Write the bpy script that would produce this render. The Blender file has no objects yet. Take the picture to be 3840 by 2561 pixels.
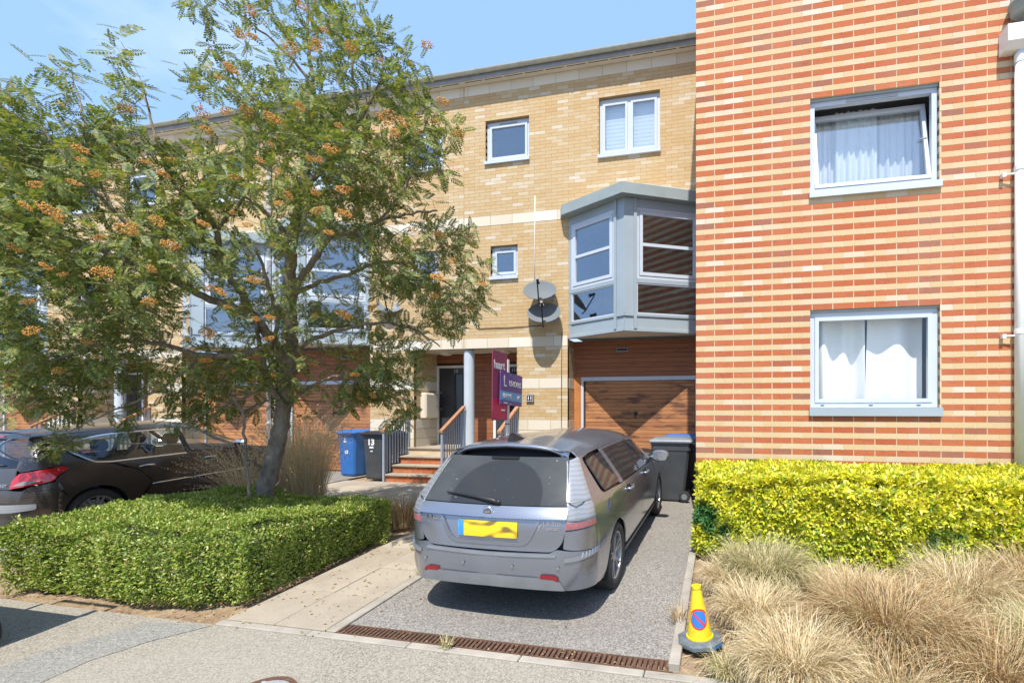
import bpy, bmesh, math, random
import numpy as np
from mathutils import Vector, Matrix, geometry

random.seed(7)
RNG = np.random.default_rng(7)
scene = bpy.context.scene
COL = scene.collection
R = math.radians

# ---------------------------------------------------------------- camera
TH = R(12.25)
FPX, PX, HORIZ = 1755.0, 2319.0, 1534.0
CAMH = 1.55
cam_d = bpy.data.cameras.new('camera')
cam = bpy.data.objects.new('camera', cam_d)
COL.objects.link(cam)
cam.location = (0, 0, CAMH)
cam.rotation_euler = (R(90), 0, TH)
cam_d.sensor_width = 36
cam_d.lens = 36 * FPX / 3840
cam_d.shift_x = -(PX - 1920) / 3840
cam_d.shift_y = (HORIZ - 1280.5) / 3840
cam_d.clip_start = 0.05
cam_d.clip_end = 2000
scene.camera = cam

# ---------------------------------------------------------------- sky, sun, exposure
SUN_DIR = Vector((-0.106, 1.0, -1.753)).normalized()      # the way the light travels
world = bpy.data.worlds.new('World')
scene.world = world
world.use_nodes = True
wn, wl = world.node_tree.nodes, world.node_tree.links
wn.clear()
w_out = wn.new('ShaderNodeOutputWorld')
w_bg = wn.new('ShaderNodeBackground')
sky = wn.new('ShaderNodeTexSky')
sky.sky_type = 'NISHITA'
sky.sun_disc = False
sky.sun_elevation = math.asin(-SUN_DIR.z)
sky.sun_rotation = math.atan2(-SUN_DIR.x, -SUN_DIR.y)
sky.air_density = 1.0
sky.dust_density = 0.8
sky.ozone_density = 2.0
w_bg.inputs['Strength'].default_value = 0.15
# thin high cloud: noise over the sky direction, mixed in as white
w_tc = wn.new('ShaderNodeTexCoord')
w_map = wn.new('ShaderNodeMapping')
w_map.inputs['Scale'].default_value = (1.6, 1.6, 3.2)
w_noise = wn.new('ShaderNodeTexNoise')
w_noise.inputs['Scale'].default_value = 1.7
w_noise.inputs['Detail'].default_value = 7
w_noise.inputs['Roughness'].default_value = 0.55
w_ramp = wn.new('ShaderNodeValToRGB')
w_ramp.color_ramp.elements[0].position = 0.52
w_ramp.color_ramp.elements[0].color = (0.0, 0.0, 0.0, 1)
w_ramp.color_ramp.elements[1].position = 0.75
w_ramp.color_ramp.elements[1].color = (0.45, 0.45, 0.45, 1)
w_mix = wn.new('ShaderNodeMixRGB')
w_mix.inputs[2].default_value = (5.2, 5.9, 6.9, 1)
wl.new(w_tc.outputs['Generated'], w_map.inputs['Vector'])
wl.new(w_map.outputs[0], w_noise.inputs['Vector'])
wl.new(w_noise.outputs['Fac'], w_ramp.inputs[0])
wl.new(w_ramp.outputs[0], w_mix.inputs[0])
w_hs = wn.new('ShaderNodeHueSaturation')          # clearer summer blue
w_hs.inputs['Saturation'].default_value = 0.98
w_hs.inputs['Value'].default_value = 1.0
wl.new(sky.outputs[0], w_hs.inputs['Color'])
w_veil = wn.new('ShaderNodeMixRGB')               # bright summer haze veiling the whole sky evenly
w_veil.inputs[0].default_value = 0.70
w_veil.inputs[2].default_value = (2.25, 3.75, 6.55, 1)
wl.new(w_hs.outputs[0], w_veil.inputs[1])
wl.new(w_veil.outputs[0], w_mix.inputs[1])
wl.new(w_mix.outputs[0], w_bg.inputs['Color'])
wl.new(w_bg.outputs[0], w_out.inputs['Surface'])

sun_d = bpy.data.lights.new('sun', 'SUN')
sun = bpy.data.objects.new('sun', sun_d)
COL.objects.link(sun)
sun_d.energy = 4.7
sun_d.angle = R(0.53)
sun_d.color = (1.0, 0.955, 0.88)
sun.rotation_euler = SUN_DIR.to_track_quat('-Z', 'Y').to_euler()
sun.location = (0, 0, 30)

scene.view_settings.view_transform = 'Standard'
scene.view_settings.look = 'None'
scene.view_settings.gamma = 1
scene.view_settings.exposure = 0.52
scene.view_settings.use_curve_mapping = False
scene.render.engine = 'CYCLES'
scene.cycles.max_bounces = 8
scene.cycles.transparent_max_bounces = 16
scene.cycles.use_denoising = True

# ---------------------------------------------------------------- small helpers
def unproj(x, y, D):
    """photo pixel (3840 wide) at camera depth D -> world"""
    t = (x - PX) / FPX
    return Vector((D * (t * math.cos(TH) - math.sin(TH)), D * (math.cos(TH) + t * math.sin(TH)), CAMH + (HORIZ - y) / FPX * D))

def G(y):
    """height of the ground: level by the houses, falling gently to the road"""
    if y >= 8.0: return 0.0
    if y <= 1.0: return -0.329
    return -0.047 * (8.0 - y)
GV = np.vectorize(G)

def WM(o):
    if o is None: return Matrix.Identity(4)
    if o.parent is None: return o.matrix_basis.copy()
    return WM(o.parent) @ o.matrix_parent_inverse @ o.matrix_basis

def tag(o, label=None, cat=None, group=None, kind=None):
    if label: o['label'] = label
    if cat: o['category'] = cat
    if group: o['group'] = group
    if kind: o['kind'] = kind
    return o

def setparent(o, p, keep=True):
    if p is None: return o
    o.parent = p
    if keep: o.matrix_parent_inverse = WM(p).inverted()
    return o

def empty(name, loc=(0, 0, 0), rz=0, label=None, cat=None, group=None, kind=None):
    o = bpy.data.objects.new(name, None)
    COL.objects.link(o)
    o.empty_display_size = 0.2
    o.location = loc
    o.rotation_euler = (0, 0, rz)
    return tag(o, label, cat, group, kind)

def mesh_np(name, V, F, mats, mi=None, smooth=False):
    """mesh from numpy verts (n,3) and faces: an (m,k) array or a list of lists"""
    me = bpy.data.meshes.new(name)
    V = np.asarray(V, dtype=np.float64).reshape(-1, 3)
    if isinstance(F, np.ndarray):
        m, k = F.shape
        me.vertices.add(len(V)); me.vertices.foreach_set('co', V.ravel())
        me.loops.add(m * k); me.loops.foreach_set('vertex_index', F.ravel().astype(np.int32))
        me.polygons.add(m)
        me.polygons.foreach_set('loop_start', np.arange(0, m * k, k, dtype=np.int32))
        me.polygons.foreach_set('loop_total', np.full(m, k, dtype=np.int32))
    else:
        me.from_pydata(V.tolist(), [], F)
    if not isinstance(mats, (list, tuple)): mats = [mats]
    for m_ in mats: me.materials.append(m_)
    if mi is not None: me.polygons.foreach_set('material_index', np.asarray(mi, dtype=np.int32))
    me.polygons.foreach_set('use_smooth', np.full(len(me.polygons), bool(smooth)))
    me.update()
    me.validate()
    return me

def add(name, me, parent=None, keep=True):
    o = bpy.data.objects.new(name, me)
    COL.objects.link(o)
    setparent(o, parent, keep)
    return o

class MB:
    """collects simple shapes; build() links them as ONE mesh object"""
    def __init__(self): self.v, self.f, self.m = [], [], []
    def poly(self, pts, faces, mi=0):
        b = len(self.v)
        self.v += [tuple(p) for p in pts]
        self.f += [[b + i for i in f] for f in faces]
        self.m += [mi] * len(faces)
        return self
    def box(self, x0, x1, y0, y1, z0, z1, mi=0):
        if x1 < x0: x0, x1 = x1, x0
        if y1 < y0: y0, y1 = y1, y0
        return self.poly([(x0, y0, z0), (x1, y0, z0), (x1, y1, z0), (x0, y1, z0), (x0, y0, z1), (x1, y0, z1), (x1, y1, z1), (x0, y1, z1)],
                         [(0, 3, 2, 1), (4, 5, 6, 7), (0, 1, 5, 4), (1, 2, 6, 5), (2, 3, 7, 6), (3, 0, 4, 7)], mi)
    def quad(self, a, b, c, d, mi=0): return self.poly([a, b, c, d], [(0, 1, 2, 3)], mi)
    def prism(self, pts, d, mi=0):
        """closed polygon (3-D points) pushed along vector d"""
        n = len(pts); d = Vector(d)
        p2 = [Vector(p) + d for p in pts]
        return self.poly([tuple(p) for p in pts] + [tuple(p) for p in p2],
                         [tuple(range(n))[::-1], tuple(range(n, 2 * n))] + [(i, (i + 1) % n, n + (i + 1) % n, n + i) for i in range(n)], mi)
    def tube(self, pts, rad, n=8, mi=0, caps=True):
        pts = [Vector(p) for p in pts]
        if not isinstance(rad, (list, tuple)): rad = [rad] * len(pts)
        rings = []
        up = None
        for i, p in enumerate(pts):
            t = (pts[min(i + 1, len(pts) - 1)] - pts[max(i - 1, 0)])
            if t.length < 1e-9: t = Vector((0, 0, 1))
            t.normalize()
            if up is None:
                up = Vector((0, 0, 1)) if abs(t.z) < 0.9 else Vector((1, 0, 0))
            a = t.cross(up)
            if a.length < 1e-6: a = t.orthogonal()
            a.normalize(); b = a.cross(t).normalized(); up = b
            rings.append([tuple(p + (a * math.cos(2 * math.pi * k / n) + b * math.sin(2 * math.pi * k / n)) * rad[i]) for k in range(n)])
        V = [q for r_ in rings for q in r_]
        F = []
        for i in range(len(pts) - 1):
            for k in range(n):
                F.append((i * n + k, i * n + (k + 1) % n, (i + 1) * n + (k + 1) % n, (i + 1) * n + k))
        if caps:
            F.append(tuple(range(n))[::-1]); F.append(tuple(range((len(pts) - 1) * n, len(pts) * n)))
        return self.poly(V, F, mi)
    def lathe(self, prof, c=(0, 0, 0), axis='z', n=24, mi=0, a0=0, a1=2 * math.pi):
        """prof: list of (radius, height) turned about an axis through c"""
        closed = abs(a1 - a0 - 2 * math.pi) < 1e-6
        k = n if closed else n + 1
        V = []
        for i in range(k):
            a = a0 + (a1 - a0) * i / n
            for r_, h in prof:
                u, w = r_ * math.cos(a), r_ * math.sin(a)
                p = (u, w, h) if axis == 'z' else ((h, u, w) if axis == 'x' else (w, h, u))
                V.append((p[0] + c[0], p[1] + c[1], p[2] + c[2]))
        m = len(prof); F = []
        for i in range(n):
            j = (i + 1) % k
            for q in range(m - 1):
                F.append((i * m + q, j * m + q, j * m + q + 1, i * m + q + 1))
        return self.poly(V, F, mi)
    def cyl(self, c, r_, h, axis='z', n=16, mi=0):
        return self.lathe([(0.0001, 0), (r_, 0), (r_, h), (0.0001, h)], c, axis, n, mi)
    def rounded(self, x0, x1, y0, y1, z0, z1, b=0.01, mi=0):
        """box with all edges chamfered by b"""
        V = []
        idx = {}
        for sx in (0, 1):
            for sy in (0, 1):
                for sz in (0, 1):
                    X = x1 if sx else x0; Y = y1 if sy else y0; Z = z1 if sz else z0
                    dx = -b if sx else b; dy = -b if sy else b; dz = -b if sz else b
                    for k, p in enumerate(((X, Y + dy, Z + dz), (X + dx, Y, Z + dz), (X + dx, Y + dy, Z))):
                        idx[(sx, sy, sz, k)] = len(V); V.append(p)
        F = []
        for s in (0, 1):
            q = [(s, 0, 0, 0), (s, 1, 0, 0), (s, 1, 1, 0), (s, 0, 1, 0)]; F.append([idx[i] for i in (q if s else q[::-1])])
            q = [(0, s, 0, 1), (1, s, 0, 1), (1, s, 1, 1), (0, s, 1, 1)]; F.append([idx[i] for i in (q[::-1] if s else q)])
            q = [(0, 0, s, 2), (1, 0, s, 2), (1, 1, s, 2), (0, 1, s, 2)]; F.append([idx[i] for i in (q if s else q[::-1])])
        for a in (0, 1):
            for c in (0, 1):
                F.append([idx[(a, c, 0, 0)], idx[(a, c, 1, 0)], idx[(a, c, 1, 1)], idx[(a, c, 0, 1)]])
                F.append([idx[(a, 0, c, 0)], idx[(a, 1, c, 0)], idx[(a, 1, c, 2)], idx[(a, 0, c, 2)]])
                F.append([idx[(0, a, c, 1)], idx[(1, a, c, 1)], idx[(1, a, c, 2)], idx[(0, a, c, 2)]])
        for sx in (0, 1):
            for sy in (0, 1):
                for sz in (0, 1): F.append([idx[(sx, sy, sz, k)] for k in range(3)])
        return self.poly(V, F, mi)
    def lift(self):
        self.v = [(p[0], p[1], p[2] + G(p[1])) for p in self.v]; return self
    def build(self, name, mats, parent=None, smooth=False, fix=False, keep=True, angle=None):
        me = mesh_np(name, np.array(self.v, dtype=float), self.f, mats, self.m, smooth)
        if fix or smooth or angle:
            bm = bmesh.new(); bm.from_mesh(me)
            if angle: bmesh.ops.remove_doubles(bm, verts=bm.verts, dist=1e-5)
            bmesh.ops.recalc_face_normals(bm, faces=bm.faces)
            if angle:
                for f in bm.faces: f.smooth = True
                for e in bm.edges:
                    if len(e.link_faces) == 2 and e.calc_face_angle(0) > angle: e.smooth = False
            bm.to_mesh(me); bm.free()
        return add(name, me, parent, keep)

# ---------------------------------------------------------------- materials
class NT:
    def __init__(self, name):
        self.mat = bpy.data.materials.new(name)
        self.mat.use_nodes = True
        self.n = self.mat.node_tree.nodes; self.l = self.mat.node_tree.links
        self.b = self.n['Principled BSDF']; self.out = self.n['Material Output']
    def new(self, t, **kw):
        nd = self.n.new(t)
        for k, v in kw.items(): setattr(nd, k, v)
        return nd
    def link(self, a, b): self.l.new(a, b)
    def coord(self, which='Object', scale=(1, 1, 1), rot=(0, 0, 0)):
        tc = self.new('ShaderNodeTexCoord'); mp = self.new('ShaderNodeMapping')
        mp.inputs['Scale'].default_value = scale; mp.inputs['Rotation'].default_value = rot
        if which == 'World':
            g = self.new('ShaderNodeNewGeometry'); self.link(g.outputs['Position'], mp.inputs['Vector'])
        else: self.link(tc.outputs[which], mp.inputs['Vector'])
        return mp.outputs[0]
    def noise(self, vec, scale, detail=4, rough=0.55):
        nd = self.new('ShaderNodeTexNoise')
        nd.inputs['Scale'].default_value = scale; nd.inputs['Detail'].default_value = detail; nd.inputs['Roughness'].default_value = rough
        if vec is not None: self.link(vec, nd.inputs['Vector'])
        return nd.outputs['Fac']
    def ramp(self, fac, stops, interp='LINEAR'):
        nd = self.new('ShaderNodeValToRGB'); cr = nd.color_ramp; cr.interpolation = interp
        while len(cr.elements) < len(stops): cr.elements.new(0.5)
        for e, (p, c) in zip(cr.elements, stops):
            e.position = p; e.color = (c[0], c[1], c[2], 1) if isinstance(c, (tuple, list)) else (c, c, c, 1)
        self.link(fac, nd.inputs[0]); return nd.outputs[0]
    def mix(self, fac, a, b, blend='MIX'):
        nd = self.new('ShaderNodeMixRGB', blend_type=blend)
        for i, v in ((0, fac), (1, a), (2, b)):
            if hasattr(v, 'links'): self.link(v, nd.inputs[i])
            elif i == 0: nd.inputs[0].default_value = v
            else: nd.inputs[i].default_value = (v[0], v[1], v[2], 1)
        return nd.outputs[0]
    def math(self, op, a, b=0.0):
        nd = self.new('ShaderNodeMath', operation=op)
        for i, v in ((0, a), (1, b)):
            if hasattr(v, 'links'): self.link(v, nd.inputs[i])
            else: nd.inputs[i].default_value = v
        return nd.outputs[0]
    def base(self, c):
        if hasattr(c, 'links'): self.link(c, self.b.inputs['Base Color'])
        else: self.b.inputs['Base Color'].default_value = (c[0], c[1], c[2], 1)
    def set(self, rough=None, metal=None, spec=None, coat=None, coat_rough=None, sheen=None, emit=None):
        if rough is not None:
            if hasattr(rough, 'links'): self.link(rough, self.b.inputs['Roughness'])
            else: self.b.inputs['Roughness'].default_value = rough
        if metal is not None: self.b.inputs['Metallic'].default_value = metal
        if spec is not None: self.b.inputs['Specular IOR Level'].default_value = spec
        if coat is not None: self.b.inputs['Coat Weight'].default_value = coat
        if coat_rough is not None: self.b.inputs['Coat Roughness'].default_value = coat_rough
        return self
    def bump(self, h, strength=0.3, dist=0.01):
        nd = self.new('ShaderNodeBump'); nd.inputs['Strength'].default_value = strength; nd.inputs['Distance'].default_value = dist
        self.link(h, nd.inputs['Height']); self.link(nd.outputs[0], self.b.inputs['Normal'])
    def rnd(self):
        """a random number per piece: per object and per mesh island"""
        oi = self.new('ShaderNodeObjectInfo'); g = self.new('ShaderNodeNewGeometry')
        s = self.math('ADD', oi.outputs['Random'], g.outputs['Random Per Island'])
        return self.math('FRACT', self.math('MULTIPLY', s, 7.31))

def plain(name, c, rough=0.6, metal=0.0, spec=0.5, var=0.12, scale=6, bump=0.0, coat=0.0):
    t = NT(name)
    v = t.coord('World')
    n1 = t.noise(v, scale, 5)
    lo = tuple(x * (1 - var) for x in c); hi = tuple(min(1, x * (1 + var)) for x in c)
    t.base(t.ramp(n1, [(0.3, lo), (0.7, hi)]))
    t.set(rough=rough, metal=metal, spec=spec, coat=coat)
    if bump: t.bump(t.noise(v, scale * 12, 3), bump, 0.004)
    return t.mat

def brick_mat(name, stops, dirt=(0.5, 0.42, 0.33), streak=0.25, smear=None):
    t = NT(name)
    r_ = t.rnd()
    c = t.ramp(r_, stops)
    v = t.coord('World')
    grain = t.noise(v, 90, 3, 0.7)
    c = t.mix(0.35, c, t.ramp(grain, [(0.3, 0.35), (0.7, 0.68)]), 'OVERLAY')
    if smear:
        vs = t.coord('World', (6, 6, 26))
        sm = t.ramp(t.noise(vs, 1.6, 3, 0.6), [(0.56, 0.0), (0.76, 0.65)])
        c = t.mix(sm, c, smear)
    big = t.ramp(t.noise(t.coord('World', (1, 1, 0.35)), 0.9, 4), [(0.45, 0.0), (0.8, 1.0)])
    c = t.mix(t.math('MULTIPLY', big, streak), c, dirt)
    t.base(c)
    t.set(rough=0.88, spec=0.25)
    t.bump(grain, 0.25, 0.003)
    return t.mat

M = {}
M['yellow_brick'] = brick_mat('yellow_brick', [(0.0, (0.50, 0.34, 0.17)), (0.3, (0.53, 0.375, 0.20)), (0.7, (0.53, 0.395, 0.23)), (0.9, (0.57, 0.455, 0.30)), (0.97, (0.61, 0.53, 0.42)), (1.0, (0.49, 0.31, 0.15))],
                              dirt=(0.55, 0.34, 0.13), streak=0.4)
M['red_brick'] = brick_mat('red_brick', [(0, (0.43, 0.115, 0.046)), (0.6, (0.47, 0.14, 0.056)), (0.85, (0.41, 0.105, 0.045)), (0.94, (0.34, 0.12, 0.07)), (1, (0.30, 0.125, 0.08))],
                           dirt=(0.58, 0.30, 0.21), streak=0.32, smear=(0.20, 0.07, 0.045))
M['buff_brick'] = brick_mat('buff_brick', [(0, (0.57, 0.41, 0.225)), (0.6, (0.60, 0.445, 0.265)), (0.9, (0.59, 0.47, 0.32)), (1, (0.63, 0.55, 0.44))],
                            dirt=(0.60, 0.41, 0.20), streak=0.3)
M['mortar'] = plain('mortar', (0.60, 0.47, 0.32), 0.95, spec=0.2, bump=0.2, scale=3)
M['mortar_yellow'] = plain('mortar_yellow', (0.40, 0.27, 0.13), 0.95, spec=0.2, bump=0.2, scale=3)
M['riser_brick'] = brick_mat('riser_brick', [(0, (0.42, 0.12, 0.045)), (1, (0.50, 0.17, 0.07))], streak=0.2)
def stone_mat():
    t = NT('cast_stone'); r_ = t.rnd(); v = t.coord('World')
    c = t.ramp(r_, [(0, (0.64, 0.56, 0.43)), (0.6, (0.69, 0.62, 0.50)), (1, (0.74, 0.70, 0.60))])
    sp = t.noise(v, 70, 3, 0.7)
    c = t.mix(t.ramp(sp, [(0.6, 0.0), (0.75, 0.4)]), c, (0.42, 0.33, 0.22))
    t.base(c); t.set(rough=0.9, spec=0.2); t.bump(sp, 0.5, 0.004)
    return t.mat
M['stone'] = stone_mat()
def wood_mat(name, stops, dark, amount=0.8, axis='x'):
    t = NT(name); r_ = t.rnd()
    v = t.coord('World', (1.2, 1.2, 34) if axis == 'x' else (34, 34, 1.2))
    g = t.noise(v, 2.2, 6, 0.6)
    c = t.ramp(r_, stops)
    c = t.mix(0.5, c, t.ramp(g, [(0.3, 0.25), (0.7, 0.72)]), 'OVERLAY')
    st = t.ramp(t.noise(t.coord('World', (1.3, 1.3, 5)), 1.5, 6, 0.62), [(0.52, 0), (0.66, amount)])
    c = t.mix(st, c, dark)
    t.base(c); t.set(rough=0.55, spec=0.35); t.bump(g, 0.25, 0.003)
    return t.mat
M['cladding'] = wood_mat('cladding_wood', [(0, (0.31, 0.115, 0.05)), (0.6, (0.36, 0.14, 0.06)), (1, (0.28, 0.10, 0.045))], (0.20, 0.085, 0.05), 0.5)
M['garage_wood'] = wood_mat('garage_wood', [(0, (0.42, 0.185, 0.075)), (0.6, (0.48, 0.22, 0.09)), (1, (0.36, 0.145, 0.065))], (0.13, 0.06, 0.04), 0.9)
M['wood_dark'] = plain('board_gap', (0.05, 0.025, 0.015), 0.8)
M['rail_wood'] = wood_mat('rail_wood', [(0, (0.36, 0.18, 0.10)), (1, (0.42, 0.22, 0.12))], (0.2, 0.1, 0.06), 0.4)
M['post_wood'] = wood_mat('post_wood', [(0, (0.50, 0.20, 0.06)), (1, (0.55, 0.23, 0.08))], (0.3, 0.12, 0.05), 0.4, 'z')
M['upvc'] = plain('pale_frame', (0.54, 0.59, 0.66), 0.35, var=0.03)
M['bay_metal'] = plain('bay_metal', (0.33, 0.39, 0.43), 0.42, var=0.05, scale=2)
M['bay_roof'] = plain('bay_roof_metal', (0.29, 0.34, 0.34), 0.5, var=0.08, scale=3)
M['white'] = plain('white_paint', (0.78, 0.78, 0.76), 0.45, var=0.03)
M['cream'] = plain('cream_render', (0.70, 0.63, 0.50), 0.7, var=0.05)
M['soffit'] = plain('soffit_white', (0.72, 0.66, 0.55), 0.6, var=0.05)
M['gutter'] = plain('gutter_plastic', (0.43, 0.45, 0.38), 0.5, var=0.12, scale=9)
M['fascia'] = plain('fascia', (0.30, 0.32, 0.37), 0.6, var=0.15, scale=5)
M['tile'] = plain('roof_tile', (0.23, 0.22, 0.20), 0.85, var=0.2, scale=9)
M['black'] = plain('black_plastic', (0.02, 0.02, 0.022), 0.45, var=0.1)
M['rubber'] = plain('rubber', (0.03, 0.03, 0.03), 0.85, var=0.15, scale=20)
M['dark'] = plain('dark_void', (0.012, 0.012, 0.014), 0.9, var=0.05)
M['room'] = plain('room_wall', (0.30, 0.31, 0.32), 0.9, var=0.05)
M['steel'] = plain('grey_steel', (0.30, 0.34, 0.40), 0.4, metal=0.0, var=0.06)
M['galv'] = plain('galvanised', (0.50, 0.52, 0.53), 0.4, metal=0.5, var=0.15, scale=14)
M['chrome'] = plain('chrome', (0.7, 0.7, 0.72), 0.18, metal=1.0, var=0.04)
M['column'] = plain('column_paint', (0.52, 0.57, 0.62), 0.35, var=0.03)
M['door_dark'] = plain('dark_door', (0.042, 0.045, 0.055), 0.35, var=0.12)
M['curtain'] = plain('curtain', (0.86, 0.86, 0.84), 0.9, var=0.02)
M['blind'] = plain('blind', (0.85, 0.86, 0.85), 0.8, var=0.02)
M['dish'] = plain('dish_grey', (0.15, 0.165, 0.175), 0.75, spec=0.2, var=0.05)
M['bin_grey'] = plain('bin_charcoal', (0.055, 0.06, 0.066), 0.5, var=0.2, scale=4, bump=0.1)
M['bin_lid'] = plain('bin_lid_grey', (0.16, 0.18, 0.19), 0.4, var=0.15, scale=5)
M['bin_blue'] = plain('bin_blue', (0.028, 0.14, 0.42), 0.42, var=0.12, scale=4)
M['cable_black'] = plain('cable_black', (0.02, 0.02, 0.02), 0.6)
M['cable_white'] = plain('cable_white', (0.8, 0.78, 0.72), 0.5)
def glass(name, tint=(0.75, 0.82, 0.85), base=0.04):
    t = NT(name)
    tr = t.new('ShaderNodeBsdfTransparent'); tr.inputs[0].default_value = (*tint, 1)
    gl = t.new('ShaderNodeBsdfGlossy'); gl.inputs['Roughness'].default_value = 0.015; gl.inputs['Color'].default_value = (0.95, 0.97, 1, 1)
    g = t.new('ShaderNodeNewGeometry'); dt = t.new('ShaderNodeVectorMath', operation='DOT_PRODUCT')
    t.link(g.outputs['Incoming'], dt.inputs[0]); t.link(g.outputs['Normal'], dt.inputs[1])
    cosv = t.math('ABSOLUTE', dt.outputs['Value']); k = t.math('POWER', t.math('SUBTRACT', 1.0, cosv), 4.0)
    f2 = t.math('MINIMUM', t.math('ADD', t.math('MULTIPLY', k, 0.9), 0.04 + base), 1.0)
    mx = t.new('ShaderNodeMixShader')
    t.link(f2, mx.inputs[0]); t.link(tr.outputs[0], mx.inputs[1]); t.link(gl.outputs[0], mx.inputs[2])
    t.link(mx.outputs[0], t.out.inputs['Surface'])
    return t.mat
M['glass'] = glass('window_glass', (0.93, 0.96, 0.97), base=0.15)
M['glass_clear'] = glass('clear_window_glass', (0.99, 1.0, 1.0), 0.0)
M['car_glass'] = glass('car_glass', (0.55, 0.6, 0.6), 0.03)
def dark_glass(name, c, rough=0.06, dust=0.0):
    t = NT(name); v = t.coord('Object')
    n1 = t.noise(v, 3, 6)
    t.base(t.mix(t.math('MULTIPLY', t.ramp(n1, [(0.3, 0.3), (0.75, 1.0)]), dust), c, (0.28, 0.28, 0.26)))
    t.set(rough=rough, spec=0.5)
    return t.mat
M['tint_glass'] = dark_glass('tinted_glass', (0.02, 0.022, 0.024), 0.05, 0.06)

# ---------------------------------------------------------------- ground materials
def asphalt(name, c, light, speck=55, patch=0.25, warm=(0.24, 0.21, 0.17)):
    t = NT(name); v = t.coord('World')
    vo = t.new('ShaderNodeTexVoronoi'); vo.inputs['Scale'].default_value = speck; t.link(v, vo.inputs['Vector'])
    hue = t.new('ShaderNodeSeparateColor'); t.link(vo.outputs['Color'], hue.inputs[0])
    st = t.ramp(hue.outputs[0], [(0.0, tuple(x * 0.6 for x in c)), (0.4, c), (0.8, light), (1.0, tuple(min(1, x * 1.15) for x in light))])
    big = t.noise(v, 0.7, 6, 0.6)
    col = t.mix(t.math('MULTIPLY', t.ramp(big, [(0.4, 0), (0.7, 1)]), patch), st, warm)
    t.base(col); t.set(rough=0.92, spec=0.2)
    t.bump(vo.outputs['Distance'], 0.15, 0.004)
    return t.mat
M['road'] = asphalt('road_asphalt', (0.255, 0.225, 0.18), (0.32, 0.29, 0.24), 120, 0.5, (0.34, 0.305, 0.25))
M['drive'] = asphalt('drive_asphalt', (0.205, 0.188, 0.165), (0.30, 0.278, 0.248), 110, 0.4, (0.155, 0.14, 0.122))
def soil_mat():
    t = NT('dry_soil'); v = t.coord('World')
    n1 = t.noise(v, 9, 8, 0.65); n2 = t.noise(v, 60, 4, 0.7)
    c = t.ramp(n1, [(0.3, (0.22, 0.145, 0.09)), (0.55, (0.34, 0.245, 0.155)), (0.75, (0.44, 0.34, 0.23))])
    c = t.mix(0.35, c, t.ramp(n2, [(0.3, 0.2), (0.7, 0.75)]), 'OVERLAY')
    t.base(c); t.set(rough=0.95, spec=0.1); t.bump(n2, 0.7, 0.02)
    return t.mat
M['soil'] = soil_mat()
def slab_mat():
    t = NT('paving_concrete'); r_ = t.rnd(); v = t.coord('World')
    c = t.ramp(r_, [(0, (0.33, 0.28, 0.215)), (1, (0.39, 0.335, 0.26))])
    n1 = t.noise(v, 2.2, 7, 0.6); n2 = t.noise(v, 80, 3, 0.7)
    c = t.mix(t.math('MULTIPLY', t.ramp(n1, [(0.42, 0), (0.7, 1)]), 0.6), c, (0.24, 0.205, 0.16))
    c = t.mix(0.3, c, t.ramp(n2, [(0.3, 0.3), (0.7, 0.7)]), 'OVERLAY')
    t.base(c); t.set(rough=0.9, spec=0.2); t.bump(n2, 0.3, 0.004)
    return t.mat
M['slab'] = slab_mat()
M['kerb'] = plain('kerb_concrete', (0.32, 0.285, 0.235), 0.9, var=0.18, scale=5, bump=0.3)
def rust_mat():
    t = NT('rusty_iron'); v = t.coord('World'); n1 = t.noise(v, 30, 6, 0.65)
    t.base(t.ramp(n1, [(0.3, (0.075, 0.042, 0.028)), (0.6, (0.145, 0.075, 0.045)), (0.8, (0.23, 0.135, 0.085))]))
    t.set(rough=0.8, metal=0.2); t.bump(n1, 0.5, 0.004)
    return t.mat
M['rust'] = rust_mat()
# ================================================================ ground, road, paths
def sheet(name, x0, x1, ys, dz, mat, kind='structure', nx=1):
    V, F = [], []
    xs = np.linspace(x0, x1, nx + 1)
    for y in ys:
        for x in xs: V.append((x, y, G(y) + dz))
    k = nx + 1
    for i in range(len(ys) - 1):
        for j in range(nx): F.append((i * k + j, i * k + j + 1, (i + 1) * k + j + 1, (i + 1) * k + j))
    o = add(name, mesh_np(name, V, F, mat))
    return tag(o, kind=kind)

ground = sheet('ground', -300, 300, [-200, 1, 3.0, 8, 400], -0.035, M['soil'])
tag(ground, 'dry brown soil of the planting beds')
road = sheet('road', -80, 80, [-60, 1, 3.075], 0.0, M['road'])
tag(road, 'pale worn grey asphalt road in front of the driveways')
driveway = sheet('driveway', -2.985, -0.355, [3.225, 8, 9.96], 0.0, M['drive'])
tag(driveway, 'dark speckled tarmac driveway under the grey estate car')
driveway2 = sheet('driveway', -13.7, -8.05, [3.12, 8, 9.96], 0.0, M['drive'])
tag(driveway2, 'tarmac driveway under the dark hatchback')
driveway3 = sheet('driveway', -24.5, -18.6, [3.12, 8, 9.96], 0.0, M['drive'])
tag(driveway3, 'tarmac driveway beyond the far left of the hedge')

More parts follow.
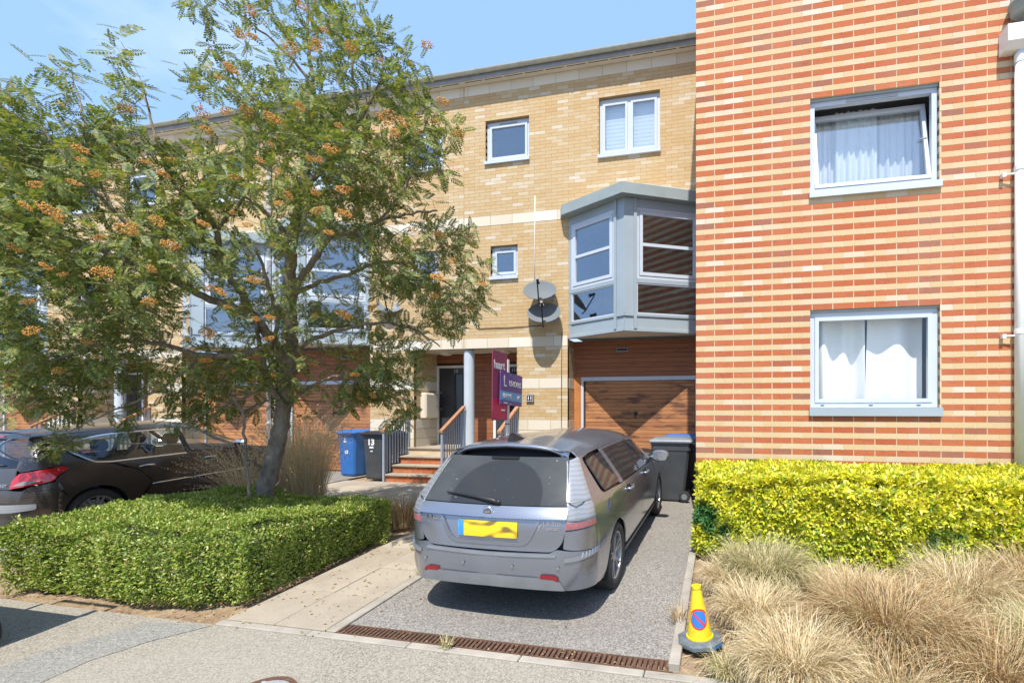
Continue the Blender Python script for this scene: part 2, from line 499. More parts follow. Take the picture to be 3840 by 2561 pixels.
# paving slabs of the narrow path beside the driveway and the forecourt by the steps
path = empty('path', (-3.6, 3.1, 0), kind='structure', label='pale concrete slab path between the clipped hedge and the driveway')
def slab_at(parent, x0, x1, y0, y1, j=0.004):
    m = MB(); dz = RNG.uniform(-0.002, 0.003)
    m.rounded(x0 + j, x1 - j, y0 + j, y1 - j, -0.06, 0.008 + dz, 0.004).lift()
    m.build('paving_slab', M['slab'], parent)
ys = [3.16]
while ys[-1] < 8.6: ys.append(ys[-1] + 0.62)
for i in range(len(ys) - 1):
    y0, y1 = ys[i], ys[i + 1]
    slab_at(path, -4.08, -3.585, y0, y1); slab_at(path, -3.585, -3.09, y0, y1)
forecourt = empty('forecourt', (-6, 7.5, 0), kind='structure', label='warm concrete paving at the foot of the brick steps')
for i in range(3):
    for j in range(7):
        slab_at(forecourt, -7.95 + j * 0.5525, -7.95 + (j + 1) * 0.5525, 6.9 + i * 0.6, 7.5 + i * 0.6)

# kerb edgings: along the path, along the driveway's right side, and along the road
def edging(name, pieces, lab):
    e = empty(name, (pieces[0][0], pieces[0][2], G(pieces[0][2])), kind='structure', label=lab)
    for (x0, x1, y0, y1, z1) in pieces:
        m = MB(); m.rounded(x0, x1, y0, y1, -0.12, z1, 0.006).lift()
        m.build('kerb_stone', M['kerb'], e)
def run(a0, a1, step, gap=0.006):
    out = []; a = a0
    while a < a1 - 0.05:
        out.append((a + gap / 2, min(a + step, a1) - gap / 2)); a += step
    return out
edging('kerb', [(-3.085, -2.99, a, b, 0.012) for a, b in run(3.16, 8.6, 0.9)], 'thin concrete edging between the slab path and the driveway')
edging('kerb', [(-0.35, -0.27, a, b, 0.03) for a, b in run(3.22, 6.7, 0.9)], 'concrete edging between the driveway and the planted bed')
edging('kerb', [(a, b, 3.082, 3.155, 0.006) for a, b in run(-4.1, 0.1, 0.9)], 'flush concrete edging along the road below the drain grating')
edging('kerb', [(a, b, 2.48, 2.58, 0.05) for a, b in run(0.2, 6, 0.9)], 'low kerb at the road edge of the dry grass bed')
edging('kerb', [(-8.04, -7.96, a, b, 0.03) for a, b in run(3.2, 8.4, 0.9)], 'edging beside the driveway of the dark hatchback')

# drain channel with a rusty slotted grating
dr = empty('drain_channel', (-1.7, 3.19, G(3.19)), label='rusty slotted drain grating across the mouth of the driveway', cat='drain')
m = MB()
m.box(-3.0, -0.31, 3.16, 3.172, -0.06, 0.004).box(-3.0, -0.31, 3.283, 3.295, -0.06, 0.004).lift().build('grating_frame', M['rust'], dr)
m = MB(); m.box(-3.0, -0.31, 3.172, 3.283, -0.075, -0.05).lift().build('channel', M['soil'], dr)
driveway.data.vertices[0].co.y = driveway.data.vertices[1].co.y = 3.296
x = -2.985; bar_me = None
while x < -0.33:
    if bar_me is None:
        bar_me = MB().box(-0.0115, 0.0115, 3.172, 3.283, -0.03, 0.002).lift().build('grating_bar', M['rust'], dr)
        bar_me.location.x += x; me_ = bar_me.data
    else:
        b = add('grating_bar', me_, dr); b.location.x += x
    x += 0.0375

mh = empty('manhole_cover', (-2.84, 2.40, G(2.40)), label='round iron manhole cover set in the road', cat='manhole')
m = MB(); m.lathe([(0.0001, 0.004), (0.17, 0.004), (0.172, 0.001)], (0, 0, 0), n=32)
for k in range(-4, 5):
    m.box(-0.13, 0.13, k * 0.032 - 0.006, k * 0.032 + 0.006, 0.004, 0.009)
o = m.build('cover', M['galv'], mh, keep=False); o.rotation_euler = (0.047, 0, 0)
m = MB(); m.lathe([(0.172, 0.0), (0.176, 0.012), (0.20, 0.012), (0.206, 0.0)], (0, 0, 0), n=32)
o = m.build('cover_rim', M['rust'], mh, keep=False); o.rotation_euler = (0.047, 0, 0)

# ================================================================ brick walls
PITCH, COURSE = 0.258, 0.075
BH = 0.0705
def intervals(a0, a1, cuts):
    segs = [(a0, a1)]
    for c0, c1 in cuts:
        n = []
        for s0, s1 in segs:
            if c1 <= s0 or c0 >= s1: n.append((s0, s1)); continue
            if c0 > s0: n.append((s0, c0))
            if c1 < s1: n.append((c1, s1))
        segs = n
    return [s for s in segs if s[1] - s[0] > 0.03]

def lay(a0, a1, z0, z1, ref, holes, skip=(), joint=0.0075, pitch=PITCH, h=COURSE, half=0):
    """bricks (a_start, a_end, z_bottom, course number) of a wall a0..a1, z0..z1 whose courses hang from the height ref"""
    out = []
    n0 = math.floor((z0 - ref) / h + 1e-4); n1 = math.ceil((z1 - ref) / h - 1e-4)
    for n in range(n0, n1):
        zb = ref + n * h; zm = zb + h / 2
        if zm < z0 or zm > z1: continue
        if any(s0 < zm < s1 for s0, s1 in skip): continue
        cuts = [(q[0], q[1]) for q in holes if q[2] < zm < q[3]]
        off = (pitch / 2 if (n + half) % 2 else 0.0)
        for s0, s1 in intervals(a0, a1, cuts):
            k = math.floor((s0 - off) / pitch)
            while True:
                b0 = max(s0, off + k * pitch); b1 = min(s1, off + (k + 1) * pitch)
                if b0 >= s1 - 1e-6: break
                e0 = b0 + (joint / 2 if b0 > s0 + 1e-6 else 0); e1 = b1 - (joint / 2 if b1 < s1 - 1e-6 else 0)
                if e1 - e0 > 0.02: out.append((e0, e1, zb + (h - BH) / 2, n))
                k += 1
    return out

BOX_F = np.array([(4, 5, 6, 7), (0, 1, 5, 4), (1, 2, 6, 5), (2, 3, 7, 6), (3, 0, 4, 7), (0, 3, 2, 1)])
def boxes_mesh(name, bx, mat):
    """many boxes (x0,x1,y0,y1,z0,z1) as one mesh"""
    b = np.asarray(bx, dtype=float); n = len(b)
    V = np.empty((n, 8, 3))
    for i, (ix, iy, iz) in enumerate([(0, 2, 4), (1, 2, 4), (1, 3, 4), (0, 3, 4), (0, 2, 5), (1, 2, 5), (1, 3, 5), (0, 3, 5)]):
        V[:, i, 0] = b[:, ix]; V[:, i, 1] = b[:, iy]; V[:, i, 2] = b[:, iz]
    F = (BOX_F[None] + (np.arange(n) * 8)[:, None, None]).reshape(-1, 4)
    return mesh_np(name, V.reshape(-1, 3), F, mat)

_box_cache = {}
def box_piece(name, b, mat, parent):
    """one box as an object that shares its mesh with boxes of the same size"""
    x0, x1, y0, y1, z0, z1 = b
    key = (name, mat.name, round(x1 - x0, 3), round(y1 - y0, 3), round(z1 - z0, 3))
    if key not in _box_cache:
        hx, hy, hz = key[2] / 2, key[3] / 2, key[4] / 2
        c = min(0.004, hx / 4, hz / 4)
        if name == 'stone_block':
            mm = MB().rounded(-hx, hx, -hy, hy, -hz, hz, c)
        else: mm = MB().box(-hx, hx, -hy, hy, -hz, hz)
        _box_cache[key] = mesh_np(name, np.array(mm.v), mm.f, mat)
    o = bpy.data.objects.new(name, _box_cache[key]); COL.objects.link(o)
    o.parent = parent
    L = WM(parent).translation
    o.location = ((x0 + x1) / 2 - L.x, (y0 + y1) / 2 - L.y, (z0 + z1) / 2 - L.z)
    return o

def screen(p):
    X, Y, Z = p
    D = Y * math.cos(TH) - X * math.sin(TH)
    if D < 0.1: return None
    return (PX + FPX * (X * math.cos(TH) + Y * math.sin(TH)) / D, HORIZ - FPX * (Z - CAMH) / D, D)

def place_bricks(name, boxes, mat, parent, limit=300, xmax=3900, ymax=2600, rest='brickwork'):
    """the `limit` largest bricks in view as parts, the others as one part"""
    sc = []
    for b in boxes:
        s = screen(((b[0] + b[1]) / 2, b[2], (b[4] + b[5]) / 2))
        vis = s and -20 < s[0] < xmax and -20 < s[1] < ymax
        sc.append(s[2] if vis else 1e6)
    order = np.argsort(sc)
    ind = [i for i in order[:limit] if sc[i] < 1e6]
    for i in ind: box_piece(name, boxes[i], mat, parent)
    s_ = set(ind); ot = [boxes[i] for i in range(len(boxes)) if i not in s_]
    if ot: tag(add(rest, boxes_mesh(rest, ot, mat), parent), kind='stuff')

def slabs(x0, x1, z0, z1, holes):
    """rectangles that cover the wall without its openings"""
    xs = sorted(set([x0, x1] + [min(max(h[i], x0), x1) for h in holes for i in (0, 1)]))
    out = []
    for a, b in zip(xs[:-1], xs[1:]):
        if b - a < 1e-4: continue
        cuts = [(h[2], h[3]) for h in holes if h[0] < (a + b) / 2 < h[1]]
        for s in intervals(z0, z1, cuts): out.append((a, b, s[0], s[1]))
    return out

# ---------------------------------------------------------------- windows
def room(x0, x1, y0, y1, z0, z1, parent, mat='room'):
    m = MB()
    m.quad((x0, y1, z0), (x1, y1, z0), (x1, y1, z1), (x0, y1, z1))
    m.quad((x0, y0, z0), (x0, y1, z0), (x0, y1, z1), (x0, y0, z1)); m.quad((x1, y0, z0), (x1, y0, z1), (x1, y1, z1), (x1, y1, z0))
    m.quad((x0, y0, z0), (x1, y0, z0), (x1, y1, z0), (x0, y1, z0)); m.quad((x0, y0, z1), (x0, y1, z1), (x1, y1, z1), (x1, y0, z1))
    m.build('room', M[mat], parent)

def ring(m, x0, x1, z0, z1, y0, y1, w, mi=0):
    m.box(x0, x0 + w, y0, y1, z0, z1, mi).box(x1 - w, x1, y0, y1, z0, z1, mi)
    m.box(x0 + w, x1 - w, y0, y1, z0, z0 + w, mi).box(x0 + w, x1 - w, y0, y1, z1 - w, z1, mi)

def window(parent, x0, x1, z0, z1, Y, lights=1, set_back=0.075, sill_h=0.05, glassm='glass', vent=True, proj=0.06, sill_mat='upvc', depth=0.07, tilt=0.0, nosash=False):
    """a framed window in the opening x0..x1, z0..z1 (its sill takes the lowest part)"""
    yf = Y + set_back
    zb = z0 + sill_h
    m = MB(); ring(m, x0 + 0.004, x1 - 0.004, zb, z1 - 0.03, yf, yf + depth, 0.062)
    m.box(x0 + 0.004, x1 - 0.004, yf + 0.012, yf + depth, z1 - 0.03, z1 - 0.003)
    xi0, xi1, zi0, zi1 = x0 + 0.066, x1 - 0.066, zb + 0.062, z1 - 0.092
    n = lights; wgap = 0.05
    if n == 2:
        xm = (xi0 + xi1) / 2 - 0.01
        m.box(xm - 0.03, xm + 0.03, yf, yf + depth, zi0, zi1)
        cells = [(xi0, xm - 0.03), (xm + 0.03, xi1)]
    else: cells = [(xi0, xi1)]
    w = m.build('window', M['upvc'], parent)
    for c0, c1 in cells:
        s = MB(); g = MB()
        ring(s, c0 + 0.003, c1 - 0.003, zi0 + 0.003, zi1 - 0.003, yf - 0.012, yf + 0.045, wgap)
        g.quad((c0 + wgap, yf + 0.02, zi0 + wgap), (c1 - wgap, yf + 0.02, zi0 + wgap), (c1 - wgap, yf + 0.02, zi1 - wgap), (c0 + wgap, yf + 0.02, zi1 - wgap))
        g.box(c0 + wgap - 0.006, c1 - wgap + 0.006, yf + 0.022, yf + 0.026, zi0 + wgap - 0.006, zi1 - wgap + 0.006)
        g2 = MB(); g2.box(c0 + wgap - 0.008, c1 - wgap + 0.008, yf + 0.018, yf + 0.024, zi0 + wgap - 0.008, zi1 - wgap + 0.008)
        so = s.build('sash', M['upvc'], w); po = g2.build('pane', M[glassm], w)
        if tilt:
            piv = Matrix.Translation((0, yf + 0.03, zi0)) @ Matrix.Rotation(-tilt, 4, 'X') @ Matrix.Translation((0, -yf - 0.03, -zi0))
            so.data.transform(piv); po.data.transform(piv)
            hb = MB(); hb.tube([(c1 - 0.11, yf - 0.012, (zi0 + zi1) / 2 + 0.03), (c1 - 0.02, yf - 0.012, (zi0 + zi1) / 2 + 0.03)], 0.01, 6)
            ho = hb.build('handle', M['chrome'], w); ho.data.transform(piv)
    sl = MB()
    sl.box(x0 - 0.015, x1 + 0.02, Y - proj, yf + 0.02, z0, z0 + sill_h - 0.003)
    sl.build('sill', M[sill_mat], w)
    if vent:
        v = MB(); xm = (x0 + x1) / 2
        v.box(xm - 0.2 * (x1 - x0), xm + 0.2 * (x1 - x0), yf - 0.016, yf - 0.001, z1 - 0.078, z1 - 0.058)
        v.build('trickle_vent', M['steel'], w)
    return w

# ---------------------------------------------------------------- the yellow terraced houses
YW = 9.505
B2, B1, B0, B3 = 2.893, 5.593, 8.518, 1.993       # bottoms of the stone bands
def text_mesh(name, s, size, mat, loc, rot, parent, align='CENTER', extrude=0.001, shear=0.0, bold=0.0, sx=1.0):
    cu = bpy.data.curves.new(name, 'FONT'); cu.body = s; cu.size = size; cu.align_x = align; cu.align_y = 'CENTER'
    cu.extrude = extrude; cu.shear = shear; cu.offset = bold
    cu.materials.append(mat)
    o = bpy.data.objects.new(name, cu); COL.objects.link(o)
    me = bpy.data.meshes.new_from_object(o)
    bpy.data.objects.remove(o); bpy.data.curves.remove(cu)
    if len(me.materials) == 0: me.materials.append(mat)
    o = bpy.data.objects.new(name, me); COL.objects.link(o)
    o.location = loc; o.rotation_euler = rot; o.scale = (sx, 1, 1)
    setparent(o, parent)
    return o

def house(X0, sg, label, limit, number=None):
    """one house of the terrace: u runs from the shared porch (u = 0, x = X0) to the bay side"""
    U = lambda u: X0 + sg * u
    W = 5.27
    H = empty('terraced_house', (U(W / 2), YW, 0), label=label, cat='house', group='yellow brick terraced houses')
    def bx(m, u0, u1, *r, mi=0):
        a, b = sorted((U(u0), U(u1))); m.box(a, b, *r, mi); return m
    ops = {'w1': (0.526, 1.553, 6.943, 7.918), 'w2': (3.118, 4.403, 6.793, 8.068), 'w3': (0.647, 1.287, 4.393, 5.143)}
    holes = list(ops.values()) + [(-0.2, 1.27, -1, 2.893), (2.43, 5.15, -1, 3.05), (2.5, 5.4, 3.05, 5.6)]
    bands = [(B0, B0 + .225), (B1, B1 + .225), (B2, B2 + .225), (B3, B3 + .225), (-1, 1.318)]
    bl = lay(0.006, W, 1.318, B0, B2, holes, skip=bands)
    boxes = []
    for a, b, z, n in bl:
        x0, x1 = sorted((U(a), U(b))); boxes.append((x0, x1, YW, YW + 0.095, z, z + BH))
    # returns: porch side of the pier (faces the porch) and garage side
    def ret(u, y0, y1, face, zt):
        out = []
        for a, b, z, n in lay(y0, y1, 1.318, zt, B2, [], skip=bands, half=1):
            x0, x1 = sorted((U(u), U(u + face * 0.09))); out.append((x0, x1, a, b, z, z + BH))
        return out
    boxes += ret(1.27, YW + 0.10, 10.4, 1, 2.893) + ret(2.43, YW + 0.10, 9.96, -1, 3.05)
    place_bricks('brick', boxes, M['yellow_brick'], H, limit, xmax=2600, ymax=1700)
    # mortar core of the wall
    m = MB()
    for a, b, z0, z1 in slabs(0.0, W, 0.0, B0 + 0.225, holes):
        bx(m, a, b, YW + 0.004, YW + 0.093, z0, z1)
    bx(m, 1.279, 1.36, YW + 0.093, 10.5, 0, 2.893); bx(m, 2.34, 2.421, YW + 0.093, 10.0, 0, 3.05)
    m.build('wall', M['mortar_yellow'], H)
    # stone blocks
    def blocks(u0, u1, z, y0=YW - 0.004, y1=YW + 0.094, phase=0.0, cuts=()):
        for s0, s1 in intervals(u0, u1, cuts):
            k = math.floor((s0 - phase) / 0.516)
            while True:
                b0 = max(s0, phase + k * 0.516); b1 = min(s1, phase + (k + 1) * 0.516); k += 1
                if b0 >= s1 - 0.01: break
                if b1 - b0 < 0.03: continue
                x0, x1 = sorted((U(b0 + 0.003), U(b1 - 0.003)))
                box_piece('stone_block', (x0, x1, y0, y1, z + 0.004, z + 0.221), M['stone'], H)
    blocks(0.006, W, B0, phase=0.1); blocks(0.006, W, B1, phase=0.13, cuts=[(2.5, 5.4)])
    blocks(0.006, W, B2, phase=0.05, cuts=[(2.43, 5.5)])
    rows = [B3] + [1.318 - 0.225 * (i + 1) for i in range(6)]
    for i, z in enumerate(rows):
        blocks(1.27, 2.43, z, phase=1.27 + (0.0 if i % 2 == 0 else 0.258))
        for (u, face, yb) in ((1.27, 1, 10.4), (2.43, -1, 9.96)):
            y = YW + 0.10; first = 0.516 if i % 2 else 0.258
            while y < yb - 0.02:
                ye = min(yb, y + first); first = 0.516
                x0, x1 = sorted((U(u - face * 0.003), U(u + face * 0.09)))
                box_piece('stone_block', (x0, x1, y + 0.003, ye - 0.003, z + 0.004, z + 0.221), M['stone'], H)
                y = ye
    # pier at the far side of the garage
    m = MB(); bx(m, 5.15, W, YW, 9.95, 0, 3.04); m.build('pier', M['stone'], H)
    # windows and what is behind them
    for key, (a, b, z0, z1) in ops.items():
        x0, x1 = sorted((U(a), U(b)))
        window(H, x0, x1, z0, z1, YW, lights=2 if key == 'w2' else 1, sill_h=0.07, vent=(key != 'w2'), proj=0.05)
        room(x0 - 0.3, x1 + 0.3, YW + 0.17, YW + 2.2, z0 - 0.4, z1 + 0.2, H)
    # eaves: soffit, fascia, gutter, roof
    xs = sorted((U(0), U(W)))
    m = MB(); m.box(xs[0], xs[1], 9.325, YW + 0.1, 8.744, 8.756); m.build('soffit', M['soffit'], H)
    m = MB(); k = xs[0] + 0.1
    while k < xs[1] - 0.4:
        m.box(k, k + 0.42, 9.37, 9.385, 8.7405, 8.7445); k += 0.47
    m.build('soffit_vent', M['dark'], H)
    m = MB(); m.box(xs[0], xs[1], 9.30, 9.325, 8.735, 8.87); m.build('fascia', M['fascia'], H)
    m = MB()
    prof = [(0.062 * math.cos(t), 0.062 * math.sin(t)) for t in np.linspace(math.pi, 2 * math.pi, 9)]
    V, F = [], []
    for xx in xs:
        for (q, w_) in prof: V.append((xx, 9.236 + q, 8.865 + w_))
        for (q, w_) in prof[::-1]: V.append((xx, 9.236 + q * 0.92, 8.865 + w_ * 0.92))
    kk = 18
    F = [(i, (i + 1) % kk, kk + (i + 1) % kk, kk + i) for i in range(kk)]
    m.poly(V, F); gt = m.build('gutter', M['gutter'], H, fix=True)
    m = MB(); k = xs[0] + 0.45
    while k < xs[1]:
        m.lathe([(0.066, 0), (0.07, 0), (0.07, 0.05), (0.066, 0.05)], (k, 9.236, 8.865), 'x', 14, a0=math.pi, a1=math.pi * 2); k += 1.05
    m.build('gutter_bracket', M['gutter'], H, fix=True)
    m = MB()
    nrow = 14
    for r_ in range(nrow):
        y0 = 9.29 + r_ * 0.32; z0 = 8.905 + r_ * 0.115
        k = xs[0]
        while k < xs[1] - 0.01:
            b = min(k + 0.3, xs[1]) - 0.006
            m.poly([(k, y0, z0), (b, y0, z0), (b, y0 + 0.36, z0 + 0.115), (k, y0 + 0.36, z0 + 0.115), (k, y0, z0 + 0.025), (b, y0, z0 + 0.025), (b, y0 + 0.36, z0 + 0.13), (k, y0 + 0.36, z0 + 0.13)],
                   [(0, 3, 2, 1), (4, 5, 6, 7), (0, 1, 5, 4), (1, 2, 6, 5), (2, 3, 7, 6), (3, 0, 4, 7)])
            k += 0.3
    tag(m.build('roof', M['tile'], H), kind='stuff')
    m = MB(); m.prism([(xs[0], 9.33, 8.757), (xs[0], 13.8, 10.46), (xs[0], 13.8, 8.757)], (xs[1] - xs[0], 0, 0)).build('roof_core', M['dark'], H)
    # ---- porch
    m = MB(); bx(m, 0.0, 1.27, 9.46, 10.46, -0.02, 0.675); m.build('porch_floor', M['slab'], H)
    m = MB(); bx(m, 0.0, 1.279, YW + 0.10, 10.46, 2.895, 2.99); m.build('porch_ceiling', M['soffit'], H)
    m = MB(); bx(m, 0.0, 1.279, 10.43, 10.47, 0.675, 2.895); m.build('porch_back', M['wood_dark'], H)
    z = 0.68
    while z < 2.88:
        zt = min(z + 0.0935, 2.892)
        if z < 2.60:
            box_piece('cladding_board', (*sorted((U(0.002), U(0.262))), 10.405, 10.43, z, zt), M['cladding'], H)
        else: box_piece('cladding_board', (*sorted((U(0.002), U(1.268))), 10.405, 10.43, z, zt), M['cladding'], H)
        z += 0.1
    m = MB(); a, b = sorted((U(0.265), U(1.262)))
    ring(m, a, b, 0.62, 2.62, 10.375, 10.43, 0.06); fd = m.build('front_door', M['white'], H)
    m = MB(); m.box(a + 0.065, b - 0.065, 10.395, 10.425, 0.70, 2.555); m.build('door_leaf', M['door_dark'], fd)
    xm = (a + b) / 2
    gl0 = (xm - 0.02 if sg < 0 else xm - 0.20)
    m = MB(); ring(m, gl0, gl0 + 0.24, 0.95, 2.42, 10.386, 10.395, 0.018); m.build('door_glazing_bead', M['black'], fd)
    m = MB(); m.box(gl0 + 0.018, gl0 + 0.222, 10.388, 10.3945, 0.968, 2.402); m.build('door_pane', M['tint_glass'], fd)
    m = MB(); hx = a + 0.13
    m.cyl((hx, 10.36, 1.55), 0.03, 0.035, 'y', 12).cyl((hx, 10.365, 1.95), 0.025, 0.03, 'y', 12); m.build('door_handle', M['chrome'], fd)
    if number: text_mesh('door_number', number, 0.11, M['white'], (xm + 0.02, 10.392, 2.48), (R(90), 0, 0), fd)
    m = MB(); m.lathe([(0.0001, -0.075), (0.10, -0.07), (0.145, -0.045), (0.15, 0.0)], (U(0.75), 9.98, 2.895), 'z', 24)
    m.build('porch_light', M['cream'], H, smooth=True)
    # ---- garage
    m = MB(); bx(m, 2.43, 5.15, 9.985, 10.05, 0, 3.05); m.build('garage_back', M['wood_dark'], H)
    gx0, gx1 = 2.66, 5.10
    z = 2.262
    while z < 3.04:
        zt = min(z + 0.0925, 3.046)
        box_piece('cladding_board', (*sorted((U(2.432), U(5.148))), 9.955, 9.984, z, zt), M['cladding'], H); z += 0.099
    m = MB(); bx(m, 2.435, 2.60, 9.95, 9.98, 0.0, 2.26); m.build('timber_post', M['post_wood'], H)
    m = MB(); a, b = sorted((U(2.60), U(5.15)))
    m.box(a, a + 0.055, 9.93, 9.984, 0, 2.255).box(b - 0.055, b, 9.93, 9.984, 0, 2.255).box(a + 0.055, b - 0.055, 9.93, 9.984, 2.17, 2.255)
    gd = m.build('garage_door', M['upvc'], H)
    z = 0.03; a += 0.10; b -= 0.062
    m = MB(); m.box(a - 0.04, b + 0.004, 9.968, 9.983, 0.01, 2.165); m.build('door_backing', M['wood_dark'], gd)
    while z < 2.15:
        box_piece('plank', (a, b, 9.945, 9.967, z, min(z + 0.0762, 2.16)), M['garage_wood'], gd); z += 0.083
    m = MB(); hx = U(3.82)
    m.box(hx - 0.045, hx + 0.045, 9.93, 9.944, 1.42, 1.50).tube([(hx, 9.935, 1.46), (hx, 9.90, 1.46), (hx, 9.90, 1.36)], 0.014, 8); m.build('handle', M['black'], gd)
    m = MB(); vx = U(3.52); ring(m, vx - 0.13, vx + 0.13, 2.80, 2.88, 9.94, 9.954, 0.015); m.build('wall_vent', M['steel'], H)
    m = MB(); m.box(vx - 0.115, vx + 0.115, 9.95, 9.9545, 2.815, 2.865)
    for k in range(4): m.box(vx - 0.115, vx + 0.115, 9.943, 9.95, 2.818 + k * 0.012, 2.822 + k * 0.012)
    m.build('vent_louvre', M['black'], H)
    # ---- triangular bay window over the garage
    P = [Vector((U(2.46), YW, 0)), Vector((U(3.81), 8.77, 0)), Vector((U(5.262), YW, 0))]
    bay = MB()
    def face_fn(p, q):
        d = (q - p); L = d.length; d.normalize(); nrm = Vector((d.y, -d.x, 0))
        if nrm.y > 0: nrm = -nrm
        def fb(m, s0, s1, z0, z1, o0, o1, mi=0):
            A = [p + d * s + nrm * o for s in (s0, s1) for o in (o0, o1)]
            pts = [(A[0].x, A[0].y), (A[1].x, A[1].y), (A[3].x, A[3].y), (A[2].x, A[2].y)]
            m.prism([(x_, y_, z0) for x_, y_ in pts], (0, 0, z1 - z0), mi)
        return fb, L
    ZB, ZT = 3.05, 5.60
    b_obj = MB()
    fa, LA = face_fn(P[0], P[1]); fb_, LB = face_fn(P[1], P[2])
    faces = [(fa, LA, 0.0, LA - 0.245), (fb_, LB, 0.245, LB)]
    fr, sash, pane, span = MB(), MB(), MB(), MB()
    for i, (f, L, s0, s1) in enumerate(faces):
        # rails and posts
        f(fr, 0 if i == 0 else 0.0, L if i == 1 else L, ZB, ZB + 0.05, -0.06, 0.015)
        f(fr, s0, s1, ZB + 0.29, ZB + 0.34, -0.05, 0.008)
        f(fr, s0, s1, 3.99, 4.07, -0.05, 0.006)
        f(fr, s0, s1, 5.43, ZT - 0.002, -0.05, 0.004)
        e0, e1 = (s0, s0 + 0.075) if i == 0 else (s1 - 0.075, s1)
        f(fr, e0, e1, ZB + 0.05, 5.43, -0.05, 0.002)
        q0, q1 = (s1, s1 + 0.06) if i == 0 else (s0 - 0.06, s0)
        f(fr, q0, q1, ZB + 0.05, ZT - 0.002, -0.05, 0.03)
        c0, c1 = (s1 + 0.06, L) if i == 0 else (0.0, s0 - 0.06)
        f(fr, c0, c1, ZB + 0.34, ZT - 0.002, -0.05, 0.0)
        f(span, c0, c1, ZB + 0.055, ZB + 0.285, -0.05, -0.012)
        f(fr, c0, c1, ZB + 0.29, ZB + 0.335, -0.05, 0.012)
        f(span, s0, s1, ZB + 0.055, ZB + 0.285, -0.05, -0.012)
        g0, g1 = (s0 + 0.075, s1) if i == 0 else (s0, s1 - 0.075)
        # lower fixed light
        f(sash, g0, g0 + 0.03, 3.39, 3.99, -0.045, -0.004); f(sash, g1 - 0.03, g1, 3.39, 3.99, -0.045, -0.004)
        f(sash, g0 + 0.03, g1 - 0.03, 3.39, 3.415, -0.045, -0.004); f(sash, g0 + 0.03, g1 - 0.03, 3.965, 3.99, -0.045, -0.004)
        f(pane, g0 + 0.02, g1 - 0.02, 3.405, 3.975, -0.03, -0.024)
        # casement: outer frame, sash, mid bar
        z0, z1 = 4.07, 5.43
        for (w0, w1, o0, o1) in ((0.0, 0.05, -0.045, 0.002), (0.058, 0.125, -0.04, 0.012)):
            f(sash, g0 + w0, g0 + w1, z0 + w0, z1 - w0, o0, o1); f(sash, g1 - w1, g1 - w0, z0 + w0, z1 - w0, o0, o1)
            f(sash, g0 + w1, g1 - w1, z0 + w0, z0 + w1, o0, o1); f(sash, g0 + w1, g1 - w1, z1 - w1, z1 - w0, o0, o1)
        f(sash, g0 + 0.125, g1 - 0.125, 4.70, 4.76, -0.035, 0.010)
        f(pane, g0 + 0.115, g1 - 0.115, z0 + 0.115, z1 - 0.115, -0.022, -0.016)
    by = fr.build('bay_window', M['bay_metal'], H, fix=True)
    sash.build('bay_sash', M['upvc'], by, fix=True); pane.build('bay_pane', M['glass'], by, fix=True)
    span.build('bay_panel', M['bay_metal'], by, fix=True)
    m = MB(); m.prism([(P[0].x, YW + 0.1, ZB + 0.004), (P[0].x, YW - 0.012, ZB + 0.004), (P[1].x, P[1].y + 0.02, ZB + 0.004), (P[2].x, YW - 0.012, ZB + 0.004), (P[2].x, YW + 0.1, ZB + 0.004)], (0, 0, 0.05))
    m.build('bay_soffit', M['cream'], by, fix=True)
    a, b = sorted((U(2.50), U(5.262)))
    room(a, b, YW + 0.02, YW + 3.0, ZB + 0.06, 5.58, H)
    # bay roof: deep fascia on a wider triangle, lead hip behind it
    up = [(U(2.27), YW - 0.002), (U(2.36), 9.30), (U(3.81), 8.56), (U(5.265), 9.33), (U(5.265), YW - 0.002)]
    m = MB(); m.prism([(x_, y_, 5.602) for x_, y_ in up], (0, 0, 0.205)); m.build('bay_roof', M['bay_roof'], by, fix=True)
    m = MB()
    t0 = [(x_, y_, 5.808) for x_, y_ in up]
    m.poly([t0[0], t0[1], t0[2], t0[3], t0[4], (U(2.9), YW - 0.002, 5.90), (U(5.2), YW - 0.002, 5.93)], [(0, 1, 5), (1, 2, 5), (2, 6, 5), (2, 3, 6), (3, 4, 6)])
    m.build('lead_flashing', M['galv'], by, fix=True)
    return H

XP1 = -5.60
h11 = house(XP1, 1, 'yellow brick terraced house with the number 11 sign, next to the red striped building', 300, '11')
h13 = house(XP1, -1, 'yellow brick terraced house with dark door 13 and a cream meter box in its porch', 300, '13')
XP2 = XP1 - 2 * 5.27 * 1.0
h15 = house(XP2, 1, 'yellow brick terraced house behind the middle of the rowan, left of the white downpipe', 300)
h17 = house(XP2, -1, 'farthest yellow brick terraced house, behind the dark hatchback at the left edge', 300)

def column(x, lab):
    c = empty('porch_column', (x, 9.66, 0.675), label=lab, cat='column', group='round porch columns')
    MB().lathe([(0.118, 0), (0.118, 2.205)], (0, 0, 0), n=28).build('shaft', M['column'], c, smooth=True, keep=False)
    MB().lathe([(0.118, 0.0), (0.14, 0.0), (0.14, 0.03), (0.118, 0.03)], (0, 0, 0), n=28).build('collar', M['column'], c, keep=False)
column(XP1 + 0.04, 'round pale blue-grey column between door 13 and the estate agent boards')
column(XP2 + 0.04, 'round pale grey porch column behind the left of the rowan tree')

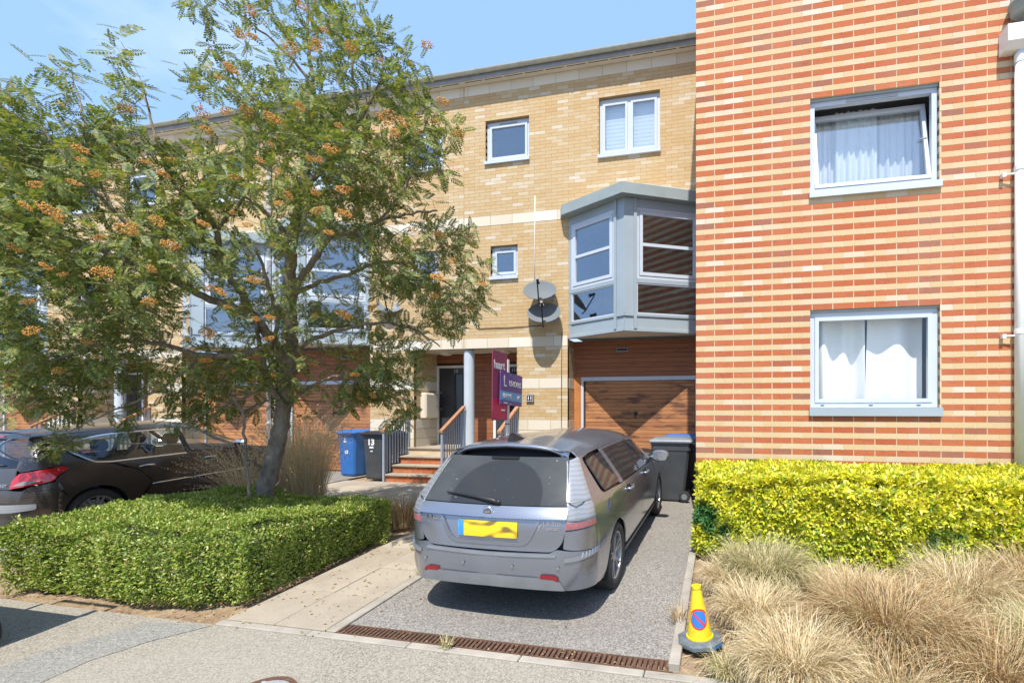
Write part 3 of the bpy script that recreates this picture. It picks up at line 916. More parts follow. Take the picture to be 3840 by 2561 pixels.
# ---------------------------------------------------------------- steps and railings
def steps(x0, x1, label):
    s = empty('brick_steps', ((x0 + x1) / 2, 9.1, 0), label=label, cat='steps', group='brick steps up to the porches')
    for i in range(4):
        y0 = 8.70 + i * 0.255; z = 0.17 * i; y1 = 9.459
        m = MB(); m.box(x0, x1, y0 + 0.012, y1, z - (0.02 if i == 0 else 0), z + 0.128); m.build('riser', M['mortar'], s)
        for row in range(2 if i < 3 else 2):
            k = x0 - (0.129 if row else 0)
            while k < x1 - 0.02:
                a, b = max(k, x0) + 0.004, min(k + 0.258, x1) - 0.004
                if b - a > 0.03: box_piece('brick', (a, b, y0, y0 + 0.1, z + 0.004 + row * 0.0625, z + 0.061 + row * 0.0625), M['riser_brick'], s)
                k += 0.258
        k = x0
        while k < x1 - 0.02:
            b = min(k + 0.6, x1)
            m = MB(); m.rounded(k + 0.003, b - 0.003, y0 - 0.035, y0 + 0.26 if i < 3 else 9.459, z + 0.129, z + 0.17, 0.008); m.build('tread', M['slab'], s)
            k += 0.6
def railing(x, label):
    r = empty('handrail', (x, 8.7, 0), label=label, cat='railing', group='handrails beside the porch steps')
    m = MB(); p0, p1 = Vector((x, 8.62, 1.04)), Vector((x, 9.50, 1.57))
    m.poly([(x - 0.04, 8.62, 1.06), (x + 0.04, 8.62, 1.06), (x + 0.04, 9.5, 1.57), (x - 0.04, 9.5, 1.57), (x - 0.04, 8.62, 1.115), (x + 0.04, 8.62, 1.115), (x + 0.04, 9.5, 1.625), (x - 0.04, 9.5, 1.625)],
           [(0, 3, 2, 1), (4, 5, 6, 7), (0, 1, 5, 4), (1, 2, 6, 5), (2, 3, 7, 6), (3, 0, 4, 7)])
    m.build('rail', M['rail_wood'], r)
    m = MB()
    for (y, w) in ((8.66, 0.022), (9.46, 0.022)):
        zt = 1.06 + (y - 8.62) * 0.58
        MB().box(x - w, x + w, y - w, y + w, max(0, 0.17 * math.floor((y - 8.66) / 0.255)), zt + 0.01).build('post', M['steel'], r)
    me = None
    for i in range(8):
        y = 8.755 + i * 0.088; zt = 1.06 + (y - 8.62) * 0.58; zb = 0.17 * math.floor((y - 8.66) / 0.255) + 0.20
        MB().box(x - 0.006, x + 0.006, y - 0.019, y + 0.019, zb, zt + 0.008).build('baluster', M['steel'], r)
steps(-7.02, -5.72, 'red brick steps with sandstone treads leading up to door 13, beside the black bin')
steps(-5.48, -4.33, 'red brick steps up to door 11, mostly behind the grey estate car')
steps(XP2 - 1.4, XP2 + 1.4, 'red brick steps behind the dark hatchback')
railing(-6.98, 'grey railing with wooden handrail next to the black bin numbered 13')
railing(-5.60, 'grey railing with wooden handrail in front of the round porch column')
railing(-4.31, 'grey railing with wooden handrail behind the estate agent post')
railing(XP2 + 1.36, 'railing with wooden handrail seen above the rear door of the dark hatchback')
railing(XP2 - 1.36, 'railing with wooden handrail at the far left above the dark hatchback')

# ---------------------------------------------------------------- the red and buff striped building
RX, RY = -0.333, 6.722
RREF = 2.885
def red_building():
    Hh = empty('striped_building', (3, RY, 0), label='tall red and buff striped brick building with two white framed windows', cat='building')
    wins = [(1.19, 2.743, 4.385, 5.735), (1.19, 2.75, 1.46, 2.885)]
    X1, Z1 = 8.2, 9.56
    holes = list(wins)
    red, buff = [], []
    def shift(bl): return bl
    for kind, lst in (('red', red), ('buff', buff)):
        pass
    for a, b, z, n in lay(0.0, X1 - RX, 0.0, Z1, RREF, [(h[0] - RX, h[1] - RX, h[2], h[3]) for h in holes], joint=0.012):
        bx = (RX + a, RX + b, RY, RY + 0.095, z, z + BH)
        (red if n % 2 == 0 else buff).append(bx)
    # the return wall beside the garages
    for a, b, z, n in lay(RY + 0.10, 9.50, 0.0, Z1, RREF, [], joint=0.012, half=0):
        bx = (RX, RX + 0.095, a, b, z, z + BH)
        (red if n % 2 == 0 else buff).append(bx)
    place_bricks('brick', red, M['red_brick'], Hh, 300, ymax=1800, rest='red_brickwork')
    place_bricks('brick', buff, M['buff_brick'], Hh, 300, ymax=1800, rest='buff_brickwork')
    m = MB()
    for a, b, z0, z1 in slabs(RX + 0.006, X1, 0.0, Z1, holes): m.box(a, b, RY + 0.003, RY + 0.093, z0, z1)
    m.box(RX + 0.006, RX + 0.093, RY + 0.093, 12, 0, Z1)
    m.build('wall', M['mortar'], Hh)
    m = MB(); m.box(RX - 0.03, X1, RY - 0.03, 12, Z1, Z1 + 0.12); m.build('roof', M['fascia'], Hh)
    # windows
    w_up = window(Hh, 1.19, 2.743, 4.385, 5.735, RY, sill_h=0.085, glassm='glass', proj=0.045, set_back=0.06, tilt=R(11))
    w_lo = window(Hh, 1.19, 2.75, 1.46, 2.885, RY, sill_h=0.115, glassm='glass_clear', proj=0.045, set_back=0.06, vent=False, sill_mat='bay_metal')
    m = MB()
    for x_ in (1.33, 1.93, 2.5): m.box(x_, x_ + 0.05, RY + 0.056, RY + 0.06, 1.595, 1.607)
    m.build('drain_slot', M['dark'], w_lo)
    for z0, z1 in ((4.2, 5.9), (1.3, 3.0)):
        room(0.9, 3.05, RY + 0.16, RY + 3.2, z0, z1, Hh)
    # reveal head lining
    m = MB()
    for (a, b, z0, z1) in wins: MB().box(a, b, RY + 0.03, RY + 0.058, z1 - 0.03, z1 - 0.004).build('window_head', M['bay_metal'], Hh)
    return Hh
rb = red_building()

def curtain(label, x0, x1, z0, z1, y, folds, amp, seed, top=None, skew=0.0):
    rg = np.random.default_rng(seed); n = 120; nz = 14
    xs = np.linspace(0, 1, n); ph = rg.uniform(0, 6.28, 4)
    V = []
    for i in range(nz + 1):
        v = i / nz
        a = x0 + skew * (1 - v); b = x1
        w = np.sin(xs * folds * 6.283 + ph[0]) * amp + np.sin(xs * folds * 3.1 + ph[1] + v * 1.5) * amp * 0.7
        w *= 0.5 + 0.5 * (1 - v)
        for j in range(n): V.append((a + (b - a) * xs[j], y + w[j], z0 + (z1 - z0) * v))
    V = np.array(V); F = []
    for i in range(nz):
        for j in range(n - 1): F.append((i * n + j, i * n + j + 1, (i + 1) * n + j + 1, (i + 1) * n + j))
    o = add('curtain', mesh_np('curtain', V, np.array(F), M['curtain'], smooth=True))
    tag(o, label, 'curtain', 'white curtains in the red building')
curtain('white curtain hanging at the left of the lower window, above the glass on its sill', 1.22, 1.93, 1.5, 2.86, RY + 0.30, 2.6, 0.075, 3)
curtain('white curtain hanging at the right of the lower window', 1.97, 2.66, 1.5, 2.86, RY + 0.28, 1.6, 0.05, 9, skew=-0.03)
curtain('pale curtain at the left of the tilted upper window', 1.22, 1.60, 4.4, 5.7, RY + 0.42, 5, 0.025, 5)
curtain('bright white curtain in the middle of the tilted upper window', 1.58, 2.12, 4.4, 5.7, RY + 0.36, 7, 0.025, 6)
curtain('pale curtain at the right of the tilted upper window', 2.14, 2.72, 4.4, 5.7, RY + 0.44, 6, 0.025, 8)
gl = empty('drinking_glass', (1.62, RY + 0.17, 1.53), label='clear tumbler standing inside on the lower window sill', cat='glass')
MB().lathe([(0.0001, 0.008), (0.035, 0.008), (0.055, 0.13), (0.052, 0.13), (0.033, 0.014), (0.0001, 0.014)], (0, 0, 0), n=20).build('tumbler', M['glass_clear'], gl, keep=False, smooth=True)
MB().lathe([(0.0001, 0.015), (0.034, 0.015), (0.038, 0.045), (0.0001, 0.045)], (0, 0, 0), n=20).build('drink', plain('tea', (0.6, 0.42, 0.2), 0.3), gl, keep=False)

# blinds behind the two-light windows of the houses
for xa, lab in ((XP1 + 3.118, 'white pleated blind in the large top floor window nearest the red building'), (XP1 - 4.403, 'white pleated blind in a top floor window behind the tree')):
    m = MB(); x0, x1 = xa + 0.05, xa + 1.235
    zs = np.linspace(6.98, 7.99, 26)
    for i in range(len(zs) - 1):
        y0, y1 = (YW + 0.19, YW + 0.194) if i % 2 else (YW + 0.194, YW + 0.19)
        m.quad((x0, y0, zs[i]), (x1, y0, zs[i]), (x1, y1, zs[i + 1]), (x0, y1, zs[i + 1]))
    tag(m.build('window_blind', M['blind']), lab, 'blind', 'white window blinds')
# ================================================================ things on the walls
def dish(c, az, el, label, arm_roll=0.0, r_=0.34):
    """satellite dish: c centre, az to the right of the street, el upwards"""
    d = empty('satellite_dish', c, label=label, cat='satellite dish', group='grey satellite dishes')
    nrm = Vector((math.sin(az) * math.cos(el), -math.cos(az) * math.cos(el), math.sin(el)))
    q = nrm.to_track_quat('Z', 'Y')
    def T(p): return tuple(q @ Vector(p))
    m = MB(); prof = [(0.0001, 0.0)] + [(r_ * k / 10, 0.085 * (k / 10) ** 2) for k in range(1, 11)] + [(r_ + 0.008, 0.083), (r_ + 0.006, 0.075)] + [(r_ * k / 10, 0.085 * (k / 10) ** 2 - 0.012) for k in range(10, 0, -1)]
    m.lathe(prof, (0, 0, 0), n=40); m.v = [T((p[0], p[1] * 0.93, p[2])) for p in m.v]
    m.build('reflector', M['dish'], d, smooth=True, keep=False)
    dn = q.inverted() @ Vector((0, 0, -1)); dn.z = 0; dn.normalize()
    base = Vector((dn.x * r_ * 0.96, dn.y * r_ * 0.96, 0.05)); tip = Vector((dn.x * r_ * 0.55, dn.y * r_ * 0.55, 0.43))
    m = MB(); m.tube([T(base - Vector((0, 0, 0.1))), T(base), T(tip)], 0.014, 8); m.build('feed_arm', M['black'], d, keep=False)
    m = MB(); h0 = tip + Vector((-dn.x * 0.02, -dn.y * 0.02, 0.05)); h1 = tip + Vector((-dn.x * 0.06, -dn.y * 0.06, -0.06))
    m.tube([T(h0), T(h1)], 0.03, 10).tube([T(h1), T(h1 + (h1 - h0) * 0.3)], 0.042, 10); m.build('receiver', M['black'], d, keep=False)
    m = MB(); back = Vector(T((0, 0, -0.03))); wall = Vector((back.x + 0.16, YW - c[1] - 0.004, back.z - 0.02))
    m.tube([back, back + (Vector(T((0, 0, -0.1))) - back), Vector((wall.x, back.y + 0.05, wall.z)), wall], 0.018, 8)
    m.box(wall.x - 0.06, wall.x + 0.06, wall.y - 0.006, wall.y + 0.003, wall.z - 0.08, wall.z + 0.08); m.build('wall_bracket', M['galv'], d, keep=False)
    return d
p1 = unproj(2026, 1099, 9.85); p2 = unproj(2041, 1183, 9.83)
dish(tuple(p1), R(14), R(40), 'upper of the two grey satellite dishes beside the bay window')
dish(tuple(p2), R(14), R(40), 'lower of the two grey satellite dishes beside the bay window, above the number 11')
p3 = unproj(1474, 1150, 10.95)
dish(tuple(p3), R(14), R(40), 'grey satellite dish on house 13 half hidden by rowan leaves')

# number sign, cables, meter box
sg_ = empty('number_sign', (-4.015, YW - 0.02, 1.79), label='small black house number sign reading 11 on the brick pier', cat='sign')
m = MB(); m.rounded(-0.085, 0.085, -0.02, 0.018, -0.08, 0.08, 0.004); m.build('sign_plate', M['black'], sg_, keep=False)
m = MB(); ring(m, -0.078, 0.078, -0.073, 0.073, -0.0235, -0.0195, 0.008); m.build('sign_border', M['white'], sg_, keep=False)
t_ = text_mesh('numerals', '11', 0.115, M['white'], (0, 0, 0), (R(90), 0, 0), None, bold=0.003)
t_.parent = sg_; t_.location = (0, -0.0235, -0.003)

def cable(label, pts, r_, mat, kinds=None):
    m = MB(); m.tube(pts, r_, 6)
    return tag(m.build('wall_cable', M[mat], smooth=True), label, 'cable', 'cables clipped to the brickwork')
yw = YW - 0.012
def wallp(x, y): 
    t = (x - PX) / FPX; D = YW / (math.cos(TH) + t * math.sin(TH)); p = unproj(x, y, D); return (p.x, yw, p.z)
cable('thin white cable running straight up the wall from the dishes', [wallp(2007, 735), wallp(2006, 900), wallp(2004, 1120)], 0.008, 'cable_white')
cable('dark cable sagging across the wall to the left of the dishes', [wallp(1787, 1200), wallp(1786, 1228), wallp(1795, 1233), wallp(1860, 1230), wallp(1900, 1230), wallp(1950, 1226), wallp(2040, 1220)], 0.007, 'cable_black')
cable('dark clipped cable running down the pier, right of the number 11 sign', [wallp(2108, 1245), wallp(2106, 1400), wallp(2106, 1610)], 0.006, 'cable_black')
cable('dark cable on the wall of house 13 among the rowan leaves', [wallp(1500, 1222), wallp(1560, 1224), wallp(1640, 1223)], 0.007, 'cable_black')

mb = empty('meter_box', (-6.87, 9.98, 1.33), label='cream meter box on the brick return wall beside door 13', cat='meter box')
MB().rounded(0.005, 0.15, -0.26, 0.26, 0, 0.6, 0.02).build('box_body', M['cream'], mb, keep=False)
MB().rounded(0.15, 0.166, -0.235, 0.235, 0.03, 0.57, 0.006).build('box_door', M['cream'], mb, keep=False)
MB().cyl((0.166, 0.17, 0.3), 0.014, 0.008, 'x', 10).build('lock', M['black'], mb, keep=False)

# downpipe between houses 13 and 15
dp = empty('downpipe', (XP1 - 5.27, YW - 0.06, 0), label='white downpipe between two yellow houses behind the rowan trunk', cat='downpipe')
m = MB(); m.tube([(0, 0, 0.02), (0, 0, 8.45), (0, -0.1, 8.65), (0, -0.2, 8.80)], 0.045, 12); m.build('pipe', M['white'], dp, keep=False, smooth=True)
m = MB()
for z in (1.2, 2.5, 3.9, 5.2, 6.6, 8.0): m.lathe([(0.047, 0), (0.053, 0), (0.053, 0.05), (0.047, 0.05)], (0, 0, z), n=14)
m.build('pipe_collar', M['white'], dp, keep=False)

# downpipe, hopper and round lamp on the striped building
dq = empty('downpipe', (3.59, RY - 0.07, 0), label='white downpipe with a square hopper head at the right edge of the striped building', cat='downpipe')
m = MB(); m.tube([(0, 0, 0.62), (0, 0, 6.0)], 0.05, 18); m.build('pipe', M['white'], dq, keep=False, smooth=True)
m = MB()
for z in (2.47, 4.47): m.lathe([(0.0505, 0), (0.057, 0.004), (0.057, 0.055), (0.0505, 0.06)], (0, 0, z), n=18)
m.lathe([(0.0505, 0), (0.056, 0), (0.056, 0.10), (0.0505, 0.10)], (0, 0, 5.79), n=18)
m.build('pipe_collar', M['white'], dq, keep=False)
m = MB(); m.lathe([(0.052, 0), (0.06, 0.01), (0.06, 0.09), (0.052, 0.1)], (0, 0, 0.5), n=18).tube([(0, 0, -0.05), (0, 0, 0.6)], 0.045, 14); m.build('pipe_shoe', M['galv'], dq, keep=False)
m = MB()
for z in (2.45, 4.44): m.tube([(-0.17, 0.02, z), (-0.05, 0.0, z)], 0.012, 6).box(-0.18, -0.14, 0.0, 0.066, z - 0.025, z + 0.025)
m.build('pipe_clip', M['white'], dq, keep=False)
m = MB(); b0 = [(-0.19, -0.05, 5.93), (0.21, -0.05, 5.93), (0.21, 0.064, 5.93), (-0.19, 0.064, 5.93)]; b1 = [(-0.19, -0.13, 6.0), (0.21, -0.13, 6.0), (0.21, 0.064, 6.0), (-0.19, 0.064, 6.0)]
m.poly(b0 + b1 + [(p[0], p[1], 6.2) for p in b1], [(3, 2, 1, 0), (0, 1, 5, 4), (1, 2, 6, 5), (2, 3, 7, 6), (3, 0, 4, 7), (4, 5, 9, 8), (5, 6, 10, 9), (6, 7, 11, 10), (7, 4, 8, 11), (8, 9, 10, 11)])
m.build('hopper_head', M['white'], dq, keep=False)
lp = empty('wall_lamp', (3.62, RY - 0.14, 6.36), label='round grey lamp housing on the wall above the hopper head', cat='lamp')
m = MB(); m.lathe([(0.0001, 0.26), (0.12, 0.25), (0.15, 0.2), (0.155, 0.13), (0.175, 0.12), (0.175, 0.09), (0.155, 0.08), (0.15, 0.0), (0.13, -0.02), (0.0001, -0.01)], (0, 0, 0), n=28)
o = m.build('lamp_housing', M['bay_roof'], lp, keep=False, smooth=True)
m = MB(); m.tube([(0, 0, 0.1), (0, 0.136, 0.1)], 0.03, 10).tube([(0, 0, -0.02), (0.0, 0.0, -0.155)], 0.02, 8); m.build('lamp_arm', M['galv'], lp, keep=False)

# ================================================================ wheelie bins
def bin_(loc, rz, body, lid, label, h=1.0, marks=None):
    b = empty('wheelie_bin', loc, rz, label, 'wheelie bin', 'wheelie bins')
    w0, w1, d0, d1 = 0.225, 0.275, 0.25, 0.33
    bev = 0.035
    def ringv(w, f, k, z):
        return [(-w + bev, f, z), (w - bev, f, z), (w, f + bev, z), (w, k - bev, z), (w - bev, k, z), (-w + bev, k, z), (-w, k - bev, z), (-w, f + bev, z)]
    lv = [(w0 * 0.97, 0.045, 2 * d0 + 0.03, 0.02), (w0, 0.03, 2 * d0 + 0.05, 0.06), (w1 * 0.965, 0.005, 2 * d1 - 0.02, h - 0.16), (w1, 0.0, 2 * d1, h - 0.14), (w1, 0.0, 2 * d1, h - 0.05), (w1 + 0.015, -0.012, 2 * d1 + 0.012, h - 0.045), (w1 + 0.015, -0.012, 2 * d1 + 0.012, h - 0.015)]
    V = []; F = []
    for l in lv: V += ringv(*l)
    n = len(lv)
    for i in range(n - 1):
        for k in range(8): F.append((i * 8 + k, i * 8 + (k + 1) % 8, (i + 1) * 8 + (k + 1) % 8, (i + 1) * 8 + k))
    F += [tuple(range(8))[::-1], tuple(range((n - 1) * 8, n * 8))]
    m = MB(); m.poly(V, F); m.build('bin_body', M[body], b, keep=False, fix=True)
    # lid: shallow dome with a front lip
    lvl = [(w1 + 0.03, -0.055, 2 * d1 + 0.05, h - 0.012), (w1 + 0.032, -0.06, 2 * d1 + 0.055, h + 0.012), (w1 + 0.015, -0.03, 2 * d1 + 0.03, h + 0.035), (w1 - 0.04, 0.05, 2 * d1 - 0.06, h + 0.07)]
    V = []; F = []
    for l in lvl: V += ringv(*l)
    for i in range(3):
        for k in range(8): F.append((i * 8 + k, i * 8 + (k + 1) % 8, (i + 1) * 8 + (k + 1) % 8, (i + 1) * 8 + k))
    F += [tuple(range(8))[::-1], tuple(range(24, 32))]
    m = MB(); m.poly(V, F); m.build('bin_lid', M[lid], b, keep=False, fix=True)
    m = MB(); m.tube([(-w1 - 0.02, 2 * d1 + 0.06, h - 0.02), (w1 + 0.02, 2 * d1 + 0.06, h - 0.02)], 0.018, 8); m.build('handle', M[lid], b, keep=False)
    for s in (-1, 1):
        m = MB(); m.lathe([(0.0001, -0.02), (0.075, -0.02), (0.095, -0.012), (0.095, 0.012), (0.075, 0.02), (0.0001, 0.02)], (s * (w0 + 0.035), 2 * d0 + 0.06, 0.095), 'x', 20)
        w = m.build('wheel', M['rubber'], b, keep=False)
        m = MB(); m.lathe([(0.0001, -0.024), (0.05, -0.024), (0.05, 0.024), (0.0001, 0.024)], (s * (w0 + 0.035), 2 * d0 + 0.06, 0.095), 'x', 14); m.build('hub', M['bin_lid'], w, keep=False)
    if marks:
        # lettering on the front, which leans out towards the top
        lean = math.atan2(0.025, h - 0.22)
        for s, size, z, dx, bold in marks:
            yf = 0.03 - 0.025 * (z - 0.06) / (h - 0.22)
            t = text_mesh('bin_lettering', s, size, M['white'], (0, 0, 0), (R(90) + lean, 0, 0), None, bold=bold)
            t.parent = b; t.location = (dx, yf - 0.004, z)
    return b
bin_((-7.38, 8.80, 0), R(-4), 'bin_grey', 'black', 'charcoal wheelie bin numbered 13 beside the steps', marks=[('13', 0.19, 0.83, -0.04, 0.009), ('-', 0.45, 0.755, -0.03, 0.0), ('-', 0.25, 0.655, -0.03, 0.0)])
bb = bin_((-8.42, 9.2, 0), R(-8), 'bin_blue', 'bin_blue', 'blue wheelie bin with number 13 and a white sticker, behind the charcoal bin', marks=[('13', 0.11, 0.56, 0, 0.006), ('3', 0.10, 0.87, -0.03, 0.002), ('-', 0.35, 0.83, -0.03, 0.0)])
m = MB(); m.poly([(-0.14, 0.012, 0.63), (0.13, 0.012, 0.63), (0.13, 0.0085, 0.755), (-0.14, 0.0085, 0.755), (-0.14, 0.016, 0.63), (0.13, 0.016, 0.63), (0.13, 0.0125, 0.755), (-0.14, 0.0125, 0.755)], [(0, 1, 2, 3), (4, 7, 6, 5), (0, 4, 5, 1), (1, 5, 6, 2), (2, 6, 7, 3), (3, 7, 4, 0)])
m.build('sticker', M['white'], bb, keep=False)
bin_((-1.13, 8.12, 0), R(-92), 'bin_grey', 'bin_lid', 'dark wheelie bin with a pale grey lid, beside the nose of the estate car', h=1.0)
bin_((-1.02, 8.95, 0), R(-90), 'bin_grey', 'bin_blue', 'bin with a blue lid mostly hidden behind the pale lidded bin', h=1.0)

# ================================================================ estate agent boards on one post
ag = empty('agent_post', (-3.81, 7.95, 0), label='white post that carries two estate agent boards', cat='post')
MB().box(-0.03, 0.03, -0.03, 0.03, 0, 2.46).build('post_shaft', M['white'], ag, keep=False)
MB().box(-0.033, 0.033, -0.033, 0.033, 1.27, 1.285).build('cable_tie', M['black'], ag, keep=False)
MAR = plain('board_maroon', (0.30, 0.06, 0.12), 0.45, var=0.05); CRI = plain('board_crimson', (0.55, 0.03, 0.10), 0.45, var=0.05)
PUR = plain('board_purple', (0.15, 0.085, 0.30), 0.4, var=0.08); SKY = plain('board_light_blue', (0.13, 0.37, 0.62), 0.4, var=0.04)
def board(name, label, y0, y1, z0, z1, x, roll, face, strips, texts):
    """a flat board in the plane x, facing +x, that runs from y0 (near) to y1"""
    b = empty(name, (x, 7.95, (z0 + z1) / 2), label=label, cat='sign', group='estate agent boards')
    b.rotation_euler = (roll, 0, 0)
    hz = (z1 - z0) / 2
    MB().box(-0.006, 0.006, y0, y1, -hz, hz).build('board_panel', [face], b, keep=False)
    for mat, a0, a1 in strips: MB().box(0.0058, 0.0075, y0 + 0.002, y1 - 0.002, a0, a1).build('colour_band', mat, b, keep=False)
    for s, size, yc, zc, bold, sx in texts:
        t = text_mesh('lettering', s, size, M['white'], (0, 0, 0), (R(90), 0, R(90)), None, bold=bold, sx=sx)
        t.parent = b; t.location = (0.009, yc, zc)
    return b
board('sale_board', 'tall maroon and crimson estate agent board behind the purple one', -0.60, -0.035, 1.35, 2.555, -3.80, R(-1), MAR,
      [(CRI, -0.585, -0.22)], [('haart', 0.20, -0.35, 0.36, 0.006, 1.0), ('-', 0.30, -0.30, 0.27, 0.0, 1.0), ('-', 0.30, -0.19, -0.40, 0.0, 2.0)])
lb = board('letting_board', 'purple estate agent board with a light blue band, in front of the maroon board', -0.40, 0.52, 1.62, 2.21, -3.755, R(-3), PUR,
      [(SKY, -0.215, -0.055)], [('L', 0.28, -0.22, 0.115, 0.003, 0.9), ('LEADERS', 0.135, 0.20, 0.10, 0.002, 0.95), ('BUY ME', 0.105, -0.12, -0.135, 0.003, 1.0), ('-', 0.2, -0.18, -0.245, 0.0, 3.0)])
m = MB()      # the little white bird mark in the band
pts = [(0.26, -0.10), (0.31, -0.17), (0.36, -0.165), (0.42, -0.09), (0.36, -0.13), (0.335, -0.10), (0.315, -0.135)]
m.prism([(0.0077, a, b) for a, b in pts], (0.002, 0, 0)); m.build('bird_mark', M['white'], lb, keep=False, fix=True)
m = MB(); m.cyl((0.006, 0.02, 0.265), 0.012, 0.006, 'x', 8).cyl((0.006, 0.02, -0.275), 0.012, 0.006, 'x', 8); m.build('bolt', M['chrome'], lb, keep=False)

# ================================================================ traffic cone
YEL = plain('cone_yellow', (0.72, 0.53, 0.015), 0.5, var=0.16, scale=14); CBL = plain('cone_blue', (0.03, 0.17, 0.55), 0.4, var=0.03); CRD = plain('cone_red', (0.62, 0.04, 0.03), 0.4, var=0.03)
BASEG = plain('cone_base', (0.115, 0.135, 0.145), 0.8, var=0.35, scale=12)
cn = empty('traffic_cone', (-0.145, 3.56, G(3.56) + 0.012), label='yellow no waiting cone on a dark octagonal base by the driveway edge', cat='traffic cone')
cn.rotation_euler = (R(-1), R(-4), R(8)); cn.scale = (0.89, 0.89, 0.89)
oc = [(math.cos(math.pi / 8 + k * math.pi / 4), math.sin(math.pi / 8 + k * math.pi / 4)) for k in range(8)]
m = MB(); V = []; lv = [(0.185, 0), (0.195, 0.01), (0.195, 0.038), (0.18, 0.05), (0.115, 0.056)]
for r_, z in lv: V += [(c * r_, s * r_, z) for c, s in oc]
F = [(i * 8 + k, i * 8 + (k + 1) % 8, (i + 1) * 8 + (k + 1) % 8, (i + 1) * 8 + k) for i in range(4) for k in range(8)] + [tuple(range(8))[::-1], tuple(range(32, 40))]
m.poly(V, F); m.build('cone_base', BASEG, cn, keep=False)
m = MB()
for k, mt in ((7, 0), (0, 0), (6, 1)):
    a, b = oc[k], oc[(k + 1) % 8]
    m.poly([(a[0] * 0.1965, a[1] * 0.1965, 0.008), (b[0] * 0.1965, b[1] * 0.1965, 0.008), (b[0] * 0.1965, b[1] * 0.1965, 0.03), (a[0] * 0.1965, a[1] * 0.1965, 0.03)], [(0, 1, 2, 3)], mt)
m.build('base_paint', [plain('paint_green', (0.02, 0.35, 0.22), 0.6), plain('paint_blue', (0.02, 0.17, 0.42), 0.6)], cn, keep=False)
R0, R1, ZC0, ZC1 = 0.103, 0.034, 0.068, 0.455
m = MB(); m.lathe([(0.113, 0.054), (0.113, 0.066), (R0, ZC0), (R1, ZC1), (0.041, 0.456), (0.041, 0.478), (0.030, 0.478), (0.026, 0.40)], (0, 0, 0), n=36); m.build('cone_body', YEL, cn, smooth=False, angle=R(35), keep=False)
def cone_patch(name, shape, mat, off, a_mid=math.radians(-92)):
    V = [];  n = len(shape[0])
    for rr in shape:
        for (u, v) in rr:
            z = 0.222 + v; r_ = R0 + (R1 - R0) * (z - ZC0) / (ZC1 - ZC0) + off
            a = a_mid + u / r_; V.append((r_ * math.cos(a), r_ * math.sin(a), z))
    F = [(i * n + k, i * n + k + 1, (i + 1) * n + k + 1, (i + 1) * n + k) for i in range(len(shape) - 1) for k in range(n - 1)]
    m = MB(); m.poly(V, F); return m.build(name, mat, cn, keep=False)
circ = lambda r_: [(r_ * math.cos(t), r_ * math.sin(t)) for t in np.linspace(0, 2 * math.pi, 41)]
sgp = cone_patch('no_waiting_sign', [circ(0.0005), circ(0.025), circ(0.05), circ(0.082)], CRD, 0.0012)
cone_patch('blue_disc', [circ(0.0005), circ(0.02), circ(0.045), circ(0.067)], CBL, 0.0022)
dg = [[(c * math.cos(R(-45)) - w * math.sin(R(-45)), c * math.sin(R(-45)) + w * math.cos(R(-45))) for c in np.linspace(-0.07, 0.07, 17)] for w in (-0.008, 0.0, 0.008)]
cone_patch('red_bar', dg, CRD, 0.0032)

# ================================================================ trailer at the left edge (its tyre and shadow reach the picture)
tr = empty('trailer', (-6.74, 1.75, -0.3), label='parked trailer cut off by the left edge, only a tyre in view', cat='trailer')
m = MB(); m.rounded(-1.5, 1.43, -0.55, 0.60, 0.62, 1.16, 0.02); m.build('trailer_body', M['bay_roof'], tr, keep=False)
m = MB()
for y in (-0.53, 0.60): m.tube([(0.75, y, 1.16), (0.75, y, 1.55), (1.42, y, 1.55), (1.42, y, 1.16)], 0.022, 8)
m.tube([(1.42, -0.53, 1.55), (1.42, 0.60, 1.55)], 0.022, 8)
m.build('rack', M['galv'], tr, keep=False)
for y in (-0.55, 0.68):
    m = MB(); m.lathe([(0.11, -0.06), (0.15, -0.06), (0.16, -0.04), (0.16, 0.04), (0.15, 0.06), (0.11, 0.06)], (1.24, y, 0.16), 'y', 32); w = m.build('tyre', M['rubber'], tr, keep=False, smooth=True)
    m = MB(); m.lathe([(0.0001, -0.03), (0.11, -0.05), (0.11, 0.05), (0.0001, 0.03)], (1.24, y, 0.16), 'y', 24); m.build('rim', M['galv'], w, keep=False)
m = MB(); m.tube([(1.24, -0.6, 0.16), (1.24, 0.65, 0.16)], 0.03, 8).box(1.0, 1.3, -0.4, 0.5, 0.17, 0.62); m.build('axle', M['black'], tr, keep=False)

# repaired strip in the road surface, and litter by the kerb
def ground_px(x, y):
    D = 4.0
    for _ in range(30):
        p = unproj(x, y, D); h = CAMH - G(p.y); D = FPX * h / (y - HORIZ)
    return unproj(x, y, D)
M['patch'] = asphalt('patched_asphalt', (0.215, 0.205, 0.18), (0.29, 0.28, 0.25), 120, 0.3, (0.26, 0.25, 0.21))
pp = [ground_px(*q) for q in ((-250, 2600), (60, 2478), (330, 2395), (560, 2335), (800, 2345), (560, 2405), (330, 2480), (120, 2575), (0, 2660))]
m = MB(); m.poly([(p.x, p.y, G(p.y) + 0.004) for p in pp], [tuple(range(len(pp)))]); tag(m.build('road_patch', M['patch'], fix=True), 'darker repaired strip of asphalt in the road', kind='structure')
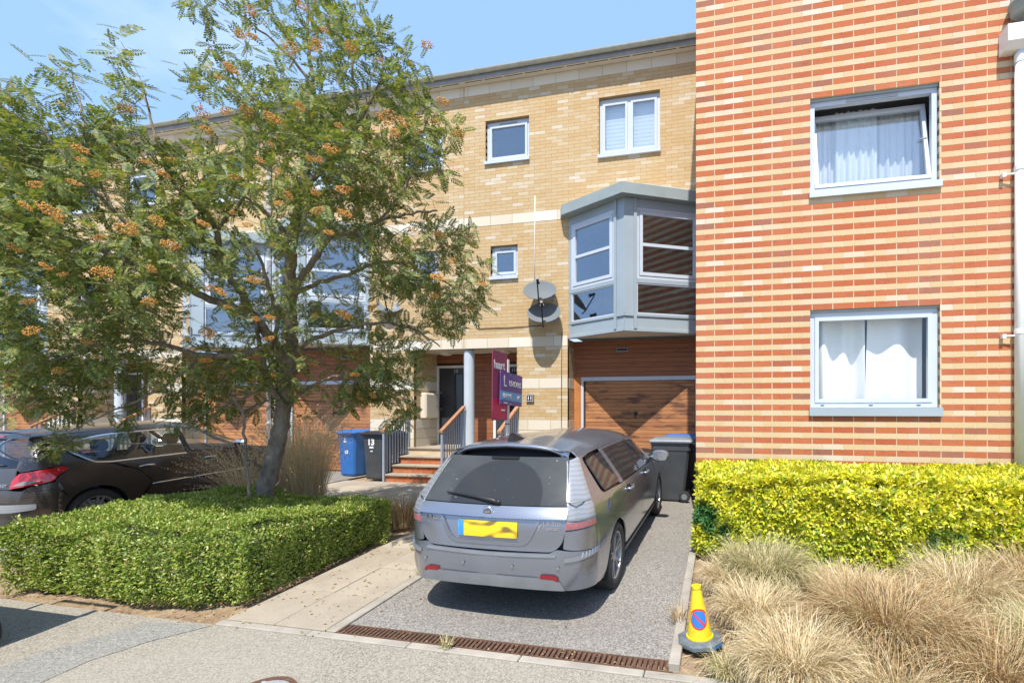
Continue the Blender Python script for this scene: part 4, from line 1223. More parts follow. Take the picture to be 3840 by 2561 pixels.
# ================================================================ cars
def pchip(xs, ys):
    xs = np.asarray(xs, float); ys = np.asarray(ys, float); h = np.diff(xs); d = np.diff(ys) / h
    m = np.zeros(len(xs)); m[0] = d[0]; m[-1] = d[-1]
    for i in range(1, len(xs) - 1):
        m[i] = 0 if d[i - 1] * d[i] <= 0 else 2 * d[i - 1] * d[i] / (d[i - 1] + d[i])
    def f(x):
        x = np.clip(np.asarray(x, float), xs[0], xs[-1]); i = np.clip(np.searchsorted(xs, x) - 1, 0, len(xs) - 2)
        t = (x - xs[i]) / h[i]
        return (ys[i] * (1 + 2 * t) * (1 - t) ** 2 + h[i] * m[i] * t * (1 - t) ** 2 + ys[i + 1] * t * t * (3 - 2 * t) + h[i] * m[i + 1] * t * t * (t - 1))
    return f

def in_poly(p, poly):
    c = False; n = len(poly); x, y = p
    for i in range(n):
        a, b = poly[i], poly[i - 1]
        if (a[1] > y) != (b[1] > y) and x < (b[0] - a[0]) * (y - a[1]) / (b[1] - a[1]) + a[0]: c = not c
    return c
def edge_dist(p, poly):
    P = np.array(poly); Q = np.roll(P, -1, 0); d = Q - P; L = (d ** 2).sum(1); L[L == 0] = 1e-12
    t = np.clip(((np.array(p) - P) * d).sum(1) / L, 0, 1); c = P + d * t[:, None]
    return math.sqrt(((c - np.array(p)) ** 2).sum(1).min())
def rnd_poly(poly, r_, n=5):
    """round the corners of a polygon; a corner may carry its own radius as a third number"""
    out = []; k = len(poly)
    for i in range(k):
        p = Vector(poly[i][:2]); a = Vector(poly[i - 1][:2]); b = Vector(poly[(i + 1) % k][:2])
        rr = poly[i][2] if len(poly[i]) > 2 else r_
        if rr <= 0: out.append((p.x, p.y)); continue
        da, db = (a - p), (b - p); r1 = min(rr, da.length * 0.49, db.length * 0.49)
        A, B = p + da.normalized() * r1, p + db.normalized() * r1
        for j in range(n + 1):
            t = j / n; q = A * (1 - t) ** 2 + p * 2 * t * (1 - t) + B * t * t
            out.append((q.x, q.y))
    return out
def triangulate(poly, res):
    pts = []
    n = len(poly)
    for i in range(n):
        a, b = Vector(poly[i]), Vector(poly[(i + 1) % n]); L = (b - a).length
        k = max(1, int(round(L / res)))
        if L < 1e-7: continue
        for j in range(k): q = a + (b - a) * (j / k); pts.append((q.x, q.y))
    nb = len(pts)
    xs = [p[0] for p in pts]; ys = [p[1] for p in pts]
    y = min(ys) + res * 0.5; r_ = 0
    while y < max(ys):
        x = min(xs) + res * (0.5 if r_ % 2 else 0.0)
        while x < max(xs):
            if in_poly((x, y), pts) and edge_dist((x, y), pts) > res * 0.55: pts.append((x, y))
            x += res
        y += res * 0.87; r_ += 1
    out = geometry.delaunay_2d_cdt([Vector(p) for p in pts], [], [list(range(nb))], 1, 1e-6)
    return [(v.x, v.y) for v in out[0]], [tuple(f) for f in out[2]]

class Shell:
    def __init__(s, wt, hroof, rear, rc, plan, belt, top, bulge, nose, rake=0.0):
        s.wt = pchip(*wt); s.hr = pchip(*hroof); s.rr = pchip(*rear); s.rcf = pchip(*rc); s.pl = pchip(*plan)
        s.belt, s.top, s.bulge, s.nose, s.rake = belt, top, bulge, nose, rake
        zz = np.linspace(wt[0][0], wt[0][-1], 800); ww = s.wt(zz); i0 = int(np.argmax(ww))
        s._w = ww[i0:][::-1]; s._z = zz[i0:][::-1]
    def winv(s, w): return np.interp(w, s._w, s._z)
    def zmap(s, y, z):
        h = s.hr(y); k = np.clip((h - s.belt) / (s.top - s.belt), 0.02, 1.2)
        return np.where(z > s.belt, s.belt + (z - s.belt) * k, z) - s.rake * np.clip(y, 0, 4) * np.clip((z - .4) / .5, 0, 1)
    # each map takes 2-D coordinates and gives points (x, y, z)
    def side(s, a):                      # (y, z)
        y, z = a[:, 0], a[:, 1]
        return np.stack([s.wt(z) * s.pl(y), y, s.zmap(y, z)], 1)
    def roof(s, a):                      # (x, y)
        x, y = a[:, 0], a[:, 1]
        z = s.winv(np.abs(x) / s.pl(y))
        return np.stack([x, y, s.zmap(y, z)], 1)
    def rear(s, a):                      # (x, z)
        x, z = a[:, 0], a[:, 1]
        y = s.rr(z) + s.bulge * (np.abs(x) / 0.8) ** 2.2
        return np.stack([x, y, s.zmap(y, z)], 1)
    def wrap(s, a):                      # (q, z): q<0 rear, 0..1 corner, >1 metres along the side
        q, z = a[:, 0], a[:, 1]
        r_ = s.rr(z); rc = s.rcf(z); w = s.wt(z) * s.pl(r_ + rc); x0 = w - rc
        yA = r_ + s.bulge * (x0 / 0.8) ** 2.2
        qq = np.clip(q, 0, 1) * math.pi / 2
        x = np.where(q < 0, x0 * (1 + np.minimum(q, 0)), x0 + rc * np.sin(qq))
        mm = 2.2 * s.bulge / 0.8 * (x0 / 0.8) ** 1.2          # the rear face's own slope runs on into the corner
        y = np.where(q < 0, r_ + s.bulge * (np.abs(x) / 0.8) ** 2.2, yA + rc * (1 - np.cos(qq)) + mm * rc * np.sin(qq))
        ys = yA + rc * (1 + mm) + (q - 1)
        x = np.where(q > 1, s.wt(z) * s.pl(ys), x); y = np.where(q > 1, ys, y)
        return np.stack([x, y, s.zmap(y, z)], 1)
    def q_of(s, y, z):                   # side position -> wrap coordinate
        r_ = float(s.rr(z)); rc = float(s.rcf(z)); x0 = float(s.wt(z) * s.pl(r_ + rc)) - rc
        return 1 + y - (r_ + s.bulge * (x0 / 0.8) ** 2.2) - rc * (1 + 2.2 * s.bulge / 0.8 * (x0 / 0.8) ** 1.2)
    def qx_of(s, x, z):                  # rear position x -> wrap coordinate (negative)
        r_ = float(s.rr(z)); rc = float(s.rcf(z)); x0 = float(s.wt(z) * s.pl(r_ + rc)) - rc
        return x / x0 - 1

def panel(name, fmap, poly, res, mat, parent, off=0.0, both=True, rim=0.012, mirror_obj=True, r_=0.012, thick=None):
    """a sheet of the body cut to the outline poly; with a turned-in rim. Returns the right-hand object"""
    poly = rnd_poly(poly, r_)
    p2, F = triangulate(poly, res)
    a = np.array(p2)
    e = 1e-3
    P = fmap(a); d1 = fmap(a + [e, 0]) - fmap(a - [e, 0]); d2 = fmap(a + [0, e]) - fmap(a - [0, e])
    N = np.cross(d1, d2); L = np.linalg.norm(N, axis=1); L[L < 1e-12] = 1; N /= L[:, None]
    # outwards: away from the car's middle line
    c = np.array([0.0, 1.2, 0.75]); s_ = np.sign(((P - c) * N).sum(1).mean()); N *= s_
    V = P + N * off
    # orientation of the triangles
    T3 = np.array([f[:3] for f in F]); nrm = np.cross(V[T3[:, 1]] - V[T3[:, 0]], V[T3[:, 2]] - V[T3[:, 0]]); sg3 = (nrm * N[T3[:, 0]]).sum(1)
    F = [(f if k >= 0 else f[::-1]) for f, k in zip(F, sg3)]
    ed = {}
    for f in F:
        for i in range(len(f)): ed[(f[i], f[(i + 1) % len(f)])] = 1
    border = [(i, j) for (i, j) in ed if (j, i) not in ed]
    bidx = sorted(set([i for i, j in border] + [j for i, j in border])); mp = {v: len(V) + k for k, v in enumerate(bidx)}
    Vr = V[bidx] - N[bidx] * rim
    VV = np.concatenate([V, Vr]); FF = list(F) + [(j, i, mp[i], mp[j]) for (i, j) in border]
    def mk(Vx, Fx, flip=False):
        me = mesh_np(name, Vx, Fx, mat)
        if len(me.vertices) == len(Vx):
            me.polygons.foreach_set('use_smooth', np.ones(len(Fx), dtype=bool))
            nn = np.concatenate([N, N[bidx], N[bidx]])
            if flip: nn = nn * np.array([-1, 1, 1])
            me.normals_split_custom_set_from_vertices(nn.tolist())
        o = add(name, me, parent, keep=False)
        return o
    # keep the rim sharp: split its verts
    base = len(VV); VV2 = np.concatenate([VV, V[bidx]]); mp2 = {v: base + k for k, v in enumerate(bidx)}
    FF = list(F) + [(mp2[j], mp2[i], mp[i], mp[j]) for (i, j) in border]
    o = mk(VV2, FF)
    o2 = None
    if both:
        W = VV2.copy(); W[:, 0] *= -1
        o2 = mk(W, [f[::-1] for f in FF], True)
    return (o, o2)

def arch(yc, zc, r_, y0, y1, zb, n=16, flip=False):
    """points of a wheel arch from (y0) to (y1), over the top, at or above zb"""
    a0 = math.acos(max(-1, min(1, (y0 - yc) / r_))); a1 = math.acos(max(-1, min(1, (y1 - yc) / r_)))
    pts = [(yc + r_ * math.cos(a0 + (a1 - a0) * i / n), zc + r_ * math.sin(a0 + (a1 - a0) * i / n)) for i in range(n + 1)]
    return [(p[0], max(zb, p[1]), 0) for p in pts]

def wheel(car, x, y, r_, spokes, rim_r=0.222, width=0.215, steer=0.0, rimmat=None):
    w = empty('wheel', (x, y, r_)); w.parent = car
    s = 1 if x > 0 else -1; h = width / 2
    m = MB(); m.lathe([(rim_r, -h * 0.9), (r_ - 0.03, -h), (r_ - 0.006, -h * 0.82), (r_, -h * 0.5), (r_, h * 0.5), (r_ - 0.006, h * 0.82), (r_ - 0.03, h), (rim_r + 0.012, h * 0.92), (rim_r, h * 0.85)], (0, 0, 0), 'x', 44)
    m.build('tyre', M['rubber'], w, keep=False, smooth=True)
    m = MB(); m.lathe([(rim_r + 0.004, s * h * 0.86), (rim_r - 0.012, s * h * 0.80), (rim_r - 0.02, s * h * 0.3), (rim_r - 0.03, -s * h * 0.8)], (0, 0, 0), 'x', 40)
    for k in range(spokes):
        for dl in (-0.10, 0.10):
            a = 2 * math.pi * k / spokes + dl; a2 = 2 * math.pi * k / spokes + dl * 1.75
            ca, sa = math.cos(a), math.sin(a); cb, sb = math.cos(a2), math.sin(a2)
            wv = 0.011
            p = []
            for (rr, aa, dx) in ((0.05, a, 0.66), (rim_r - 0.008, a2, 0.80)):
                for sg in (-1, 1):
                    u = rr * math.cos(aa) - sg * wv * math.sin(aa); v = rr * math.sin(aa) + sg * wv * math.cos(aa)
                    p.append((s * h * dx, u, v)); p.append((s * h * (dx - 0.3), u, v))
            m.poly(p, [(0, 2, 6, 4), (1, 5, 7, 3), (0, 4, 5, 1), (2, 3, 7, 6), (4, 6, 7, 5), (0, 1, 3, 2)])
    m.lathe([(0.0001, s * h * 0.74), (0.028, s * h * 0.74), (0.062, s * h * 0.66), (0.062, s * h * 0.2)], (0, 0, 0), 'x', 20)
    m.build('rim', rimmat or M['alloy'], w, keep=False, angle=R(40), fix=True)
    m = MB(); m.lathe([(0.0001, -s * 0.01), (0.15, -s * 0.01), (0.15, s * 0.012), (0.0001, s * 0.012)], (0, 0, 0), 'x', 24); m.build('brake_disc', M['galv'], w, keep=False)
    m = MB(); m.lathe([(0.0001, -s * h * 0.5), (rim_r - 0.01, -s * h * 0.5)], (0, 0, 0), 'x', 24); m.build('wheel_back', M['dark'], w, keep=False)
    w.rotation_euler = (0.4 + y, 0, steer)
    return w

def paint(name, c, dust, dustc, rough=0.32, metal=0.55, coat=0.5):
    t = NT(name); v = t.coord('Object')
    n1 = t.noise(v, 2.2, 7, 0.6); n2 = t.noise(v, 160, 2, 0.6)
    f = t.math('MULTIPLY', t.ramp(n1, [(0.35, 0.35), (0.7, 1.0)]), dust)
    g = t.new('ShaderNodeNewGeometry'); sp = t.new('ShaderNodeSeparateXYZ'); t.link(g.outputs['Normal'], sp.inputs[0])
    up = t.math('MAXIMUM', sp.outputs['Z'], 0.0)
    f = t.math('MINIMUM', t.math('ADD', f, t.math('MULTIPLY', up, dust * 1.6)), 0.8)
    col = t.mix(f, c, dustc)
    col = t.mix(0.10, col, t.ramp(n2, [(0.3, 0.2), (0.7, 0.8)]), 'OVERLAY')
    t.base(col)
    rr = t.math('ADD', rough, t.math('MULTIPLY', f, 0.35)); t.set(rough=rr, coat=coat, coat_rough=0.12)
    mm = t.math('SUBTRACT', metal, t.math('MULTIPLY', f, metal)); t.link(mm, t.b.inputs['Metallic'])
    sp2 = t.ramp(t.noise(v, 55, 2, 0.4), [(0.74, 0), (0.77, 1)])
    return t.mat
M['alloy'] = plain('alloy', (0.42, 0.42, 0.43), 0.32, metal=0.7, var=0.1)
M['silver_paint'] = paint('grey_metallic_paint', (0.27, 0.295, 0.35), 0.08, (0.25, 0.25, 0.25), rough=0.22, metal=0.8, coat=1.0)
M['trim_grey'] = plain('grey_trim', (0.19, 0.195, 0.20), 0.5, var=0.1)
def lamp_glass():
    t = NT('clear_lamp'); v = t.coord('Object'); w = t.new('ShaderNodeTexWave'); w.bands_direction = 'Z'
    w.inputs['Scale'].default_value = 9.0; w.inputs['Distortion'].default_value = 0.0; t.link(v, w.inputs['Vector'])
    t.base(t.ramp(w.outputs['Fac'], [(0.25, (0.235, 0.245, 0.26)), (0.6, (0.28, 0.29, 0.305))])); t.set(rough=0.2, coat=0.3)
    return t.mat
M['lamp_clear'] = lamp_glass()
M['lamp_red'] = plain('red_lamp', (0.33, 0.03, 0.035), 0.15, var=0.1, coat=1.0, scale=30)
M['lamp_pink'] = plain('pale_red_lamp', (0.30, 0.10, 0.11), 0.15, var=0.15, coat=1.0, scale=30)
M['reflector'] = plain('reflector_red', (0.25, 0.015, 0.02), 0.25, var=0.1, scale=40)
def rear_glass():
    t = NT('dusty_rear_glass'); v = t.coord('Object')
    n1 = t.noise(v, 4, 6, 0.6)
    # the swept half-circle of the wiper is clean, the rest carries a film of dust
    mp = t.new('ShaderNodeMapping'); mp.inputs['Location'].default_value = (-0.02, 0, -1.02); t.link(t.coord('Object'), mp.inputs['Vector'])
    sx = t.new('ShaderNodeSeparateXYZ'); t.link(mp.outputs[0], sx.inputs[0])
    d = t.math('SQRT', t.math('ADD', t.math('POWER', sx.outputs[0], 2.0), t.math('POWER', t.math('MULTIPLY', sx.outputs[2], 1.45), 2.0)))
    swept = t.ramp(d, [(0.405, 0.0), (0.42, 1.0)])
    film = t.math('MULTIPLY', t.math('ADD', t.math('MULTIPLY', swept, 0.13), 0.015), t.ramp(n1, [(0.3, 0.55), (0.7, 1.0)]))
    spk = t.ramp(t.noise(t.coord('Object'), 48, 1, 0.3), [(0.78, 0), (0.80, 0.6)])
    c = t.mix(film, (0.028, 0.027, 0.024), (0.25, 0.27, 0.26)); c = t.mix(spk, c, (0.5, 0.5, 0.48))
    t.base(c); t.set(rough=t.math('ADD', t.math('MULTIPLY', film, 0.7), 0.06), spec=0.55)
    return t.mat
M['rear_glass'] = rear_glass()

def estate():
    car = empty('estate_car', (-1.835, 4.46, G(4.46) - 0.003), 0, 'dusty grey metallic estate car parked on the driveway with its tailgate towards the road', 'car')
    car.rotation_euler = (0.047, 0, R(-1.25))
    S = Shell(wt=([.18, .25, .35, .50, .65, .80, .90] + [.96 + .02 * k for k in range(20)] + [1.37, 1.40, 1.435, 1.465, 1.487, 1.50], [.80, .845, .866, .879, .882, .874, .861] + [.842 - .46 * (.02 * k) - .13 * (.02 * k) ** 2 for k in range(20)] + [.620, .580, .51, .40, .25, 0.0]),
              hroof=([-1.0, -.6, 0, .6, 1.1, 1.6, 1.9, 2.2, 2.5, 2.75], [1.435, 1.445, 1.468, 1.475, 1.468, 1.43, 1.345, 1.20, 1.05, .97]),
              rear=([.18, .30, .45, .58, .66, .78, .88, .96, 1.05, 1.2, 1.36, 1.5], [-.885, -.92, -.935, -.925, -.915, -.912, -.896, -.864, -.808, -.692, -.555, -.46]),
              rc=([.18, .6, .95, 1.3, 1.5], [.26, .24, .17, .10, .07]), plan=([-1.0, -.6, 0, .8, 2.0, 2.7, 3.2, 3.6], [.945, .97, .992, 1.0, 1.0, .985, .94, .86]),
              belt=.95, top=1.50, bulge=.075, nose=3.6, rake=.02)
    SP, GL = M['silver_paint'], M['tint_glass']
    WB, AR = 2.675, 0.352
    # dark inner shell behind the panel gaps
    qs = np.concatenate([np.linspace(-1, 0, 10)[:-1], np.linspace(0, 1, 8)[:-1], np.linspace(1, 4.9, 90)])
    zs = np.concatenate([np.linspace(.33, 1.30, 40), np.linspace(1.32, 1.495, 14)])
    A = np.array([(q, z) for z in zs for q in qs]); P = S.wrap(A)
    cx = np.array([0, 1.0, .75]); nq = len(qs)
    dn = P - np.array([0, 1.0, 0.75]); P = P - np.stack([np.sign(P[:, 0]) * 0.03, np.where(P[:, 1] < -0.25, -0.05, 0), np.where(P[:, 2] > 1.2, 0.035, 0)], 1)
    F = []
    for i in range(len(zs) - 1):
        for j in range(nq - 1):
            ids = (i * nq + j, i * nq + j + 1, (i + 1) * nq + j + 1, (i + 1) * nq + j)
            c = P[list(ids)].mean(0)
            if c[0] > 0.4 and min(math.hypot(c[1], c[2] - .315), math.hypot(c[1] - WB, c[2] - .315)) < AR + 0.02: continue
            if c[1] > 3.45: continue
            F.append(ids)
    n = len(P); PL = P.copy(); PL[:, 0] *= -1
    body = add('body_shell', mesh_np('body_shell', np.concatenate([P, PL]), F + [tuple(n + i for i in f[::-1]) for f in F], M['black'], smooth=True), car, keep=False)
    m = MB(); m.box(-.72, .72, -.5, 3.4, .28, .34)
    for yc in (0, WB):
        for s in (-1, 1): m.lathe([(AR + .01, s * .45), (AR + .01, s * .845)], (0, yc, .315), 'x', 24, a0=-0.35, a1=math.pi + .35)
        m.quad((-.45, yc - AR, .2), (-.45, yc + AR, .2), (-.45, yc + AR, .7), (-.45, yc - AR, .7)); m.quad((.45, yc - AR, .2), (.45, yc + AR, .2), (.45, yc + AR, .7), (.45, yc - AR, .7))
    m.build('underbody', M['dark'], car, keep=False)
    q = S.q_of
    g = 0.0035
    # ---- rear bumper, wrapped round the corners up to the rear wheel arch
    ab = arch(0, .315, AR, -AR * .999, -AR * .80, .23)
    bp = [(-1.0, .335, 0), (-.34, .33, .0), (-.05, .325, .0), (1.0, .285, .0), (q(-.40, .255), .255)] + [(q(p[0], p[1]), p[1], 0) for p in arch(0, .315, AR, -AR * .985, -AR * .83, .26, 8)] + [(q(-.36, .60), .60), (1.0, .60, .0), (.25, .625, 0), (-.06, .64, .03), (-.14, .612, .02), (-1.0, .606, 0)]
    bum = panel('rear_bumper', S.wrap, bp, .035, SP, car, .010, r_=0.0)
    # top step of the bumper under the tailgate, dusty rubbing strip, lower valance, reflectors
    lo = panel('bumper_valance', S.wrap, [(-1.0, .33, 0), (-.42, .325, .0), (.16, .318, .0), (.05, .39), (-.05, .418), (-1.0, .425, 0)], .03, M['trim_grey'], car, .016, r_=.004)
    panel('rubbing_strip', S.wrap, [(-1.0, .578, 0), (-.05, .584), (-.05, .607), (-1.0, .603, 0)], .03, M['trim_grey'], car, .016, r_=.004)
    panel('corner_strip', S.wrap, [(.10, .545), (.4, .552), (1.0, .585), (1.22, .605), (1.22, .635), (1.0, .618), (.4, .59), (.10, .578)], .03, M['trim_grey'], car, .017, r_=.01)
    for q0 in (.42, .50, .58, .66, .74, .82, .90): panel('strip_rib', S.wrap, [(q0, .556 + .03 * q0), (q0 + .03, .556 + .03 * q0), (q0 + .055, .596 + .03 * q0), (q0 + .025, .596 + .03 * q0)], .05, M['steel'], car, .0185, r_=0)
    panel('corner_jewel', S.wrap, [(1.13, .608), (1.20, .614), (1.20, .63), (1.13, .622)], .05, M['lamp_clear'], car, .0195, r_=.002)
    panel('rear_reflector', S.wrap, [(-.23, .418), (-.06, .412), (.02, .394), (.02, .415), (-.05, .442), (-.23, .446)], .03, M['reflector'], car, .0185, r_=.004)
    for x in (.22, .60):
        for s in (-1, 1):
            p = S.rear(np.array([[s * x, .50]]))[0]; mm = MB(); mm.lathe([(0.0001, 0.0), (.011, 0.0), (.012, .004)], (0, 0, 0), 'y', 12)
            o = mm.build('parking_sensor', M['trim_grey'], car, keep=False); o.location = (p[0], p[1] - .0125, p[2])
    # ---- tailgate: painted lower half with a plate recess, glass above
    def rear_sym(name, half, res, mat, off, r_=.012, rim=.012):
        """closed outline over both halves from points (x, z, r) of the right half, bottom to top"""
        full = half + [(-p[0],) + tuple(p[1:]) for p in half[::-1] if abs(p[0]) > 1e-6]
        return panel(name, S.rear, full, res, mat, car, off, both=False, rim=rim, r_=r_)[0]
    tail = rear_sym('tailgate', [(.555, .622, .06), (.625, .685, .08), (.655, .80, .1), (.672, .872, .0)], .035, SP, .004, r_=0)
    def bar_map(a):                      # the pressed bar above the plate leans back towards its top
        p = S.rear(a); p[:, 1] -= .036 * np.clip((.974 - a[:, 1]) / .1, 0, 1) + .004; return p
    bz = [(.668, .888, .0), (.664, .972, .0)]
    panel('tailgate_bar', bar_map, bz + [(-p[0], p[1], 0) for p in bz[::-1]], .03, SP, car, 0, both=False, rim=.04, r_=0)
    # plate recess: a lighter raised lip in a wide U, and the plate on it
    full = [(-.30, .664, .06), (.30, .664, .06), (.365, .70, .06), (.41, .79, .05), (.455, .872, .0), (.425, .872, 0), (.385, .80, .05), (.345, .728, .05), (.285, .690, .05), (-.285, .690, .05), (-.345, .728, .05), (-.385, .80, .05), (-.425, .872, 0), (-.455, .872, 0), (-.41, .79, .05), (-.365, .70, .06)]
    panel('plate_surround', S.rear, full, .025, SP, car, .013, both=False, r_=.01)[0]
    PM = NT('plate_yellow'); v = PM.coord('Object', (1, 1, 2.2))
    bl = PM.ramp(PM.noise(v, 8.5, 0, 0.3), [(0.52, 0), (0.70, 0.9)]); PM.base(PM.mix(bl, (0.82, 0.55, 0.02), (0.13, 0.09, 0.03))); PM.set(rough=0.4)
    pl = panel('number_plate', S.rear, [(-.262, .728), (.262, .728), (.262, .850), (-.262, .850)], .05, PM.mat, car, .022, both=False, r_=.006)[0]
    panel('plate_band', S.rear, [(-.260, .730), (-.208, .730), (-.208, .848), (-.260, .848)], .05, plain('plate_blue', (.05, .27, .60), .4, var=.1), pl, .0235, both=False, r_=.004)
    # badge, lettering
    def at_rear(x, z, off): p = S.rear(np.array([[x, z]]))[0]; return (p[0], p[1] - off, p[2])
    m = MB(); m.lathe([(0.0001, -.012), (.042, -.010), (.047, -.004), (.047, 0)], (0, 0, 0), 'y', 28); bd = m.build('badge', M['chrome'], car, keep=False, smooth=True); bd.location = at_rear(0, .925, .017)
    m = MB(); m.lathe([(0.0001, -.0135), (.033, -.0125), (.034, -.010)], (0, 0, 0), 'y', 24); m.build('badge_centre', plain('badge_grey', (.10, .10, .11), .4), bd, keep=False)
    def lettering(s, size, x, z, bold=.001, off=.008, sx=1.0):
        yaw = .075 * 2.2 / .8 * (abs(x) / .8) ** 1.2 * (1 if x > 0 else -1)
        t = text_mesh('lettering', s, size, M['chrome'], at_rear(x, z, off), (R(88), 0, yaw), None, bold=bold, sx=sx, extrude=.002); t.parent = car; return t
    t = text_mesh('badge_lettering', 'SAAB', .021, M['chrome'], (0, -.0145, 0), (R(90), 0, 0), None, bold=.001); t.parent = bd
    lettering('9-3', .058, -.575, .845); lettering('SportCombi', .023, -.465, .842, sx=1.1)
    lettering('1.9 TiD', .045, .545, .845, sx=1.1); lettering('SPORT', .030, .56, .806, sx=1.25); lettering('y', .075, .445, .835, sx=1.2)
    # rear glass with its dark border, wiper, spoiler, tail lamps
    rear_sym('rear_window', [(.664, .978, .02), (.575, 1.365, .04)], .035, M['rear_glass'], .006, r_=0.02)
    m = MB()
    w0 = Vector(at_rear(.05, 1.005, .02)); w1 = Vector(at_rear(-.44, 1.062, .018))
    m.tube([w0 + Vector((.03, 0, -.01)), w0 + Vector((-.02, -.008, .012)), w0.lerp(w1, .35) + Vector((0, -.012, .012)), w1 + Vector((0, -.004, .0))], [.016, .02, .012, .005], 8)
    m.cyl((w0.x + .02, w0.y - .012, w0.z - .005), .022, .02, 'y', 12)
    m.build('rear_wiper', M['black'], car, keep=False, smooth=True)
    # spoiler lip
    xs = np.linspace(-.55, .55, 33); V, Fs = [], []
    for x in xs:
        b = S.rear(np.array([[x, 1.39]]))[0]; f = abs(x) / .55
        zt = float(S.roof(np.array([[x, -.50]]))[0][2])
        drop = .03 * max(0, f - .78) / .22
        yb = b[1] - .02 + .05 * max(0, (f - .75) / .25) ** 2
        V += [(x, -.48, zt + .003), (x, yb + .03, zt - .004 - drop * .4), (x, yb, zt - .016 - drop * .6), (x, yb + .004, zt - .032 - drop), (x, b[1] + .01, zt - .05 - drop), (x, -.50, zt - .04)]
    for i in range(len(xs) - 1):
        for k in range(5): Fs.append((i * 6 + k, i * 6 + k + 1, (i + 1) * 6 + k + 1, (i + 1) * 6 + k))
    m = MB(); m.poly(V, Fs); m.build('roof_spoiler', SP, car, keep=False, smooth=True)
    m = MB(); a = at_rear(0, 1.355, .012)
    m.box(-.13, .13, a[1] - .012, a[1] + .02, a[2] - .004, a[2] + .012); m.build('brake_light', M['black'], car, keep=False)
    QX = S.qx_of
    lamp = [(QX(.668, .80), .795, .0), (q(-.655, .80), .812, .01), (q(-.655, .95), .96, 0), (q(-.615, 1.12), 1.12, 0), (q(-.50, 1.34), 1.345, .01), (q(-.53, 1.36), 1.36, .01), (QX(.592, 1.34), 1.33, 0), (QX(.633, 1.15), 1.15, 0), (QX(.660, 1.0), 1.0, 0)]
    panel('tail_lamp', S.wrap, lamp, .028, M['lamp_clear'], car, .008, r_=.01)
    panel('lamp_red_band', S.wrap, [(QX(.669, .805) , .802), (q(-.69, .815), .816), (q(-.69, .85), .856), (QX(.669, .85), .852)], .028, M['lamp_pink'], car, .0115, r_=.006)
    for z in (.868, 1.0): panel('lamp_divider', S.wrap, [(QX(.664, z), z), (q(-.66, z), z + .006), (q(-.66, z + .01), z + .016), (QX(.664, z + .01), z + .009)], .03, M['trim_grey'], car, .015, r_=0)
    # ---- sides
    # quarter panel: from lamp to rear door, with the rear arch cut out, up round the D pillar to the roof
    qp = [(QX(.668, .795) + .0, .648, .02), (.25, .632, 0), (1.0, .607, 0), (q(-.355, .607), .607)] + [(q(p[0], p[1]), p[1], 0) for p in arch(0, .315, AR, -AR * .80, AR * .60, .25, 16)]
    yd = lambda z: .26 + max(0, z - .72) * .18
    qp += [(q(.34, .62), .62, 0), (q(.355, .74), .74, 0), (q(.33, .93), .93, 0), (q(.30, .955), .955, 0), (q(-.30, .985), .985, .03), (q(-.345, 1.02), 1.02, .02), (q(-.40, 1.32), 1.335, .03), (q(-.20, 1.345), 1.345, 0), (q(-.20, 1.393), 1.393, 0), (q(-.40, 1.407), 1.407, 0), (q(-.455, 1.425), 1.425, 0), (q(-.48, 1.39), 1.39, 0), (q(-.482, 1.335), 1.335, .0), (q(-.60, 1.12), 1.12, 0), (q(-.64, .96), .965, 0), (q(-.64, .80), .802, .0), (QX(.664, .79), .785, 0)]
    panel('rear_quarter', S.wrap, qp, .035, SP, car, .004, r_=0.004)
    fl = []
    for k in range(28): a = 2 * math.pi * k / 28; fl.append((.0 + .082 * math.cos(a) * 1 - .16, .83 + .082 * math.sin(a), 0))
    fc = panel('fuel_flap', S.side, fl, .03, SP, car, .009, both=False, r_=0)
    # doors
    rd = [p for p in arch(0, .315, AR, AR * .62, AR * .995, .30, 10)][:8] + [(.40, .33, .0), (1.24, .30, .02), (1.24, .93, .01), (.338, .955, .01), (.362, .74, .04), (.347, .62, 0)]
    rd = [(.347, .62, 0)] + [(p[0] + .0, p[1], 0) for p in arch(0, .315, AR + .004, AR * .66, AR * .98, .30, 10)] + [(.40, .305, .01), (1.236, .285, .01), (1.236, .945, .01), (.338, .957, .01), (.362, .74, .04)]
    for nm, poly in (('rear_door', rd), ('front_door', [(1.243, .285, .01), (2.24, .285, .02), (2.285, .45, .05), (2.285, .80, .1), (2.22, .945, .02), (1.243, .945, .01)])):
        o, o2 = panel(nm, S.side, poly, .04, SP, car, .004, r_=.01)
        y_h = .55 if nm == 'rear_door' else 1.50
        for s, par in ((1, o), (-1, o2)):
            p = S.side(np.array([[y_h, .862]]))[0]
            mm = MB(); X = p[0] + .004
            mm.tube([(s * (X - .004), y_h - .10, .860), (s * (X + .034), y_h - .085, .862), (s * (X + .04), y_h, .864), (s * (X + .034), y_h + .085, .862), (s * (X - .004), y_h + .10, .860)], [.013, .016, .017, .016, .013], 8)
            mm.build('handle', SP, par, keep=False, smooth=True)
            mm = MB(); mm.lathe([(0.0001, 0.005), (.04, .004), (.055, 0.0)], (0, 0, 0), 'x', 16); o3 = mm.build('handle_recess', M['black'], par, keep=False)
            o3.location = (s * (X - .0015 if s > 0 else X - .0015), y_h, .857); o3.scale = (s, 1.3, .8)
    panel('side_skirt', S.side, [(AR + .03, .215), (WB - AR - .03, .215), (WB - AR - .03, .278), (AR + .06, .278)], .05, M['trim_grey'], car, .020, r_=.01)
    fw = [(2.292, .285, .0), (WB - AR * .985, .285)] + arch(WB, .315, AR, -AR * .99 + WB, AR * .95 + WB, .28, 16) + [(WB + AR + .05, .32), (3.28, .40), (3.30, .66, .05), (3.0, .79, .1), (2.62, .865, .1), (2.29, .93, .02), (2.292, .80)]
